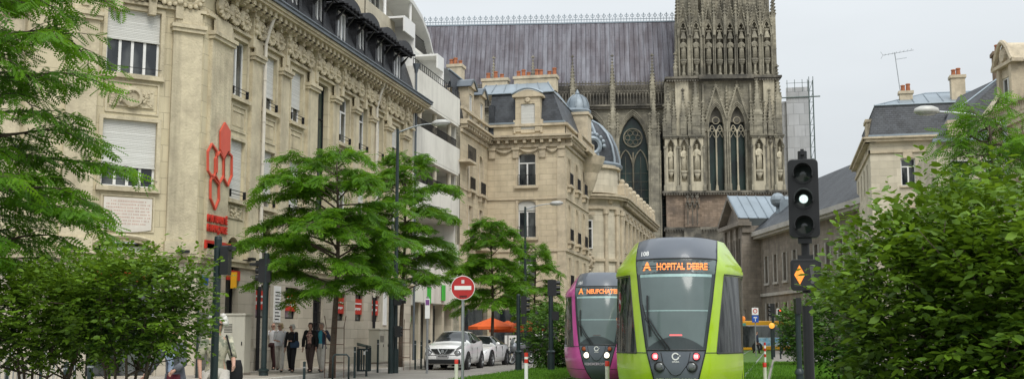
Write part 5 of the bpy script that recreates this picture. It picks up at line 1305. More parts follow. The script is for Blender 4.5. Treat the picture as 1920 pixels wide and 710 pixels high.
def locust(name, loc, H, z0, Rad, n1, seed, label, leafl=.24, tpl=None, group=None, az0=0, off=(0, 0), trunk_r=.09, dens=1.0, zpow=.6, cat='tree', lean=(0, 0), flat=True):
    rs = np.random.default_rng(seed); rr = random.Random(seed)
    root = empty(name, loc, 0, label, cat, group)
    wood = MB()
    tp = [(lean[0] * t ** 2 + .06 * math.sin(5 * t + seed), lean[1] * t ** 2 + .06 * math.cos(4 * t + seed) - .06, H * .97 * t) for t in [i / 8 for i in range(9)]]
    wood.tube(tp, [trunk_r * (1 - .85 * i / 8) + .008 for i in range(9)], 8)
    tr = wood.build('trunk', BARK, root, smooth=True)
    br = MB(); P = []; D = []
    for i in range(n1):
        t = (i + .3) / n1; h = z0 + (H - z0) * t ** 1.05
        L = Rad * (1 - .18 * t - (.55 if flat else .45) * t ** 3) * (.62 + .5 * rr.random()) if flat else Rad * (1 - t * .55) * (.62 + .55 * rr.random())
        if t < .1: L *= .85
        az = az0 + i * 2.4 + rr.uniform(-.5, .5)
        L *= 1 + off[0] * math.cos(az) + off[1] * math.sin(az)
        rise = rr.uniform(.08, .30) * (1 + t * .9)
        k = max(5, int(L / .22)); pts = []; tt = h / (H * .97); bx = lean[0] * tt ** 2; by = lean[1] * tt ** 2
        w1, w2 = rr.uniform(-.25, .25), rr.uniform(0, 6)
        for j in range(k + 1):
            q = j / k; a = az + w1 * math.sin(q * 3 + w2)
            pts.append(Vector((bx + math.cos(a) * L * q, by + math.sin(a) * L * q, h + L * (rise * math.sin(q * 1.9) - .16 * q * q) + .05 * math.sin(7 * q + w2))))
        br.tube(pts, [.020 * (1 - .8 * j / k) * (.5 + L / 2.5) + .003 for j in range(k + 1)], 5)
        for j in range(1, k + 1):
            q = j / k
            if q < .22: continue
            dirv = (pts[j] - pts[j - 1]).normalized()
            for s in (-1, 1):
                if rr.random() > .93 * dens: continue
                side = Vector((-dirv.y, dirv.x, 0)) * s; sd = (dirv * rr.uniform(.5, 1.0) + side * rr.uniform(.6, 1.0) + Vector((0, 0, rr.uniform(-.1, .3)))).normalized()
                sl = (.25 + .38 * L * (1 - q) ** .7 * .6) * rr.uniform(.6, 1.25) + .12
                m2 = max(2, int(sl / .09)); sp = [pts[j] + sd * (sl * e / m2) + Vector((0, 0, -.22 * sl * (e / m2) ** 2)) for e in range(m2 + 1)]
                if sl > .3: br.tube([sp[0], sp[m2 // 2], sp[-1]], [.008, .006, .002], 3)
                for e in range(1, m2 + 1):
                    for s2 in (-1, 1):
                        sv = Vector((-sd.y, sd.x, 0)) * s2
                        P.append(sp[e]); D.append(sd * rr.uniform(.2, .9) + sv * rr.uniform(.3, 1) + Vector((0, 0, rr.uniform(-.85, -.05))))
    P = np.array([tuple(p) for p in P]); D = np.array([tuple(d) for d in D])
    br.build('branches', BARK, root, smooth=True)
    S = rs.uniform(.7, 1.25, len(P)) * leafl
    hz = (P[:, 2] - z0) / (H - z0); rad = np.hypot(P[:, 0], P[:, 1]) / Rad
    tint = np.clip(rs.uniform(0, .55, len(P)) + .22 * hz + .32 * rad, 0, 1)  # leaves paler towards top and rim, painting the light on the crown
    tv, tf = tpl or pinnate(6, .3, .13)
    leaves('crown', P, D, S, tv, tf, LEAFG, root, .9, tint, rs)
    return root
def shrub(name, loc, rx, ry, zb, zt, seed, label, ntw=1500, leaf=.075, stems=7, group=None, mtl=None, cat='shrub', nl=8, shoots=0):
    rs = np.random.default_rng(seed); rr = random.Random(seed)
    root = empty(name, loc, 0, label, cat, group); cz = (zb + zt) / 2; rz = (zt - zb) / 2
    st = MB(); tips = []
    for i in range(stems):
        a = 2 * PI * i / stems + rr.uniform(-.4, .4); e = rr.uniform(.3, .8)
        pts = [Vector((.07 * math.cos(a), .07 * math.sin(a), 0))]
        for k in range(1, 7):
            q = k / 6; pts.append(Vector((rx * e * math.cos(a + .3 * math.sin(q * 4 + i)) * q ** 1.1 + .07 * math.cos(a), ry * e * math.sin(a) * q ** 1.1, (cz + rz * .5) * q + .04 * math.sin(q * 9 + i))))
        st.tube(pts, [.024 * (1 - .75 * k / 6) for k in range(7)], 6)
        for k in (2, 3, 4, 5):
            for _ in range(2):
                b = pts[k]; d = Vector((rr.uniform(-1, 1) * rx, rr.uniform(-1, 1) * ry, rr.uniform(.2, .9) * rz)); st.tube([b, b + d * .3 + Vector((0, 0, .03)), b + d * .62], [.011, .007, .003], 4)
    st.build('stems', BARK, root, smooth=True)
    d = norm(rs.normal(0, 1, (ntw, 3))); ph = rs.uniform(0, 6, 6)
    lump = 1 + .13 * np.sin(4 * d[:, 0] * 2 + ph[0]) + .10 * np.sin(5 * d[:, 1] * 2 + ph[1]) + .10 * np.sin(6 * d[:, 2] + ph[2]) + .07 * np.sin(13 * d[:, 0] + 9 * d[:, 2] + ph[3])
    r = rs.uniform(.28, 1, ntw) ** .55 * lump; base = d * r[:, None] * np.array([rx, ry, rz]) + np.array([0, 0, cz])
    td = norm(d * np.array([1, 1, .6]) + rs.normal(0, .45, (ntw, 3)) + np.array([0, 0, .25])); tl = rs.uniform(.6, 1.3, ntw) * leaf * nl * .42
    P = []; D = []; Tn = []
    for k in range(nl):
        q = (k + .5) / nl; side = norm(np.cross(td, np.array([0, 0, 1.])) + 1e-6) * (1 if k % 2 else -1)
        P.append(base + td * (tl * q)[:, None]); D.append(td * .6 + side * .8 + rs.normal(0, .2, (ntw, 3)) + np.array([0, 0, -.12])); Tn.append(np.clip(rs.uniform(0, .45, ntw) + .55 * (r - .35) + .22 * d[:, 2], 0, 1))  # inner leaves darker, outer and top ones lighter: crown shading put into leaf colour
    for _ in range(shoots):
        a = rr.uniform(0, 2 * PI); b = np.array([rx * .6 * math.cos(a), ry * .6 * math.sin(a), cz + rz * .75]); v = np.array([.25 * math.cos(a), .25 * math.sin(a), 1.0]); L = rr.uniform(.22, .42)
        for k in range(9):
            P.append((b + v * L * k / 8)[None]); D.append(np.array([[math.cos(k * 2.4), math.sin(k * 2.4), .4]])); Tn.append(np.array([.9]))
    P = np.concatenate(P); D = np.concatenate(D); Tn = np.concatenate(Tn)
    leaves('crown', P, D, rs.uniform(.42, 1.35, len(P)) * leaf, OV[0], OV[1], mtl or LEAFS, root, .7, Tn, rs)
    return root
GT = 'young honey locust trees along the street'
p = pos(628, 38.6); locust('honey_locust', p, 7.5, 2.7, 3.2, 46, 11, 'broad layered honey locust tree in front of the stone corner building', .33, pinnate(5, .36, .19), GT, off=(-.16, 0), trunk_r=.12, dens=1.0)
p = pos(755, 47.5); locust('honey_locust', p, 8.9, 3.2, 2.5, 42, 23, 'tall honey locust behind the second lamp post, left of the white parked car', .35, pinnate(5, .36, .20), GT, trunk_r=.10, off=(.12, 0), dens=.95)
p = pos(922, 55); locust('honey_locust', p, 6.9, 2.6, 1.9, 34, 37, 'compact dark honey locust above the orange parasols', .38, pinnate(5, .36, .20), GT, trunk_r=.09)
p = pos(1003, 64); locust('honey_locust', p, 6.4, 2.4, 1.8, 28, 41, 'small layered honey locust in front of the mansard building end wall', .36, pinnate(5, .36, .20), GT, trunk_r=.08)
p = pos(-95, 13.5); locust('honey_locust', p, 7.4, 2.0, 1.75, 96, 53, 'near honey locust with feathery branches entering at the left edge', .215, pinnate(7, .32, .14), GT, trunk_r=.11, dens=1.0)
p = pos(1872, 20); locust('honey_locust', p, 5.35, 2.2, 1.1, 40, 67, 'slender honey locust rising behind the right hand shrub', .25, pinnate(7, .28, .11), GT, trunk_r=.05)
p = pos(1768, 9.6); shrub('shrub', p, .80, .8, .55, 2.60, 5, 'large oval leaved green shrub right of the amber tram signal', 2050, .082, 8, shoots=7)
p = pos(1935, 9.0); shrub('shrub', p, .84, .8, .35, 2.62, 6, 'large green shrub filling the right edge of the photo', 2000, .085, 8, shoots=3)
p = pos(75, 13.2); shrub('shrub', p, 1.0, .9, 1.12, 2.12, 8, 'multi stemmed bush at the lower left corner', 2100, .062, 6)
p = pos(238, 12.6); shrub('shrub', p, .80, .8, 1.12, 2.30, 9, 'multi stemmed bush in front of the corner building door', 2100, .062, 7, shoots=5)
p = pos(1030, 47); shrub('shrub', p, .95, .9, .25, 2.5, 12, 'light green bush left of the pink tram', 700, .14, 5, mtl=LEAFF)
p = pos(1500, 52); shrub('shrub', p, .75, .9, .3, 2.7, 13, 'round bush between the yellow bus and the amber signal', 800, .14, 5, mtl=LEAFF)
p = pos(1575, 34); shrub('shrub', p, 1.0, 1.0, .3, 3.0, 14, 'loose pale green bush behind the amber signal pole', 1100, .13, 5, mtl=LEAFF)
p = pos(965, 50); shrub('shrub', (-9.0, 47, 0), .5, .5, .0, .6, 15, 'low plants at the edge of the lawn near the pink tram', 200, .12, 4, mtl=LEAFF)
for i, (px_, d_, zz) in enumerate(((1402, 150, 9.5), (1425, 150, 7.5))):
    shrub('climbing_foliage', pos(px_, d_), 1.5, 1.5, .5, zz + 2, 20 + i, ['tall dark foliage in front of the cathedral base', 'lower dark foliage beside the courthouse pavilion'][i], 500, .45, 4, mtl=LEAFF, cat='foliage')

# grass blades
def grass(x0, x1, y0, y1, n, z, name, label):
    P = np.stack([rng.uniform(x0, x1, n), rng.uniform(y0, y1, n), np.full(n, z)], 1); D = rng.normal(0, .35, (n, 3)) + np.array([0, 0, 1.]); D[:, 2] = np.abs(D[:, 2])
    o = leaves(name, P, D, rng.uniform(.05, .13, n), [(0, -.12, 0), (0, .12, 0), (1, 0, 0)], [(0, 1, 2)], GRASSL, None, 0); tag(o, label, 'grass', kind='stuff')
grass(-9.7, -6.65, 33, 52, 26000, .05, 'grass', 'green grass on the left lawn strip')
grass(-.25, 3.3, 36, 60, 26000, .05, 'grass', 'green grass on the right lawn strip')
grass(-6.4, -.5, 30, 60, 26000, .012, 'grass', 'green grass of the tram track bed')

# ================================================================== trams
def interp(tab, z):
    zs = [a for a, _ in tab]; vs = [b for _, b in tab]; return float(np.interp(z, zs, vs))
TW = [(.18, 1.06), (.4, 1.14), (.8, 1.19), (1.1, 1.2), (2.5, 1.2), (2.56, 1.235), (2.7, 1.20), (2.85, 1.09), (3.05, .98), (3.22, .88)]
TB1 = [(.18, .20), (.35, .29), (.6, .39), (1.14, .53), (2.0, .655), (2.8, .75), (3.22, .75)]
TB2 = [(.18, .40), (.6, .56), (1.08, .72), (1.14, .725), (2.5, .875), (2.8, .90), (3.05, .85), (3.22, .80)]
TL = [(.18, .30), (.4, .10), (.7, .0), (1.1, .02), (1.7, .12), (2.3, .28), (2.8, .48), (3.0, .58), (3.22, .85)]
TD = 1.55
def sy(x, z):
    W = interp(TW, z); return interp(TL, z) + TD * (min(1, abs(x) / W)) ** 2.7
def tram(loc, rz, body, label, number, dest, redlights, bend):
    root = empty('tram', loc, rz, label, 'tram')
    GREY = mat('tram_grey_panel', (.10, .115, .14), .38, var=.06, vs=2, spec=.5, coat=.3)
    WS = mat('windscreen_' + number, (.115, .15, .15), .13, var=.14, vs=.8, spec=.5)
    DG = glassmat('tram_side_glass', (.006, .008, .009), .05, .32, patch_col=(.075, .08, .08), cs=2.2)  # pale upright streaks in the glass colour imitate reflections
    for n_ in DG.node_tree.nodes:
        if n_.type == 'MAPPING': n_.inputs['Scale'].default_value = (5, 3, .45)
    rows = [.18, .28, .4, .52, .65, .8, .95, 1.08, 1.14, 1.3, 1.5, 1.7, 1.9, 2.1, 2.3, 2.5, 2.56, 2.63, 2.7, 2.8, 2.92, 3.05, 3.15, 3.22]
    parts = {k: MB() for k in ('front_panel', 'windscreen', 'roof_fairing', 'body', 'cab_window', 'cab_window2')}
    def cols(z):
        W = interp(TW, z); b1 = interp(TB1, z); b2 = min(interp(TB2, z), W * .93); out = []
        for i in range(9): x = b1 * i / 8; out.append((x, sy(x, z)))
        for i in range(1, 5): x = b1 + (b2 - b1) * i / 4; out.append((x, sy(x, z)))
        for i in range(1, 9): x = b2 + (W - b2) * math.sin(i / 8 * PI / 2); out.append((x, sy(x, z)))
        y0 = out[-1][1]
        for i in range(1, 4): out.append((W, y0 + (3.4 - y0) * i / 3))
        return out
    grid = [[(x, y, z) for x, y in cols(z)] for z in rows]
    for r in range(len(rows) - 1):
        zc = (rows[r] + rows[r + 1]) / 2
        for c in range(len(grid[0]) - 1):
            if c < 8: k = 'front_panel' if zc < 1.14 else ('windscreen' if zc < 2.8 else 'roof_fairing')
            elif c < 12: k = 'body'
            else: k = 'cab_window' if 1.08 < zc < 2.5 and c < 21 else 'body'
            a, b, c_, d = grid[r][c], grid[r][c + 1], grid[r + 1][c + 1], grid[r + 1][c]
            parts[k].quad(a, b, c_, d); M_ = lambda p: (-p[0], p[1], p[2]); parts['cab_window2' if k == 'cab_window' else k].quad(M_(b), M_(a), M_(d), M_(c_))
    # roof lid
    top = grid[-1]; parts['roof_fairing'].add([p for p in top] + [(-p[0], p[1], p[2]) for p in reversed(top)], [list(range(2 * len(top)))])
    def weld(mb):
        me = mb.mesh('t'); bm = bmesh.new(); bm.from_mesh(me); bmesh.ops.remove_doubles(bm, verts=bm.verts, dist=.0005); bmesh.ops.recalc_face_normals(bm, faces=bm.faces); return bm, me
    mats = {'front_panel': GREY, 'windscreen': WS, 'roof_fairing': GREY, 'body': body, 'cab_window': DG, 'cab_window2': DG}; objs = {}
    for k, mb in parts.items():
        bm, me = weld(mb); bm.to_mesh(me); bm.free(); me.name = k; me.polygons.foreach_set('use_smooth', [True] * len(me.polygons)); me.materials.append(mats[k])
        o = bpy.data.objects.new(k.replace('2', ''), me); COL.objects.link(o); o.parent = root; objs[k] = o
        try: me.set_sharp_from_angle(angle=R(42))
        except Exception: pass
    # seals
    m = MB(); off = .012
    for s in (-1, 1):
        zs = [.2 + (3.2 - .2) * i / 40 for i in range(41)]; m.tube([(s * interp(TB1, z), sy(interp(TB1, z), z) - off * .3, z) for z in zs], .012, 5)
        zs = [1.08 + 1.42 * i / 20 for i in range(21)]; m.tube([(s * interp(TB2, z), sy(interp(TB2, z), z) - .002, z) for z in zs], .012, 5)
        for z in (1.08, 2.52):
            W = interp(TW, z); b2 = interp(TB2, z); m.tube([(s * (b2 + (W - b2) * math.sin(i / 12 * PI / 2)), sy(b2 + (W - b2) * math.sin(i / 12 * PI / 2), z), z) for i in range(13)] + [(s * W, 3.4, z)], .014, 5)
        z = 1.09; m.tube([(s * (interp(TB1, z) + (interp(TB2, z) - interp(TB1, z)) * i / 5), sy(interp(TB1, z) + (interp(TB2, z) - interp(TB1, z)) * i / 5, z) - .002, z) for i in range(6)], .008, 4)
        for yy_ in (2.35, 3.3): m.tube([(s * (interp(TW, z) + .001), yy_, z) for z in (.2, .4, .8, 1.06)], .006, 4)
        m.tube([(s * (interp(TB1, .45) + (1.15 - interp(TB1, .45)) * i / 10), sy(interp(TB1, .45) + (1.15 - interp(TB1, .45)) * i / 10, .45) - .002, .45) for i in range(11)], .006, 4)
        m.tube([(s * interp(TW, 2.63) , y, 2.63) for y in (1.9, 2.6, 3.4)], .008, 4)
    for z in (1.14, 2.8): m.tube([(-interp(TB1, z) + 2 * interp(TB1, z) * i / 16, sy(-interp(TB1, z) + 2 * interp(TB1, z) * i / 16, z) - .003, z) for i in range(17)], .016, 5)
    for q in (-1, 1): m.tube([(q * .26, sy(.26, 1.1) - .002, 1.1), (q * .22, sy(.2, .9) - .002, .9), (q * .08, sy(.08, .72) - .002, .72), (0, sy(0, .69) - .002, .69)], .006, 4)
    m.build('seal', BLACKP, root)
    # blind edges, display, dashboard on the glass
    def strip(mb, x0, x1, z0, z1, off=.004, n=14):
        for i in range(n):
            a = x0 + (x1 - x0) * i / n; b = x0 + (x1 - x0) * (i + 1) / n
            mb.quad((a, sy(a, z0) - off, z0), (b, sy(b, z0) - off, z0), (b, sy(b, z1) - off, z1), (a, sy(a, z1) - off, z1))
    m = MB(); strip(m, -.655, .655, 2.46, 2.51); m.cut(); strip(m, -.58, .58, 1.835, 1.85); m.builds('sunblind_edge', mat('pale_blind', (.33, .48, .47), .4), objs['windscreen'])
    m = MB(); strip(m, -.66, .66, 2.52, 2.775, .003); m.build('destination_display', mat('display_dark', (.045, .055, .06), .4, spec=.3), objs['windscreen'])
    m = MB()
    for s in (-1, 1):
        for i in range(14):
            z0, z1 = 1.16 + i * .0967, 1.16 + (i + 1) * .0967; a0, a1 = interp(TB1, z0), interp(TB1, z1)
            m.quad(*[(s * q[0], sy(q[0], q[1]) - .0025, q[1]) for q in ((a0 - .05, z0), (a0 - .01, z0), (a1 - .01, z1), (a1 - .05, z1))])
    xs = [-.5 + i / 16 for i in range(17)]
    for i in range(16):
        a, b = xs[i], xs[i + 1]; za, zb = 1.16 + .2 * (1 - (a / .5) ** 2) + .02, 1.16 + .2 * (1 - (b / .5) ** 2) + .02
        m.quad((a, sy(a, 1.16) - .0022, 1.16), (b, sy(b, 1.16) - .0022, 1.16), (b, sy(b, zb) - .0022, zb), (a, sy(a, za) - .0022, za))
    m.build('dashboard', mat('dashboard_dark', (.04, .052, .055), .35, spec=.4), objs['windscreen'])
    def wraptext(t, size, x, z, mtl, parent, name, bold=.0, width=None, off=.009, flip=False):
        me = text_mesh(t, size, 0, bold); xs_ = [v.co.x for v in me.vertices]; w0 = max(xs_) - min(xs_); k = (width / w0) if width else 1
        for v in me.vertices:
            X, Z = x + v.co.x * k, z + v.co.y; v.co = (X, sy(X, Z) - off, Z)
        me.materials.clear(); me.materials.append(mtl); o = bpy.data.objects.new(name, me); COL.objects.link(o); o.parent = parent; return o
    LED = emis('amber_led', (1.0, .28, .06), 1.6)
    disp = objs['windscreen']
    wraptext(dest, .17, .12, 2.645, LED, disp, 'destination_lettering', .006, .92)
    wraptext('A', .21, -.52, 2.655, LED, disp, 'line_lettering', .008)
    # scan gaps across the lettering
    m = MB(); [strip(m, -.62, .62, z, z + .012, .011) for z in (2.615, 2.665)]; m.build('display_gap', mat('display_gap', (.03, .03, .03), .4), disp)
    wraptext(number, .12, -.58, 2.91, WHITES, objs['roof_fairing'], 'number_lettering', .004)
    wraptext('REIMSMETROPOLE', .10, 0, .60, mat('pale_lettering', (.55, .60, .30) if redlights else (.6, .5, .6), .5), objs['front_panel'], 'lettering', .003, .70)
    # wipers
    m = MB()
    def sp(x, z, o=.03): return (x, sy(x, z) - o, z)
    m.tube([sp(-.10, 1.17), sp(-.30, 1.42, .05), sp(-.50, 1.72, .05)], .014, 5); m.tube([sp(-.17, 1.17), sp(-.36, 1.42, .05), sp(-.55, 1.7, .05)], .011, 5)
    m.tube([sp(-.51, 2.12), sp(-.50, 1.75), sp(-.46, 1.38)], .017, 5); m.tube([sp(-.60, 1.95, .06), sp(-.53, 1.7, .06)], .012, 5); m.build('wiper', BLACKP, root)
    # lamps
    fp = objs['front_panel']
    for s in (-1, 1):
        for x, z, r_, kind in ((.36, 1.03, .062, 'up'), (.285, .85, .085, 'low')):
            y = sy(x, z)
            m = MB(); m.M = T(s * x, y - .005, z) @ Matrix.Rotation(R(-6), 4, 'X'); m.lathe([(r_ + .018, 0.03), (r_ + .018, -.015), (r_, -.02), (r_ - .004, -.005)], (0, 0, 0), 18, 'y', cap=False); rim = m.build('headlight', BLACKP, fp)
            m = MB(); m.M = T(s * x, y - .005, z) @ Matrix.Rotation(R(-6), 4, 'X'); m.lathe([(.001, -.02), (r_ * .6, -.017), (r_ - .003, -.004), (r_ - .003, .01)], (0, 0, 0), 18, 'y')
            if kind == 'up': ml = emis('red_lamp', (1, .10, .12), 2.2) if redlights else emis('amber_lamp_dim', (.35, .08, .02), .5)
            else: ml = mat('lamp_glass', (.12, .13, .13), .08, .3, spec=.8) if redlights else emis('white_headlamp', (1, .90, .70), 2.2)
            m.build('lens', ml, rim, smooth=True)
            if kind == 'up' and redlights:
                m = MB(); m.M = T(s * x, y - .027, z)
                for a in range(-1, 2):
                    for b in range(-1, 2): m.sph((a * .022, 0, b * .022), .008, 5, 4)
                m.build('led_cluster', emis('bright_led', (1, .6, .55), 3), rim)
    m = MB(); m.M = T(0, sy(0, 1.03) - .006, 1.03); m.lathe([(.045, -.002), (.045, -.006), (.068, -.006), (.068, -.002)], (0, 0, 0), 20, 'y', cap=False, a0=.5, a1=2 * PI - .1); m.cyl(.075, -.005, .0, .02, .012, 6); m.build('round_emblem', WHITES, fp)
    wraptext('CITURA', .035, 0, .935, WHITES, fp, 'small_lettering', .001)
    m = MB(); strip(m, -.10, .12, 1.395, 1.415, .006, 4); m.build('led_strip', emis('red_strip', (1, .12, .12), 2) if redlights else mat('dim_strip', (.1, .08, .08), .5), disp)
    # side indicators
    for s in (-1, 1):
        m = MB(); m.M = T(s * 1.22, 2.2, 1.72); m.sph((0, 0, 0), .04, 8, 6, sz=1.3); m.build('indicator', emis('orange_indicator', (1, .3, .03), .6), root)
    # rest of the tram: hinged modules
    end = [(min(interp(TW, z), 1.2), min(z, 3.08)) for z in rows]
    Mx = T(0, 3.4, 0); roofcol = mat('tram_roof', (.2, .22, .23), .6)
    for k, (L, b) in enumerate(bend):
        Mk = Mx
        mb = MB(); mb.M = Mk; mg = MB(); mg.M = Mk; mr = MB(); mr.M = Mk; mp_ = MB(); mp_.M = Mk
        for s in (-1, 1):
            for r in range(len(rows) - 1):
                (w0, z0), (w1, z1) = end[r], end[r + 1]; zc = (z0 + z1) / 2
                tgt = mg if 1.08 < zc < 2.5 else (mr if zc > 3.1 else mb)
                q = [(s * w0, 0, z0), (s * w0, L, z0), (s * w1, L, z1), (s * w1, 0, z1)]; tgt.quad(*(q if s > 0 else q[::-1]))
            n = max(3, int(L / 1.5))
            for i in range(n + 1): y = L * i / n; (mb if i in (0, n) else mp_).box(*sorted((s * 1.195, s * 1.212)), y - .05, y + .05, .5, 2.52)
        for y in (0, L): mb.ext([(w, z) for w, z in end] + [(-w, z) for w, z in reversed(end)], y - .001 if y else .0, y if y else .001)
        mr.box(-.8, .8, 0.05, L - .05, 3.1, 3.16)
        o = mb.build('carriage', body, root); mg.build('side_window', DG, o); mp_.build('door_frames', BLACKP, o); mr.build('roof_unit', roofcol, o)
        m = MB(); m.M = Mk
        for y in (1.2, L - 1.2):
            if k % 2 == 0:
                for s in (-1, 1): m.lathe([(.29, s * .68), (.29, s * .8)], (0, y, .29), 14, 'x')
        m.box(-1.0, 1.0, .1, L - .1, .16, .3); m.build('bogie', BLACKP, o)
        Mj = Mk @ T(0, L, 0); m = MB(); m.M = Mj; 
        if k < len(bend) - 1: m.box(-1.12, 1.12, -.05, .6, .3, 3.1); m.build('bellows', BLACKP, root)
        Mx = Mj @ T(0, .55, 0, b)
    return root
LIME = mat('lime_green_paint', (.37, .57, .004), .28, var=.03, vs=1, spec=.5, coat=.7, dirt=(.16, .22, .03), ds=1.6, dk=.3, dlo=.48, dhi=.72, streak=.25)
PINK = mat('magenta_paint', (.66, .09, .38), .3, var=.03, vs=1, spec=.5, coat=.7, dirt=(.26, .06, .17), ds=1.6, dk=.3, dlo=.48, dhi=.72, streak=.2)
BEND = [(5.0, 1.6), (5.2, 2.6), (7.0, 3.0), (5.2, 3), (7.5, 0)]
tram((-1.80, 20.7, 0), R(2.2), LIME, 'lime green tram number 108 with red lights, front facing the camera', '108', 'HOPITAL DEBRE', True, BEND)
tram((-5.02, 32.3, 0), 0, PINK, 'pink magenta tram number 101 with lit white headlights behind the green one', '101', 'NEUFCHATEL', False, BEND)
# ================================================================== street furniture
def lamp(px, d, ztop, arm, head, label, poler=.07, headlen=.75, col=None):
    p = pos(px, d); root = empty('street_lamp', (p[0], p[1], 0), YAW, label, 'street lamp', 'street lamps')
    m = MB(); m.tube([(0, 0, 0), (0, 0, 1.2), (0, 0, ztop)], [poler * 1.15, poler, poler * .6], 8); m.cyl(0, 0, 0, .9, poler * 1.5, 10); m.build('pole', col or POLE, root, smooth=True, auto=40)
    m = MB(); n = 10; m.tube([(arm * t, 0, ztop - .15 + head * math.sin(t * PI / 2)) for t in [i / n for i in range(n + 1)]], [.035 * (1 - .3 * i / n) for i in range(n + 1)], 6); m.build('arm', GREYPOLE, root, smooth=True)
    m = MB(); m.M = T(arm + headlen * .4, 0, ztop - .15 + head) @ Matrix.Rotation(R(-4), 4, 'Y')
    m.lathe([(.02, .16), (.10, .15), (.17, .09), (.19, .0), (.17, -.02)], n=14, sx=headlen / .38, sy=1.0); h = m.build('lamp_head', mat('lamp_housing', (.42, .42, .40), .5, .2), root, smooth=True)
    m = MB(); m.M = T(arm + headlen * .4, 0, ztop - .15 + head) @ Matrix.Rotation(R(-4), 4, 'Y'); m.lathe([(.165, -.02), (.12, -.07), (.01, -.09)], n=14, sx=headlen / .38); m.build('lamp_lens', mat('lamp_diffuser', (.5, .5, .46), .2, spec=.6), h, smooth=True)
    return root
lamp(741, 43.4, 9.25, 1.35, .35, 'tall dark street lamp with curved arm in front of the stone corner building', .09)
lamp(985, 60, 8.1, 1.35, .3, 'thin dark street lamp in front of the mansard building end wall', .085)
p = pos(1905, 26); r_ = empty('street_lamp', (p[0], p[1], 0), YAW + PI, 'pale street lamp head reaching left out of the right hand tree', 'street lamp', 'street lamps')
m = MB(); m.tube([(0, 0, 0), (0, 0, 6.3)], [.08, .05], 8); m.build('pole', GREYPOLE, r_)
m = MB(); m.tube([(0, 0, 6.2), (.8, 0, 6.45), (1.5, 0, 6.5)], [.035, .03, .03], 6); m.build('arm', GREYPOLE, r_)
m = MB(); m.M = T(1.78, 0, 6.5); m.lathe([(.02, .14), (.10, .13), (.17, .08), (.19, .0), (.16, -.03)], n=14, sx=1.6); h = m.build('lamp_head', mat('lamp_housing_pale', (.5, .5, .47), .5, .2), r_, smooth=True)
m = MB(); m.M = T(1.78, 0, 6.5); m.lathe([(.155, -.03), (.1, -.07), (.01, -.08)], n=14, sx=1.6); m.build('lamp_lens', mat('lamp_diffuser2', (.3, .3, .28), .2, spec=.6), h, smooth=True)

def rbox(w, h, r=.05, n=4, top=0):
    """rounded rectangle outline in xz centred on origin"""
    pts = []
    for cx, cz, a0 in ((w / 2 - r, -h / 2 + r, -90), (w / 2 - r, h / 2 - r, 0), (-w / 2 + r, h / 2 - r, 90), (-w / 2 + r, -h / 2 + r, 180)):
        for i in range(n + 1): a = R(a0 + 90 * i / n); pts.append((cx + r * math.cos(a), cz + r * math.sin(a)))
    return pts
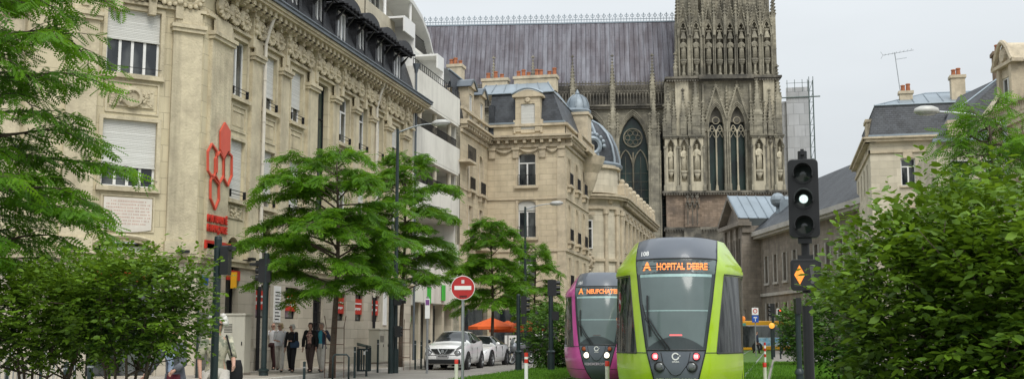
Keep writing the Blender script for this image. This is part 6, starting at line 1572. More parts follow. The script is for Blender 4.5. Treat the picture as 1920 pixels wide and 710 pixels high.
# near tram signal
def tram_signal():
    d = 13.6; p = pos(1515, d); root = empty('tram_signal', (p[0], p[1], 0), YAW * .4 - .12, 'black tram signal pole with lit white lamp above an amber diamond box', 'traffic light')
    s = d / F
    m = MB(); m.cyl(0, .12, 0, 1.75, .062, 14); m.cyl(0, .12, 1.9, 3.5, .05, 12); m.cyl(0, .12, 0, .35, .11, 14); m.build('pole', BLACKP, root, smooth=True, auto=40)
    m = MB(); zc = zat(372, d); m.ext([(x, z + zc) for x, z in rbox(.355, .94, .055)], -.03, .16); hd = m.build('signal_head', BLACKP, root, bevel=.008)
    m = MB(); m.cyl(0, .06, zat(297, d) - .01, zat(281, d), .055, 12); m.box(-.02, .02, -.06, .06, zat(290, d), zat(281, d) + .012); m.build('top_cap', BLACKP, root)
    m = MB(); m.box(-.05, .05, .0, .1, zat(297, d) , zat(280, d)); 
    for k, py in enumerate((326, 374, 424)):
        z = zat(py, d)
        m = MB(); m.lathe([(.115, -.03), (.115, -.24), (.105, -.24), (.105, -.03)], (0, 0, z), 20, 'y', cap=False, a0=R(-25), a1=R(205)); v = m.build('visor', BLACKP, hd, smooth=True, auto=40)
        m = MB(); m.lathe([(.12, -.031), (.12, -.045), (.1, -.045), (.1, -.035)], (0, 0, z), 22, 'y', cap=False); m.build('lens_ring', BLACKP, hd)
        lit = k == 1
        m = MB(); m.lathe([(.001, -.055), (.05, -.05), (.1, -.036)], (0, 0, z), 22, 'y', cap=False); m.build('lens', mat('dark_lens', (.03, .04, .04), .12, spec=.8), hd, smooth=True)
        if lit:
            m = MB(); m.lathe([(.001, -.062), (.048, -.06), (.052, -.05)], (0, 0, z), 20, 'y', cap=False); m.build('lit_lamp', emis('white_signal', (.75, .95, .9), .85), hd)
            m = MB()
            for i in range(5):
                for j in range(5):
                    if (i - 2) ** 2 + (j - 2) ** 2 <= 5: m.sph(((i - 2) * .018, -.062, z + (j - 2) * .018), .005, 5, 4)
            m.build('led_cluster', emis('white_led', (1, 1, 1), 1.6), hd)
    zc = zat(516, d); m = MB(); m.ext([(x, z + zc) for x, z in rbox(.355, .365, .04)], -.06, .14); bx = m.build('signal_box', BLACKP, root, bevel=.008)
    m = MB(); m.ext([(x, z + zc) for x, z in rbox(.29, .29, .02)], -.064, -.06); m.build('box_glass', mat('box_face', (.018, .018, .018), .12, spec=.6), bx)
    m = MB(); cx = -.073; m.ext([(cx - .062, zc), (cx, zc - .115), (cx + .062, zc), (cx, zc + .115)], -.072, -.064); m.build('amber_diamond', emis('amber_diamond', (1, .27, .02), 1.05), bx)
    m = MB(); led = [(cx + (i - 3) * .016, zc + (j - 6) * .016) for i in range(7) for j in range(13) if abs(i - 3) / 3.6 + abs(j - 6) / 6.6 <= 1]
    for x, z in led: m.box(x - .004, x + .004, -.0745, -.072, z - .004, z + .004)
    m.build('led_cluster', emis('amber_led_dots', (1, .50, .12), 1.3), bx)
    m = MB(); m.ext([(.072 - .032, zc + .10), (.072 + .032, zc + .10), (.072 + .012, zc - .045), (.072 - .012, zc - .045)][::-1], -.068, -.064); m.lathe([(.001, -.068), (.022, -.068), (.022, -.064)], (.072, 0, zc - .085), 12, 'y', cap=False); m.build('exclamation_mark', mat('unlit_mark', (.10, .10, .10), .5), bx)
    m = MB(); m.box(-.09, .09, -.02, .14, zc + .185, zc + .235); m.cut(); m.box(-.08, .08, .0, .14, zat(447, d) - .06, zat(447, d)); m.builds('bracket', BLACKP, root)
tram_signal()
def back_signal(px, d, ztop, heads, label, r=.065, base=0.0, baser=.1, kind='traffic_light'):
    """pole with signal heads seen from the back or side; heads: (dx, z, w, h, visor_dx)"""
    p = pos(px, d); root = empty(kind, (p[0], p[1], 0), YAW, label, 'traffic light', 'dark traffic light poles')
    m = MB(); m.cyl(0, 0, 0, ztop, r, 12); m.lathe([(r * 1.05, ztop), (r * .9, ztop + .04), (.01, ztop + .05)], n=12)
    if base: m.cyl(0, 0, 0, base, baser, 12, baser * .95); m.lathe([(baser * 1.15, base), (baser * 1.15, base + .05), (r, base + .1)], n=12)
    m.build('pole', POLE, root, smooth=True, auto=40)
    for dx, z, w_, h_, vd in heads:
        m = MB(); m.M = T(dx, 0, z); m.ext(rbox(w_, h_, min(w_, h_) * .18), -.09, .09)
        for k in (-1, 0, 1):
            if h_ > .4: m.lathe([(h_ * .13, 0), (h_ * .13, vd), (h_ * .12, vd), (h_ * .12, 0)], (w_ / 2 * (1 if vd > 0 else -1), 0, k * h_ * .3), 10, 'x', cap=False)
        hd = m.build('signal_head', BLACKP, root)
        if abs(dx) > .05:
            for zz in (-h_ * .35, h_ * .35): m = MB(); m.tube([(0, 0, z + zz), (dx, 0, z + zz)], .02, 5); m.build('bracket', BLACKP, hd)
    return root
back_signal(403.5, 14, zat(450, 14), [(.10, zat(490, 14), .10, .34, .05), (.17, zat(466, 14), .06, .05, .03)], 'near dark green signal pole in front of the white haired walker', .048)
back_signal(496, 37.6, 4.03, [(-.04, zat(508, 37.6), .40, .78, -.1), (-.38, zat(496, 37.6), .3, .09, -.05)], 'dark signal pole with collar base left of the broad honey locust', .095, .25, .16)
back_signal(733, 43.0, 3.4, [(.24, zat(551, 43), .30, .86, .15), (.26, zat(621, 43), .22, .42, .06)], 'dark signal pole beside the tall street lamp', .10, .0)
back_signal(972, 43.6, 2.9, [(.20, zat(572, 43.6), .22, .68, .12), (.2, zat(600, 43.6), .16, .3, .05)], 'dark signal pole left of the thin street lamp', .075, .75, .13)
back_signal(1033, 43.9, 3.42, [(.05, zat(540, 43.9), .34, .62, .14), (.17, zat(592, 43.9), .28, .34, .1)], 'dark signal pole directly left of the pink tram', .09, .75, .14)
back_signal(1497, 20.5, 2.0, [(0, 1.92, .10, .28, .03)], 'slim dark post just left of the amber diamond signal', .05, .72, .075)
back_signal(1450, 75, 3.25, [(-.02, zat(582, 75), .3, .9, -.1)], 'small dark signal pole in front of the yellow bus', .09)
p = pos(1463, 70); r_ = empty('traffic_light', (p[0], p[1], 0), YAW, 'white framed square signal showing a red lamp above the yellow bus', 'traffic light')
m = MB(); m.cyl(0, .05, 0, 3.0, .05, 8); m.build('pole', POLE, r_); m = MB(); m.M = T(0, 0, zat(585, 70)); m.ext(rbox(.36, .42, .04), -.04, .04); b_ = m.build('signal_head', WHITES, r_); m = MB(); m.M = T(0, 0, zat(585, 70)); m.ext(rbox(.28, .34, .02), -.05, -.04); m.build('lens_panel', BLACKP, b_); m = MB(); m.M = T(0, 0, zat(582, 70)); m.sph((0.03, -.05, 0), .06, 8, 6); m.build('red_lamp', emis('far_red', (1, .1, .05), 1.5), b_)
p = pos(1447, 68); r_ = empty('amber_beacon', (p[0], p[1], 0), YAW, 'round amber warning lamp on a dark post beside the bus', 'traffic light')
m = MB(); m.cyl(0, 0, 0, zat(610, 68), .07, 8); m.build('pole', POLE, r_); m = MB(); m.sph((0, -.08, zat(610, 68)), .17, 10, 8); m.build('lens', emis('amber_far', (1, .4, .05), 1.2), r_)

# no entry sign
p = pos(867.5, 32); r_ = empty('no_entry_sign', (p[0], p[1], 0), YAW * .8, 'round red no entry sign on a grey post in front of the parked white cars', 'road sign')
zc = zat(540, 32)
m = MB(); m.cyl(0, .05, 0, zc + .25, .042, 10); m.build('post', GREYPOLE, r_, smooth=True, auto=40)
m = MB(); m.lathe([(.335, 0), (.335, -.02), (.32, -.022), (.32, -.018)], (0, 0, zc), 32, 'y', cap=False); m.lathe([(.001, .01), (.335, .01), (.335, 0)], (0, 0, zc), 32, 'y', cap=False); m.build('rim', WHITES, r_)
m = MB(); m.lathe([(.001, -.02), (.322, -.02)], (0, 0, zc), 32, 'y', cap=False); pl = m.build('red_disc', mat('no_entry_red', (.42, .025, .025), .4, var=.05), r_)
m = MB(); m.box(-.235, .235, -.026, -.021, zc - .055, zc + .055); m.build('white_bar', WHITES, pl)
m = MB(); m.box(-.04, .04, -.026, -.021, zc + .12, zc + .22); m.build('sticker', mat('sticker', (.6, .55, .55), .6), pl)
m = MB(); [m.box(-.09 + k * .035, -.065 + k * .035, -.026, -.021, zc - .27 + .01 * (k % 2), zc - .21) for k in range(6)]; m.build('scratches', IRON, pl)
# parking sign near the tram, blue/white small signs
p = pos(1417, 78); r_ = empty('parking_sign', (p[0], p[1], 0), YAW, 'small white and blue road signs right of the green tram', 'road sign')
m = MB(); m.cyl(0, .05, 0, zat(575, 78), .04, 8); m.build('post', GREYPOLE, r_)
m = MB(); m.box(-.22, .22, -.02, .02, zat(590, 78), zat(577, 78)); w_ = m.build('white_plate', WHITES, r_)
m = MB(); m.lathe([(.10, -.03), (.15, -.03)], (0, 0, zat(583, 78)), 16, 'y', cap=False); m.build('red_ring', REDS, w_)
m = MB(); m.box(-.22, .22, -.02, .02, zat(604, 78), zat(591, 78)); b_ = m.build('blue_plate', BLUE, r_)
m = MB(); m.box(-.02, .02, -.03, -.021, zat(602, 78), zat(594, 78)); m.box(-.12, .12, -.03, -.021, zat(596, 78), zat(594, 78)); m.build('white_mark', WHITES, b_)
p = pos(801, 43); r_ = empty('street_sign', (p[0], p[1], 0), YAW, 'narrow white sign on a pale post left of the first parked car', 'road sign')
m = MB(); m.cyl(0, .04, 0, zat(556, 43), .045, 8); m.build('post', GREYPOLE, r_); m = MB(); m.box(-.09, .09, -.02, .02, zat(597, 43), zat(560, 43)); w_ = m.build('plate', WHITES, r_)
m = MB(); m.box(-.07, .07, -.026, -.021, zat(572, 43), zat(562, 43)); m.build('purple_mark', mat('purple_mark', (.2, .08, .25), .5), w_)

# red and white bollards
def bollard(px, d, ztop, label):
    p = pos(px, d); r_ = empty('bollard', (p[0], p[1], 0), 0, label, 'bollard', 'white bollards with red tops')
    m = MB(); m.cyl(0, 0, 0, ztop - .12, .05, 14); m.build('post', mat('bollard_cream', (.62, .62, .52), .5, var=.08, dirt=(.35, .35, .28), ds=4, dk=.4), r_, smooth=True, auto=40)
    m = MB(); m.lathe([(.052, ztop - .12), (.052, ztop - .01), (.045, ztop), (.001, ztop + .002)], n=14); m.build('red_band', REDS, r_, smooth=True, auto=40)
bollard(856, 31, zat(672, 31), 'red topped white bollard beside the no entry sign'); bollard(1138, 27, zat(675, 27), 'red topped white bollard in front of the pink tram'); bollard(1432, 31, zat(678, 31), 'red topped white bollard right of the green tram')
p = pos(986.5, 30); r_ = empty('bollard', (p[0], p[1], 0), 0, 'white bollard with two red bands below the thin street lamp', 'bollard', 'white bollards with red tops'); zt = zat(660, 30)
m = MB(); m.cyl(0, 0, 0, zt, .048, 14); m.build('post', WHITES, r_, smooth=True, auto=40)
m = MB(); m.cyl(0, 0, zt - .1, zt + .003, .051, 14); m.build('red_band', REDS, r_); m = MB(); m.cyl(0, 0, zt - .26, zt - .16, .051, 14); m.build('red_band', REDS, r_)
p = pos(1433.5, 60); r_ = empty('striped_post', (p[0], p[1], 0), 0, 'thin red and white striped post on the lawn near the bus', 'bollard'); zt = zat(641, 60)
m = MB(); m.cyl(0, 0, 0, zt, .05, 10); m.build('post', WHITES, r_); 
for k in range(3): m = MB(); m.cyl(0, 0, zt - .15 - .3 * k, zt - .3 * k + .002, .053, 10); m.build('red_band', REDS, r_)

# dark posts, racks, bins, cabinets
def post(px, d, h, label, r=.045, grp='dark pavement posts'):
    p = pos(px, d); r_ = empty('bollard', (p[0], p[1], 0), 0, label, 'bollard', grp)
    m = MB(); m.cyl(0, 0, 0, h, r, 10); m.lathe([(r * 1.15, h), (r * 1.15, h + .03), (.01, h + .05)], n=10); m.build('post', POLE, r_, smooth=True, auto=40)
    m = MB(); m.cyl(0, 0, h - .14, h - .1, r * 1.1, 10); m.build('ring', GREYPOLE, r_)
for px_, d_, h_, lb in ((17, 30, .78, 'dark post at the far lower left corner'), (80, 28, .80, 'dark post under the left bush, second from the left edge'), (127, 26, .78, 'dark post under the left bush near its stems'), (143, 31, .95, 'slightly taller post between the two left bushes'), (172, 25, .85, 'thick post in front of the corner door'),
                        (666, 38.5, .98, 'thin dark post in front of the pale cabinet'), (688, 40, 1.0, 'thin dark post right of the litter bin'), (572, 33, .62, 'short dark post before the walking couple'), (779, 48, 1.15, 'thin post left of the first parked car'), (790, 49, 1.1, 'thin post touching the first parked car in view'), (709, 44, 1.2, 'dark post between litter bin and lamp')):
    post(px_, d_, h_, lb, .06 if d_ < 28 else .04)
p = pos(640, 36.5); r_ = empty('cycle_stand', (p[0], p[1], 0), .3, 'dark inverted U cycle stand right of the tree trunk', 'cycle stand'); m = MB(); m.tube([(-.25, 0, 0), (-.25, 0, .72), (-.18, 0, .8), (.18, 0, .8), (.25, 0, .72), (.25, 0, 0)], .03, 8); m.build('hoop', POLE, r_, smooth=True); m = MB(); m.box(-.3, -.2, -.05, .05, 0, .02); m.box(.2, .3, -.05, .05, 0, .02); m.build('foot_plate', POLE, r_)
for px_, d_, lb in ((628, 38.6, 'thin metal guard around the trunk of the broad honey locust'), (755, 47.5, 'thin metal guard around the trunk behind the second lamp post')):
    p = pos(px_, d_); r_ = empty('tree_guard', (p[0], p[1], 0), 0, lb, 'tree guard', 'tree guards')
    rust = mat('rusty_iron', (.12, .07, .05), .8, .2, var=.3, vs=8)
    for k in range(4): a = k * PI / 2 + .5; m = MB(); m.tube([(.32 * math.cos(a), .32 * math.sin(a), 0), (.30 * math.cos(a), .3 * math.sin(a), 1.7), (.36 * math.cos(a), .36 * math.sin(a), 2.05)], .014, 5); m.build('bar', rust, r_)
    m = MB()
    for z in (.5, 1.1, 1.65): m.tube([(.31 * math.cos(a), .31 * math.sin(a), z) for a in [i * PI / 8 for i in range(17)]], .011, 4); m.cut()
    m.builds('hoop', rust, r_)
def litter(px, d):
    p = pos(px, d); r_ = empty('litter_bin', (p[0], p[1], .1), .35, 'dark slatted litter bin with sloping hood on the pavement', 'litter bin')
    m = MB(); 
    for k in range(16): a = k * PI / 8; x, y = .23 * math.cos(a), .23 * math.sin(a); m.box(x - .03, x + .03, y - .03, y + .03, .05, .8)
    m.cyl(0, 0, .03, .08, .25, 16); m.cyl(0, 0, .78, .84, .26, 16); m.build('body', POLE, r_)
    m = MB(); m.add([(-.26, -.22, .98), (.26, -.22, .86), (.26, .22, .92), (-.26, .22, 1.05), (-.26, -.22, .95), (.26, -.22, .83), (.26, .22, .89), (-.26, .22, 1.02)], [(0, 1, 2, 3), (7, 6, 5, 4), (4, 5, 1, 0), (5, 6, 2, 1), (6, 7, 3, 2), (7, 4, 0, 3)])
    for x in (-.22, .22): m.box(x - .02, x + .02, -.02, .02, .8, .9)
    m.build('hood', POLE, r_); m = MB(); m.box(-.02, .10, -.265, -.255, .62, .74); m.build('label_plate', WHITES, r_)
litter(683, 41.5)
def cabinet(x, y, w_, d_, h_, rz, label, name='utility_cabinet', col=None, steps=True):
    r_ = empty(name, (x, y, .1), rz, label, 'utility cabinet'); c = col or mat('cabinet_cream', (.50, .48, .40), .6, var=.06, streak=.3, vs=2)
    m = MB(); m.box(-w_ / 2, w_ / 2, -d_ / 2, d_ / 2, .08, h_); m.build('body', c, r_, bevel=.01)
    m = MB(); m.box(-w_ / 2 - .03, w_ / 2 + .03, -d_ / 2 - .04, d_ / 2 + .03, h_, h_ + .07); m.build('lid', c, r_, bevel=.015)
    m = MB(); m.box(-w_ / 2 - .02, w_ / 2 + .02, -d_ / 2 - .02, d_ / 2 + .02, -.05, .08); m.build('plinth', GREYSTONE, r_)
    n = 2 if w_ > .7 else 1
    for k in range(n):
        x0 = -w_ / 2 + w_ * k / n + .03; m = MB(); m.box(x0, x0 + w_ / n - .06, -d_ / 2 - .012, -d_ / 2, .12, h_ - .05); dr = m.build('door', c, r_)
        m = MB(); m.box(x0 + w_ / n - .14, x0 + w_ / n - .11, -d_ / 2 - .03, -d_ / 2 - .012, h_ * .5, h_ * .5 + .12); m.build('handle', IRON, dr)
    m = MB()
    for k in range(6): m.box(-w_ / 2 + .12, -.02, -d_ / 2 - .02, -d_ / 2 - .013, h_ - .3 - k * .05, h_ - .28 - k * .05)
    m.build('vent', IRON, r_)
p = pos(437, 38.2); cabinet(p[0], p[1] + .2, .86, .45, 1.95, .0, 'large cream utility cabinet behind the white haired walker')
cabinet(-18.0, 50.6, 1.3, .5, 1.55, R(90), 'pale utility cabinet against the wall left of the litter bin')
p = pos(382, 35.6); r_ = empty('notice_column', (p[0], p[1], .1), R(45), 'narrow dark weathered panel standing against the corner wall', 'notice board'); m = MB(); m.box(-.18, .18, -.04, .04, 0, 2.0); m.build('panel', mat('weathered_panel', (.07, .07, .06), .8, var=.3, dirt=(.2, .2, .17), ds=5, dk=.6), r_); m = MB(); m.box(-.21, -.18, -.06, .06, 0, 2.08); m.build('frame', POLE, r_); m = MB(); m.box(.18, .21, -.06, .06, 0, 2.08); m.build('frame', POLE, r_)
p = pos(722, 47); cabinet(-18.6, 54.3, .5, .4, .55, R(90), 'small white box on the pavement beside the downpipe', col=WHITES)
# crowd barriers lower left
for i, (px_, d_) in enumerate(((28, 30), (62, 28.5))):
    p = pos(px_, d_); r_ = empty('crowd_barrier', (p[0], p[1], 0), YAW + .25, ['grey crowd barrier at the lower left edge', 'grey crowd barrier below the left bush, nearer its stems'][i], 'crowd barrier', 'crowd barriers')
    m = MB(); m.tube([(-1, 0, .12), (-1, 0, .82), (-.88, 0, .94), (.88, 0, .94), (1, 0, .82), (1, 0, .12), (-1, 0, .12)], .02, 6); m.build('frame', GREYPOLE, r_, smooth=True)
    m = MB(); [m.tube([(-.9 + .1 * k, 0, .12), (-.9 + .1 * k, 0, .94)], .008, 4) for k in range(19)]; m.build('bars', GREYPOLE, r_)
    for x in (-.8, .8): m = MB(); m.tube([(x, -.3, .02), (x, 0, .14), (x, .3, .02)], .018, 5); m.build('foot', GREYPOLE, r_)

# parasols and cafe
def parasol(x, y, zt, rad, label):
    r_ = empty('parasol', (x, y, 0), .4, label, 'parasol', 'orange cafe parasols')
    m = MB(); m.cyl(0, 0, 0, zt, .03, 8); m.build('pole', GREYPOLE, r_); m = MB(); n = 8
    rings = [[(rr * math.cos(2 * PI * k / n) * (1 if k % 1 == 0 else .97), rr * math.sin(2 * PI * k / n), z) for k in range(n)] for rr, z in ((.05, zt), (rad * .5, zt - .24), (rad, zt - .5), (rad * 1.0, zt - .66))]
    m.ring(rings, cap=False); m.ring([[(p_[0] * .99, p_[1] * .99, p_[2] - .01) for p_ in r] for r in rings[::-1]], cap=False); m.build('canopy', ORANGE, r_)
    for k in range(8): a = 2 * PI * k / 8; m = MB(); m.tube([(0, 0, zt - .7), (rad * .95 * math.cos(a), rad * .95 * math.sin(a), zt - .53)], .01, 4); m.build('rib', GREYPOLE, r_)
    m = MB(); m.box(-.3, .3, -.3, .3, 0, .08); m.build('base', GREYSTONE, r_)
a = pos(922, 66); parasol(a[0], a[1], 2.40, 1.35, 'orange parasol behind the compact honey locust, left one'); a = pos(948, 66.5); parasol(a[0], a[1] + .6, 2.25, 1.1, 'orange parasol between two others at the cafe'); a = pos(984, 66); parasol(a[0], a[1], 2.30, 1.2, 'orange parasol behind the thin street lamp, right one')
TABLE_SPOTS = [(915, 67), (958, 66), (992, 65)]
for i, (px_, d_) in enumerate(TABLE_SPOTS):
    a = pos(px_, d_); r_ = empty('cafe_table', (a[0], a[1], 0), 0, ['small dark cafe table under the left parasol', 'small dark cafe table under the middle parasol', 'small dark cafe table under the right parasol'][i], 'table', 'cafe tables')
    m = MB(); m.cyl(0, 0, .72, .75, .33, 14); m.build('tabletop', IRON, r_); m = MB(); m.cyl(0, 0, .0, .72, .03, 6); m.cyl(0, 0, 0, .03, .2, 10); m.build('pedestal', IRON, r_)

# ================================================================== cars
def car(loc, rz, L, W, H, stations, label, paint, light_style, plate_txt, wheel_r=.33, wb=(.85, 3.4), name='parked_car', suv=True):
    """stations: (y, zlow, zbelt, zroof, wbelt, wroof) from nose y=0 to tail"""
    root = empty(name, loc, rz, label, 'car')
    ys = [s[0] for s in stations]; S = np.array(stations)
    N = 64; yy = np.linspace(0, L, N)
    def at(k, y):
        # smooth interpolation
        i = max(0, min(len(ys) - 2, int(np.searchsorted(ys, y) - 1))); t = (y - ys[i]) / (ys[i + 1] - ys[i]); p0 = S[max(0, i - 1)][k]; p1 = S[i][k]; p2 = S[i + 1][k]; p3 = S[min(len(ys) - 1, i + 2)][k]
        v = .5 * ((2 * p1) + (-p0 + p2) * t + (2 * p0 - 5 * p1 + 4 * p2 - p3) * t * t + (-p0 + 3 * p1 - 3 * p2 + p3) * t ** 3)
        return min(max(v, min(p1, p2) - .015), max(p1, p2) + .015)
    body = MB(); glass = MB()
    secs = []
    for y in yy:
        zl, zb, zr, wb_, wr = [at(k, y) for k in range(1, 6)]
        zr = max(zr, zb + .015)
        pts = [(0, zl), (wb_ * .84, zl), (wb_ * .94, zl + .06), (wb_ * .99, zl + (zb - zl) * .35), (wb_, zl + (zb - zl) * .6), (wb_ * .975, zl + (zb - zl) * .85), (wb_ * .93, zb), (wr + (wb_ * .93 - wr) * .45, zb + (zr - zb) * .55), (wr, zr - .05 * min(1, (zr - zb) * 3)), (wr * .85, zr), (wr * .45, zr + .02), (0, zr + .03)]
        secs.append([(x, y, z) for x, z in pts])
    # flag glass
    for i in range(N - 1):
        y = (yy[i] + yy[i + 1]) / 2; a, b = secs[i], secs[i + 1]
        gh = at(3, y) - at(2, y); dz = abs(at(3, yy[i + 1]) - at(3, yy[i])) / (yy[1] - yy[0])
        for k in range(len(a) - 1):
            isg = False
            if gh > .06:
                side = k in (6, 7); top = k in (8, 9, 10)
                pillar = any(abs(y - py_) < .05 for py_ in (L * .56,))
                if side and gh > .17 and not pillar: isg = True
                if top and dz > .32: isg = True
            t = glass if isg else body
            t.quad(a[k], b[k], b[k + 1], a[k + 1]); M_ = lambda p: (-p[0], p[1], p[2]); t.quad(M_(a[k]), M_(a[k + 1]), M_(b[k + 1]), M_(b[k]))
    for i, fl in ((0, 1), (N - 1, -1)):
        pts = secs[i] + [(-p[0], p[1], p[2]) for p in reversed(secs[i][:-1])]; body.add(pts, [list(range(len(pts)))][::1])
    def fin(mb, name, mt):
        me = mb.mesh(name); bm = bmesh.new(); bm.from_mesh(me); bmesh.ops.remove_doubles(bm, verts=bm.verts, dist=.001); bmesh.ops.recalc_face_normals(bm, faces=bm.faces); bm.to_mesh(me); bm.free()
        me.polygons.foreach_set('use_smooth', [True] * len(me.polygons)); me.materials.append(mt); o = bpy.data.objects.new(name, me); COL.objects.link(o); o.parent = root
        try: me.set_sharp_from_angle(angle=R(50))
        except Exception: pass
        return o
    bo = fin(body, 'body', paint); fin(glass, 'windows', glassmat('car_glass', (.02, .025, .028), .05, .6, patch_col=(.05, .055, .06)))
    wW = max(s[4] for s in stations)
    for y in wb:
        for s in (-1, 1):
            m = MB(); m.lathe([(.01, s * (wW * .80)), (wheel_r + .075, s * (wW * .80)), (wheel_r + .075, s * (wW + .006)), (wheel_r + .035, s * (wW + .008)), (.01, s * (wW * .985))], (0, y, wheel_r + .01), 24, 'x'); m.build('wheel_arch', BLACKP, bo)
            m = MB(); m.lathe([(wheel_r * .6, s * (wW - .2)), (wheel_r, s * (wW - .2)), (wheel_r, s * (wW + .012)), (wheel_r * .94, s * (wW + .03)), (wheel_r * .68, s * (wW + .03)), (wheel_r * .66, s * (wW - .02))], (0, y, wheel_r), 24, 'x', cap=False); wl = m.build('wheel', mat('tyre_rubber', (.02, .02, .02), .8), root, smooth=True, auto=40)
            m = MB(); m.lathe([(wheel_r * .68, s * (wW + .02)), (wheel_r * .62, s * (wW + .024)), (wheel_r * .6, s * (wW + .0))], (0, y, wheel_r), 20, 'x', cap=False)
            for q in range(5):
                a = q * 2 * PI / 5 + .3; m.add([(s * (wW + .022), y + c_ * wheel_r * rr_ * math.cos(a) + e_ * .05 * -math.sin(a), wheel_r + c_ * wheel_r * rr_ * math.sin(a) + e_ * .05 * math.cos(a)) for c_, rr_, e_ in ((1, .05, 1), (1, .64, 1), (1, .64, -1), (1, .05, -1))], [(0, 1, 2, 3)])
            m.build('rim', GREYPOLE, wl)
    light_style(root, bo)
    m = MB(); m.box(-.26, .26, -.035, -.015, .50, .61); pl = m.build('number_plate', mat('plate', (.35, .35, .36), .5), root)
    m = MB(); [m.box(-.2 + k * .058, -.165 + k * .058, -.038, -.035, .53, .585) for k in range(7)]; m.build('plate_characters', IRON, pl)
    for s in (-1, 1):
        m = MB(); m.sph((s * (wW + .09), L * .33, stations[3][2] + .10), .11, 8, 6, sx=1.0, sy=.5, sz=.75); m.build('wing_mirror', paint if suv is False else BLACKP, root, smooth=True)
        m = MB(); m.box(*sorted((s * (wW * .985), s * (wW * 1.005))), L * .5, L * .5 + .18, .90, .93); m.build('door_handle', paint, root)
    m = MB()
    for s in (-1, 1):
        for y in (L * .36, L * .60): m.box(*sorted((s * wW * .96, s * (wW + .003))), y - .006, y + .006, .42, .9)
    m.build('door_gap', BLACKP, bo)
    return root
CARW = mat('white_car_paint', (.88, .885, .89), .22, var=.01, spec=.5, coat=.8)
GL = mat('headlamp_glass', (.30, .31, .32), .12, .3, var=.2, vs=20, spec=.8)
def suv_face(root, bo):
    m = MB(); m.box(-.72, .72, -.045, .12, .26, .44); m.build('lower_grille', BLACKP, bo, bevel=.03)
    m = MB(); m.add([(-.46, -.012, .80), (.46, -.012, .80), (.28, -.05, .66), (-.28, -.05, .66), (-.52, .05, .86), (.52, .05, .86)], [(3, 2, 1, 0), (0, 1, 5, 4)]); m.build('grille', BLACKP, bo)
    m = MB()
    for s in (-1, 1): m.tube([(s * .20, -.02, .84), (s * .08, -.06, .66)], .022, 5)
    m.lathe([(.05, -.07), (.075, -.075), (.05, -.08)], (0, 0, .75), 16, 'y'); m.build('badge_trim', GREYPOLE, bo)
    for s in (-1, 1):
        m = MB(); m.lathe([(.001, -.05), (.08, -.045), (.115, -.02), (.12, .06)], (s * .60, .03, .66), 16, 'y', cap=False); m.build('headlight', GL, bo, smooth=True)
        m = MB(); m.lathe([(.12, -.01), (.14, -.02), (.14, .1)], (s * .60, .03, .66), 16, 'y', cap=False); m.build('headlight_ring', BLACKP, bo)
        m = MB(); m.add([(s * .52, .03, .84), (s * .78, .12, .90), (s * .80, .35, 1.0), (s * .66, .30, .985)], [(0, 1, 2, 3)]); m.build('side_lamp', GL, bo)
        m = MB(); m.box(*sorted((s * .10, s * .55)), -.012, .05, .60, .615); m.build('seam', BLACKP, bo)
def coupe_face(root, bo):
    m = MB(); m.ext([(-.30, .62), (-.36, .40), (-.26, .26), (.26, .26), (.36, .40), (.30, .62)][::-1], -.03, .05); m.build('grille', BLACKP, bo)
    m = MB(); [m.lathe([(.035, -.045), (.045, -.05), (.05, -.045)], (-.10 + .065 * k, 0, .56), 12, 'y', cap=False) for k in range(4)]; m.build('badge_trim', GREYPOLE, bo)
    for s in (-1, 1):
        m = MB(); m.add([(s * .40, .0, .56), (s * .80, .16, .58), (s * .84, .30, .68), (s * .44, .06, .68)], [(0, 1, 2, 3), (3, 2, 1, 0)]); m.build('headlight', GL, bo)
        m = MB(); m.ext([(s * .44, .28), (s * .76, .28), (s * .74, .40), (s * .48, .38)], .02, .1); m.build('air_intake', BLACKP, bo)
suv_st = [(0, .38, .62, .64, .70, .45), (.12, .24, .86, .88, .80, .55), (.45, .22, .98, 1.0, .86, .62), (1.05, .22, 1.05, 1.07, .885, .66), (1.35, .22, 1.07, 1.20, .885, .66), (1.95, .22, 1.09, 1.53, .885, .56), (2.6, .22, 1.12, 1.56, .885, .56), (3.4, .22, 1.17, 1.50, .885, .54), (3.9, .26, 1.14, 1.30, .83, .50), (4.12, .36, .95, .97, .72, .45)]
car((-13.35, 45.3, 0), R(2), 4.13, 1.77, 1.57, suv_st, 'white compact crossover with round headlamps parked in front of the white coupe', CARW, suv_face, '', .34, (.82, 3.35), suv=True)
cp = [(0, .34, .58, .6, .66, .4), (.14, .2, .70, .72, .80, .5), (.6, .17, .82, .84, .90, .6), (1.25, .17, .92, .94, .925, .66), (1.5, .17, .94, 1.02, .925, .64), (2.15, .17, .95, 1.34, .925, .52), (2.8, .17, .96, 1.36, .925, .52), (3.7, .18, .98, 1.14, .925, .55), (4.3, .22, .96, .98, .86, .56), (4.62, .36, .86, .88, .74, .5)]
car((-13.75, 50.6, 0), R(-1), 4.62, 1.85, 1.37, cp, 'low white coupe parked right behind the white crossover', CARW, coupe_face, '', .34, (.9, 3.65), suv=False)

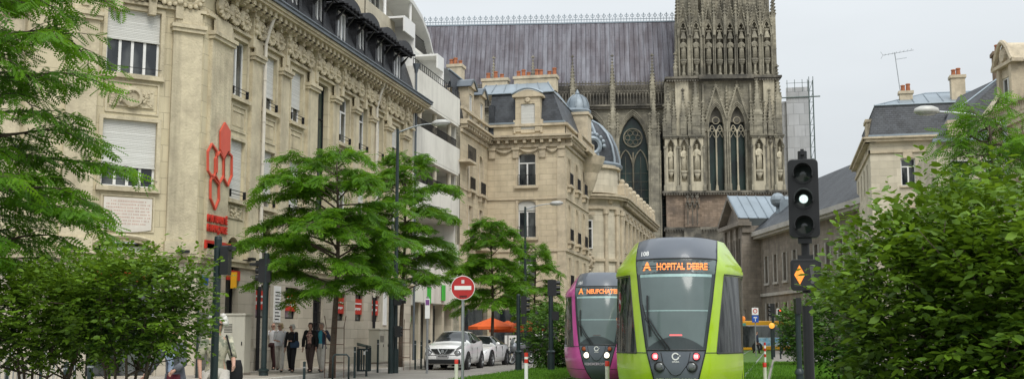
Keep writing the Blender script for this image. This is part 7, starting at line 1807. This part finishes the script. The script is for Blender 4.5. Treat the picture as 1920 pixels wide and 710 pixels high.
def motorbike():
    a = onG(956, 683); root = empty('motorcycle', (a[0], a[1] + .3, 0), R(-28), 'silver grey motorcycle parked with its front wheel turned toward the camera', 'motorcycle')
    for y, nm in ((0, 'wheel'), (1.45, 'wheel')):
        m = MB(); m.lathe([(.25, -.05), (.30, -.06), (.315, 0), (.30, .06), (.25, .05)], (0, y, .315), 24, 'x', cap=False); w_ = m.build(nm, BLACKP, root, smooth=True)
        m = MB(); m.lathe([(.25, -.04), (.25, .04), (.225, .03), (.225, -.03), (.25, -.04)], (0, y, .315), 20, 'x', cap=False)
        for k in range(6): b = k * PI / 3; m.tube([(0, y, .315), (0, y + .24 * math.cos(b), .315 + .24 * math.sin(b))], .018, 4)
        m.lathe([(.12, -.055), (.14, -.055), (.14, -.05), (.12, -.05)], (0, y, .315), 16, 'x', cap=False); m.build('rim', GREYPOLE, w_)
    S_ = mat('bike_silver', (.32, .34, .36), .3, .5)
    for s in (-1, 1): m = MB(); m.tube([(s * .09, 0, .315), (s * .09, .18, .75), (s * .09, .3, 1.0)], .025, 6); m.build('fork', S_, root)
    m = MB(); m.tube([(-.33, .42, 1.06), (-.12, .28, 1.05), (.12, .28, 1.05), (.33, .42, 1.06)], .016, 6); m.build('handlebar', BLACKP, root)
    for s in (-1, 1): m = MB(); m.tube([(s * .3, .4, 1.06), (s * .34, .34, 1.2)], .008, 4); m.sph((s * .34, .33, 1.23), .06, 8, 5, sy=.4, sz=.7); m.build('mirror', BLACKP, root)
    m = MB(); m.ring([[(x * w_, y, z + zz) for x, zz in ((-1, 0), (-.8, .12), (0, .17), (.8, .12), (1, 0), (.6, -.15), (-.6, -.15))] for y, z, w_ in ((.25, .86, .12), (.4, .88, .19), (.75, .88, .2), (.95, .82, .13))]); m.build('tank', S_, root, smooth=True)
    m = MB(); m.ring([[(x * w_, y, z + zz) for x, zz in ((-1, 0), (-.7, .06), (.7, .06), (1, 0), (.7, -.06), (-.7, -.06))] for y, z, w_ in ((.9, .82, .1), (1.2, .80, .14), (1.55, .87, .12), (1.85, .93, .07))]); m.build('seat', BLACKP, root, smooth=True)
    m = MB(); m.box(-.17, .17, .45, 1.0, .28, .72); m.tube([(-.2, .6, .5), (-.2, 1.1, .35), (-.2, 1.8, .5)], [.035, .045, .06], 8); m.build('engine', mat('engine_grey', (.09, .09, .095), .4, .6), root, bevel=.03)
    m = MB(); m.ring([[(x * w_, y, z) for x, z in ((-1, 0.62), (-1.1, .85), (-.6, 1.05), (.6, 1.05), (1.1, .85), (1, .62))] for y, w_ in ((-.02, .08), (.12, .17), (.35, .2))]); m.build('fairing', S_, root, smooth=True)
    m = MB(); m.add([(-.13, .02, 1.03), (.13, .02, 1.03), (.10, .2, 1.28), (-.10, .2, 1.28)], [(0, 1, 2, 3)]); m.build('windscreen', mat('clear_screen', (.4, .42, .44), .1, spec=.7), root)
    m = MB(); m.sph((0, -.03, .88), .08, 10, 6, sy=.5); m.build('headlight', GL, root)
    m = MB(); m.tube([(-.02, -.3, .45), (-.02, 0, .67), (-.02, .25, .6)], .05, 6, .4); m.build('mudguard', S_, root)
motorbike()

def bus():
    a = onG(1412, 655); root = empty('bus', (-4.6, 111, -.2), R(3), 'yellow roofed city bus with dark windows and advert panels far down the street', 'bus')
    L, H = 12.0, 2.95
    m = MB(); m.box(0, L, 0, 2.5, .25, 2.72); m.build('body', WHITES, root, bevel=.1)
    m = MB(); m.box(-.02, L + .02, -.02, 2.52, 2.5, H); m.box(-.03, L + .03, -.03, 2.53, .22, .62); m.build('yellow_trim', YELLOW, root, bevel=.08)
    m = MB(); m.box(.15, L - .15, -.035, -.005, 1.42, 2.48); m.build('window_band', GLASS, root)
    for x in (1.2, 5.6, 9.4): m = MB(); m.box(x, x + 1.2, -.045, -.036, .5, 2.4); d_ = m.build('door', GLASS, root); m = MB(); m.box(x + .58, x + .62, -.05, -.045, .5, 2.4); m.build('door_seal', BLACKP, d_)
    m = MB(); m.box(2.5, 5.5, -.04, -.006, .68, 1.38); ad = m.build('advert_panel', mat('advert_blue', (.25, .5, .75), .5, var=.5, vs=4, dirt=(.8, .8, .8), ds=1.5, dk=.9), root)
    m = MB(); m.box(6.9, 9.3, -.04, -.006, .68, 1.38); m.build('advert_panel', ad.data.materials[0], root)
    for x in (2.6, 9.9):
        m = MB(); m.lathe([(.01, -.06), (.5, -.06), (.5, .3), (.01, .3)], (x, 0, .48), 18, 'y'); w_ = m.build('wheel', BLACKP, root); m = MB(); m.lathe([(.01, -.08), (.26, -.07)], (x, 0, .48), 14, 'y', cap=False); m.build('rim', GREYPOLE, w_)
    m = MB(); m.box(.4, 1.6, -.05, -.03, 2.52, 2.75); m.build('route_display', mat('bus_display', (.1, .35, .3), .5), root)
bus()
# ================================================================== people
SKIN = mat('skin', (.50, .29, .21), .6, var=.08, vs=6)
def cloth(name, col, var=.12, vs=8, **k): return mat(name, col, .85, var=var, vs=vs, bump=.004, bs=20, **k)
def person(loc, rz, label, H=1.7, top=None, trousers=None, hair=None, shoes=None, stride=.25, arms=((.1, .1, .0), (.1, .1, 0)), jacket=None, skirt=False, hairlen=0, head_turn=0, lean=0, bag=None, female=False, longc=False, glasses=False, vol=1.0, cat='person', shorts=False, sleeve=1.0, group='people walking past the corner building'):
    """faces -y. arms: per side (swing forward, elbow bend, spread)"""
    root = empty('person', loc, rz, label, cat, group)
    k = H / 1.75; sh = .185 if not female else .165
    hip = .09 if not female else .095
    J = {}
    def P(x, y, z): return Vector((x * k, y * k, z * k))
    J['pel'] = P(0, 0, .97); J['sp'] = P(0, -.01 - lean * .3, 1.15); J['ch'] = P(0, -.01 - lean * .7, 1.36); J['nk'] = P(0, -.01 - lean, 1.49); J['hd'] = P(0, -.03 - lean * 1.1, 1.60)
    for s, nm in ((-1, 'l'), (1, 'r')):
        st = stride * s
        J['hp' + nm] = P(s * hip, 0, .92); J['kn' + nm] = P(s * hip * 1.05, -st * .45 - .03, .50); 
        J['an' + nm] = P(s * hip * 1.05, -st * .9 + (.06 if st < 0 else 0), .09 + (.05 if st < -.05 else 0)); J['to' + nm] = J['an' + nm] + P(s * .02, -.15, -.055)
        sw, eb, spd = arms[0 if s < 0 else 1]
        J['sh' + nm] = P(s * sh, -.01 - lean * .8, 1.42); J['el' + nm] = J['sh' + nm] + P(s * (.05 + spd), -.27 * math.sin(sw), -.28 * math.cos(sw))
        J['wr' + nm] = J['el' + nm] + P(s * (spd * .3 - .02 - .12 * (eb > .9)), -.25 * math.sin(sw + eb), -.25 * math.cos(sw + eb)); J['ha' + nm] = J['wr' + nm] + (J['wr' + nm] - J['el' + nm]).normalized() * .08 * k
    # body: one skinned surface
    V = []; E_ = []; Rr = []
    def v(p, r): V.append(tuple(p)); Rr.append(r * k); return len(V) - 1
    def e(a, b): E_.append((a, b))
    pel = v(J['pel'], .13); sp = v(J['sp'], .12); ch = v(J['ch'], .13); nk = v(J['nk'], .055); nk2 = v(J['nk'] + P(0, -.01, .05), .05); hd = v(J['hd'] + P(0, 0, .02), .085); ht = v(J['hd'] + P(0, .01, .10), .085)
    for a, b in ((pel, sp), (sp, ch), (ch, nk), (nk, nk2), (nk2, hd), (hd, ht)): e(a, b)
    for nm, s in (('l', -1), ('r', 1)):
        a = v(J['hp' + nm], .085); b = v(J['kn' + nm], .055); c = v(J['an' + nm], .038); d = v(J['to' + nm], .035); e(pel, a); e(a, b); e(b, c); e(c, d)
        a = v(J['sh' + nm], .055); b = v(J['el' + nm], .038); c = v(J['wr' + nm], .026); d = v(J['ha' + nm], .03); e(ch, a); e(a, b); e(b, c); e(c, d)
        dr = (J['ha' + nm] - J['wr' + nm]).normalized(); sd = Vector((0, 1, 0)).cross(dr).normalized() if abs(dr.y) < .9 else Vector((1, 0, 0)); fw = dr.cross(sd).normalized()
        for i, q in enumerate((-.028, -.010, .010, .027)):
            Lf = (.070, .080, .075, .058)[i] * k; f1 = v(J['ha' + nm] + fw * q * k + dr * .03 * k, .0095); f2 = v(J['ha' + nm] + fw * q * 1.1 * k + dr * (.03 * k + Lf * .5) + sd * -.01 * s, .009); f3 = v(J['ha' + nm] + fw * q * k + dr * (.03 * k + Lf) + sd * -.028 * s, .0075); e(d, f1); e(f1, f2); e(f2, f3)
        t1 = v(J['wr' + nm] + dr * .04 * k - fw * .035 * k, .011); t2 = v(J['wr' + nm] + dr * .085 * k - fw * .05 * k, .009); e(d, t1); e(t1, t2)
    me = bpy.data.meshes.new('body'); me.from_pydata(V, E_, []); me.materials.append(SKIN); o = bpy.data.objects.new('body', me); COL.objects.link(o); o.parent = root
    md = o.modifiers.new('skin', 'SKIN'); lay = me.skin_vertices[0] if me.skin_vertices else None
    if lay:
        for i, r in enumerate(Rr): lay.data[i].radius = (r, r * .8 if i in (0, 1, 2) else r)
        lay.data[0].use_root = True
    md.use_smooth_shade = True; ss = o.modifiers.new('sub', 'SUBSURF'); ss.levels = 1; ss.render_levels = 1
    # face: eyes, nose, mouth, ears as details
    hc = J['hd'] + P(0, 0, .045); FM = Matrix.Translation(hc) @ Matrix.Rotation(head_turn, 4, 'Z')
    m = MB(); m.M = FM; m.sph((0, 0, 0), .094 * k, 14, 10, sx=.82, sy=1.0, sz=1.22); m.sph((0, -.088 * k, -.012 * k), .019 * k, 6, 5, sz=1.5)
    for s in (-1, 1): m.sph((s * .078 * k, .01, -.01 * k), .022 * k, 6, 5, sx=.4, sz=1.4)
    m.sph((0, -.045 * k, -.075 * k), .045 * k, 8, 6)
    m.build('face', SKIN, root, smooth=True)
    m = MB(); m.M = FM
    for s in (-1, 1): m.sph((s * .03 * k, -.085 * k, .012 * k), .010 * k, 6, 4)
    m.box(-.022 * k, .022 * k, -.0925 * k, -.08 * k, -.053 * k, -.046 * k)
    if glasses:
        for s in (-1, 1): m.sph((s * .034 * k, -.085 * k, .012 * k), .026 * k, 8, 5, sy=.4)
        m.box(-.08 * k, .08 * k, -.09 * k, -.0 * k, .014 * k, .02 * k)
    m.build('eyes_and_mouth', BLACKP, root)
    m = MB(); m.M = FM; r_ = random.Random(len(label) * 7)
    if hair is not None:
        m.lathe([(.001, .128 * k), (.05 * k, .122 * k), (.086 * k, .085 * k), (.098 * k, .03 * k), (.094 * k, -.03 * k - hairlen * .5), (.06 * k, -.07 * k - hairlen)], (0, .018 * k, 0), 14, a0=R(-32), a1=R(212), sx=.92)
        m.lathe([(.001, .126 * k), (.05 * k, .120 * k), (.084 * k, .085 * k), (.088 * k, .062 * k)], (0, .004 * k, .004), 14, sx=.92)
        for q in range(26 if hairlen > 0 else 12):
            a = r_.uniform(-.5, 3.64); zz = r_.uniform(-.03, .11); rr_ = .09 * math.sqrt(max(.1, 1 - (zz / .13) ** 2)); m.sph((rr_ * vol * k * math.cos(a), .016 + rr_ * vol * k * math.sin(a), zz * k * vol), (.032 if hairlen > 0 else .02) * k * vol, 6, 4)
        m.build('hair', hair, root, smooth=True)
    # clothing
    def ell(c, rx, ry, n=14): return [(c.x + rx * k * math.cos(2 * PI * i / n), c.y + ry * k * math.sin(2 * PI * i / n), c.z) for i in range(n)]
    bust = .02 if female else 0
    def torso(m, zb, ex=0, open_=False):
        w0 = .155 if not female else .165; w1 = .15 if not female else .13
        rings = [ell(P(0, 0, zb), w0 + ex + .01, .115 + ex), ell(P(0, 0, .98), w0 + ex, .115 + ex), ell(J['sp'], w1 + ex, .10 + ex), ell(P(0, -.01 - bust - lean * .6, 1.3), .17 + ex, .12 + bust + ex), ell(J['ch'] + P(0, 0, .04), .175 + ex, .105 + ex), ell(P(0, -.01 - lean * .85, 1.455), .12 + ex, .08 + ex), ell(P(0, -.01 - lean, 1.50), .062 + ex * .5, .06 + ex * .5)]
        m.ring(rings)
    def sleeves(m, frac=1.0, ex=0):
        for nm in 'lr':
            S, E2, W_ = J['sh' + nm], J['el' + nm], J['wr' + nm]
            pts = [S + P(0, 0, .01), S.lerp(E2, .5), E2]; rs_ = [.072 + ex, .062 + ex, .055 + ex]
            if frac > .5: pts += [E2.lerp(W_, .5), E2.lerp(W_, .95)]; rs_ += [.05 + ex, .045 + ex]
            m.tube(pts, [r * k for r in rs_], 10); m.sph(tuple(S), .078 * k + ex, 8, 6)
    m = MB(); torso(m, .93 if jacket is None else .97); 
    if jacket is None: sleeves(m, sleeve)
    m.build('shirt', top, root, smooth=True)
    if jacket is not None:
        m = MB(); jl = .55 if longc else .84
        # open-fronted jacket: rings without the front slice
        def arc(c, rx, ry, a0=-62, a1=242, n=16): return [(c.x + rx * k * math.cos(R(a0 + (a1 - a0) * i / n)), c.y + ry * k * math.sin(R(a0 + (a1 - a0) * i / n)), c.z) for i in range(n + 1)]
        rr = [arc(P(0, .01, jl), .20 + .06 * longc, .16 + .05 * longc), arc(P(0, .005, .98), .185, .14), arc(J['sp'], .17, .13), arc(P(0, -.01 - lean * .6, 1.3), .19, .14), arc(J['ch'] + P(0, 0, .04), .195, .125), arc(P(0, -.01 - lean * .85, 1.46), .13, .095), arc(P(0, 0 - lean, 1.505), .08, .07)]
        m.ring(rr, cap=False, close=False); sleeves(m, 1, .012); jo = m.build('jacket', jacket, root, smooth=True); so_ = jo.modifiers.new('thick', 'SOLIDIFY'); so_.thickness = .012
    m = MB(); zt_ = P(0, 0, 1.0)
    m.ring([ell(P(0, 0, .86), .17, .125), ell(P(0, 0, .95), .168, .125), ell(P(0, 0, 1.02), .15, .115)])
    for nm in 'lr':
        a, b, c = J['hp' + nm], J['kn' + nm], J['an' + nm]
        if shorts: m.tube([a + P(0, 0, .05), a.lerp(b, .5), b + P(0, 0, -.05)], [.105 * k, .10 * k, .095 * k], 12)
        else: m.tube([a + P(0, 0, .05), a.lerp(b, .5), b, b.lerp(c, .5), c + P(0, 0, -.03)], [.105 * k, .098 * k, .08 * k, .072 * k, .07 * k], 12)
    m.build('shorts' if shorts else 'trousers', trousers, root, smooth=True)
    for nm, s in (('l', -1), ('r', 1)):
        m = MB(); a, t_ = J['an' + nm], J['to' + nm]; 
        m.ring([[(a.x + x * k * w_, y_, a.z - .085 * k + z * k) for x, z in ((-.04, 0), (-.045, .03), (-.03, h_), (.03, h_), (.045, .03), (.04, 0))] for y_, w_, h_ in ((a.y + .07 * k, .7, .06), (a.y + .02 * k, .9, .10), (a.y - .06 * k, 1.0, .08), (a.y - .14 * k, 1.05, .055), (a.y - .20 * k, .6, .035))]); m.build('shoe', shoes or BLACKP, root, smooth=True)
    if bag:
        x, y, z, w_, h_, mt, strap = bag; br = empty('shoulder_bag', (0, 0, 0), 0); bpy.data.objects.remove(br)
        m = MB(); m.ring([[(x * k + a * w_ * q, y * k + b_ * .07, z * k + c_) for a, b_ in ((-.5, -1), (.5, -1), (.55, 0), (.5, 1), (-.5, 1), (-.55, 0))] for q, c_ in ((.85, -h_ / 2), (1.0, -h_ * .2), (.95, h_ * .2), (.75, h_ / 2))])
        bo_ = m.build('bag', mt, root, smooth=True)
        if strap: m = MB(); sx = -1 if strap < 0 else 1; m.tube([(x * k, y * k, z * k + h_ * .4), (x * k * .6 + sx * .05, -.16 * k, 1.2 * k), (sx * .13 * k, -.08 * k, 1.5 * k), (sx * .14 * k, .1 * k, 1.45 * k), (x * k, y * k + .1, z * k + h_ * .4)], .011, 4); m.build('strap', mt, bo_)
    return root
GREYH = mat('white_hair', (.62, .60, .56), .8, var=.15, vs=20); BLOND = mat('blond_hair', (.50, .38, .22), .7, var=.2, vs=20); DARKH = mat('dark_brown_hair', (.035, .02, .015), .6, var=.3, vs=20)
BLK = cloth('black_cloth', (.012, .012, .014)); OFFW = cloth('off_white_cloth', (.55, .52, .47)); WHT = cloth('white_cloth', (.68, .68, .70)); TEAL = cloth('light_blue_cloth', (.20, .38, .44)); TURQ = cloth('turquoise_cloth', (.05, .30, .38))
FLORAL = cloth('floral_cloth', (.50, .32, .26), .5, 26, dirt=(.12, .03, .04), ds=14, dk=.9, dlo=.5, dhi=.55); FLORAL2 = cloth('green_floral_cloth', (.42, .40, .30), .4, 14, dirt=(.14, .16, .12), ds=9, dk=.8, dlo=.48, dhi=.56); BROWN = cloth('brown_trousers', (.075, .05, .045)); NAVYJ = cloth('navy_jacket', (.035, .045, .08)); GREYC = cloth('grey_striped_coat', (.12, .13, .15), .3, 10); PALEB = cloth('pale_blue_shirt', (.42, .52, .68), .2, 10)
PZ = .11
def pp(px, y, Y=None): a = onG(px, y, PZ); return (a[0], a[1], PZ)
person(pp(511, 692), .15, 'older man in white shirt and dark trousers, half hidden behind the signal pole', 1.74, WHT, cloth('dark_red_trousers', (.05, .02, .022)), None, BLACKP, .2, ((.15, .2, .06), (.15, .3, .02)), glasses=True)
person(pp(524, 696), .35, 'blond woman in light blue vest and pale trousers carrying a white jacket', 1.70, WHT, OFFW, BLOND, BLACKP, .42, ((.2, 1.3, .0), (-.1, .5, .02)), jacket=None, hairlen=.02, female=True, head_turn=-.8, glasses=True, bag=(-.05, -.17, 1.04, .26, .2, WHT, 0), sleeve=.4)
person(pp(546, 697), .1, 'woman dressed in black with white hair and a blue shoulder bag', 1.66, BLK, BLK, GREYH, BLACKP, .18, ((.1, .2, .02), (.2, 1.4, .0)), hairlen=.02, female=True, head_turn=-.6, glasses=True, bag=(.16, -.14, 1.03, .30, .24, cloth('blue_bag', (.03, .06, .11)), 1))
person(pp(581, 697), .0, 'dark haired woman in a black jacket over a floral top', 1.72, FLORAL, BROWN, DARKH, BLACKP, .22, ((.0, .15, .05), (.1, .1, .05)), jacket=BLK, female=True, hairlen=.0)
person(pp(602, 697), -.1, 'balding man in a turquoise shirt and blue waistcoat raising his hand', 1.72, TURQ, OFFW, mat('thin_grey_hair', (.3, .25, .22), .8), BLACKP, .12, ((.1, .3, .02), (.3, 2.2, .16)), jacket=NAVYJ, head_turn=.2)
# two nearer walkers cut by the frame
a = pos(407, 16.0); person((a[0], a[1], .0), .55, 'white haired woman in a patterned blouse walking behind the near signal pole', 1.64, FLORAL2, OFFW, GREYH, BLACKP, .3, ((.2, .3, .03), (.4, .8, .02)), hairlen=.04, female=True, vol=1.35, head_turn=-.2, bag=(.26, .1, .95, .24, .34, BLK, 1), sleeve=.4, glasses=True)
a = pos(331, 17.5); person((a[0], a[1], -.0), -.2, 'walker in a grey striped open coat and pale blue shirt below the left bush', 1.50, PALEB, cloth('grey_trousers', (.1, .1, .12)), mat('ginger_hair', (.25, .12, .07), .7), BLACKP, .25, ((.3, .5, .12), (.2, .9, .05)), jacket=GREYC, longc=True, female=True, bag=(.14, -.2, .80, .16, .28, cloth('dark_red_bag', (.10, .01, .02)), 0), lean=.05)
a = onG(1414, 662); person((a[0] + .2, 92, 0), 1.2, 'small distant walker in dark blue beside the yellow bus', 1.7, NAVYJ, BLK, DARKH, BLACKP, .2, group='distant walkers near the bus')
a = pos(1470, 88); person((a[0], a[1], 0), -1.2, 'small distant walker in black in front of the bus rear', 1.7, BLK, BLK, DARKH, BLACKP, .3, group='distant walkers near the bus')
# ================================================================== camera, light, render settings
cam = bpy.data.cameras.new('camera'); cam.sensor_width = 36; cam.lens = 36 * F / 1920; cam.clip_end = 5000; cam.clip_start = .2
co = bpy.data.objects.new('camera', cam); COL.objects.link(co); co.location = (0, 0, EYE)
co.rotation_euler = (R(90) + TILT, 0, YAW); SC.camera = co
SUN_AZ, SUN_EL = 148, 50       # degrees: direction the light comes from, clockwise from +Y
sun = bpy.data.lights.new('sun', 'SUN'); sun.energy = 2.0; sun.angle = R(30); sun.color = (1, .965, .90)
so = bpy.data.objects.new('sun', sun); COL.objects.link(so)
az, el = R(SUN_AZ), R(SUN_EL)
dv = Vector((math.sin(az) * math.cos(el), math.cos(az) * math.cos(el), math.sin(el)))
so.rotation_euler = dv.to_track_quat('Z', 'Y').to_euler(); so.location = dv * 60
w = bpy.data.worlds.new('World'); SC.world = w; w.use_nodes = True; nt = w.node_tree; nt.nodes.clear()
out = nt.nodes.new('ShaderNodeOutputWorld'); bg = nt.nodes.new('ShaderNodeBackground'); nt.links.new(bg.outputs[0], out.inputs[0])
sky = nt.nodes.new('ShaderNodeTexSky'); sky.sky_type = 'NISHITA'; sky.sun_disc = False; sky.sun_elevation = el; sky.sun_rotation = az; sky.air_density = 1.0; sky.dust_density = 4
tc = nt.nodes.new('ShaderNodeTexCoord'); sp = nt.nodes.new('ShaderNodeSeparateXYZ'); nt.links.new(tc.outputs['Generated'], sp.inputs[0])
gr = nd(nt, 'ShaderNodeMapRange', i_1=0.0, i_2=1.0, i_3=.97, i_4=2.6); nt.links.new(sp.outputs[2], gr.inputs[0])
mp = nd(nt, 'ShaderNodeMapping'); mp.inputs['Scale'].default_value = (1.2, 1.2, 4.5); nt.links.new(tc.outputs['Generated'], mp.inputs[0])
nz = nd(nt, 'ShaderNodeTexNoise', i_Scale=1.5, i_Detail=5, i_Roughness=.5); nt.links.new(mp.outputs[0], nz.inputs['Vector'])
cl = nd(nt, 'ShaderNodeMapRange', i_1=.3, i_2=.7, i_3=.90, i_4=1.05); nt.links.new(nz.outputs[0], cl.inputs[0])
mm = nd(nt, 'ShaderNodeMath', operation='MULTIPLY'); nt.links.new(gr.outputs[0], mm.inputs[0]); nt.links.new(cl.outputs[0], mm.inputs[1])
cc = nd(nt, 'ShaderNodeVectorMath', operation='SCALE'); cc.inputs[0].default_value = (6.15, 6.5, 6.75); nt.links.new(mm.outputs[0], cc.inputs['Scale'])
skyc = mixc(nt, .94, sky.outputs[0], cc.outputs[0]); nt.links.new(skyc, bg.inputs[0]); bg.inputs[1].default_value = .1
SC.view_settings.view_transform = 'Standard'; SC.view_settings.look = 'None'; SC.view_settings.exposure = 0
SC.render.engine = 'CYCLES'; SC.cycles.max_bounces = 6; SC.cycles.diffuse_bounces = 3; SC.cycles.glossy_bounces = 3; SC.cycles.transmission_bounces = 4; SC.cycles.transparent_max_bounces = 6
SC.cycles.use_denoising = True
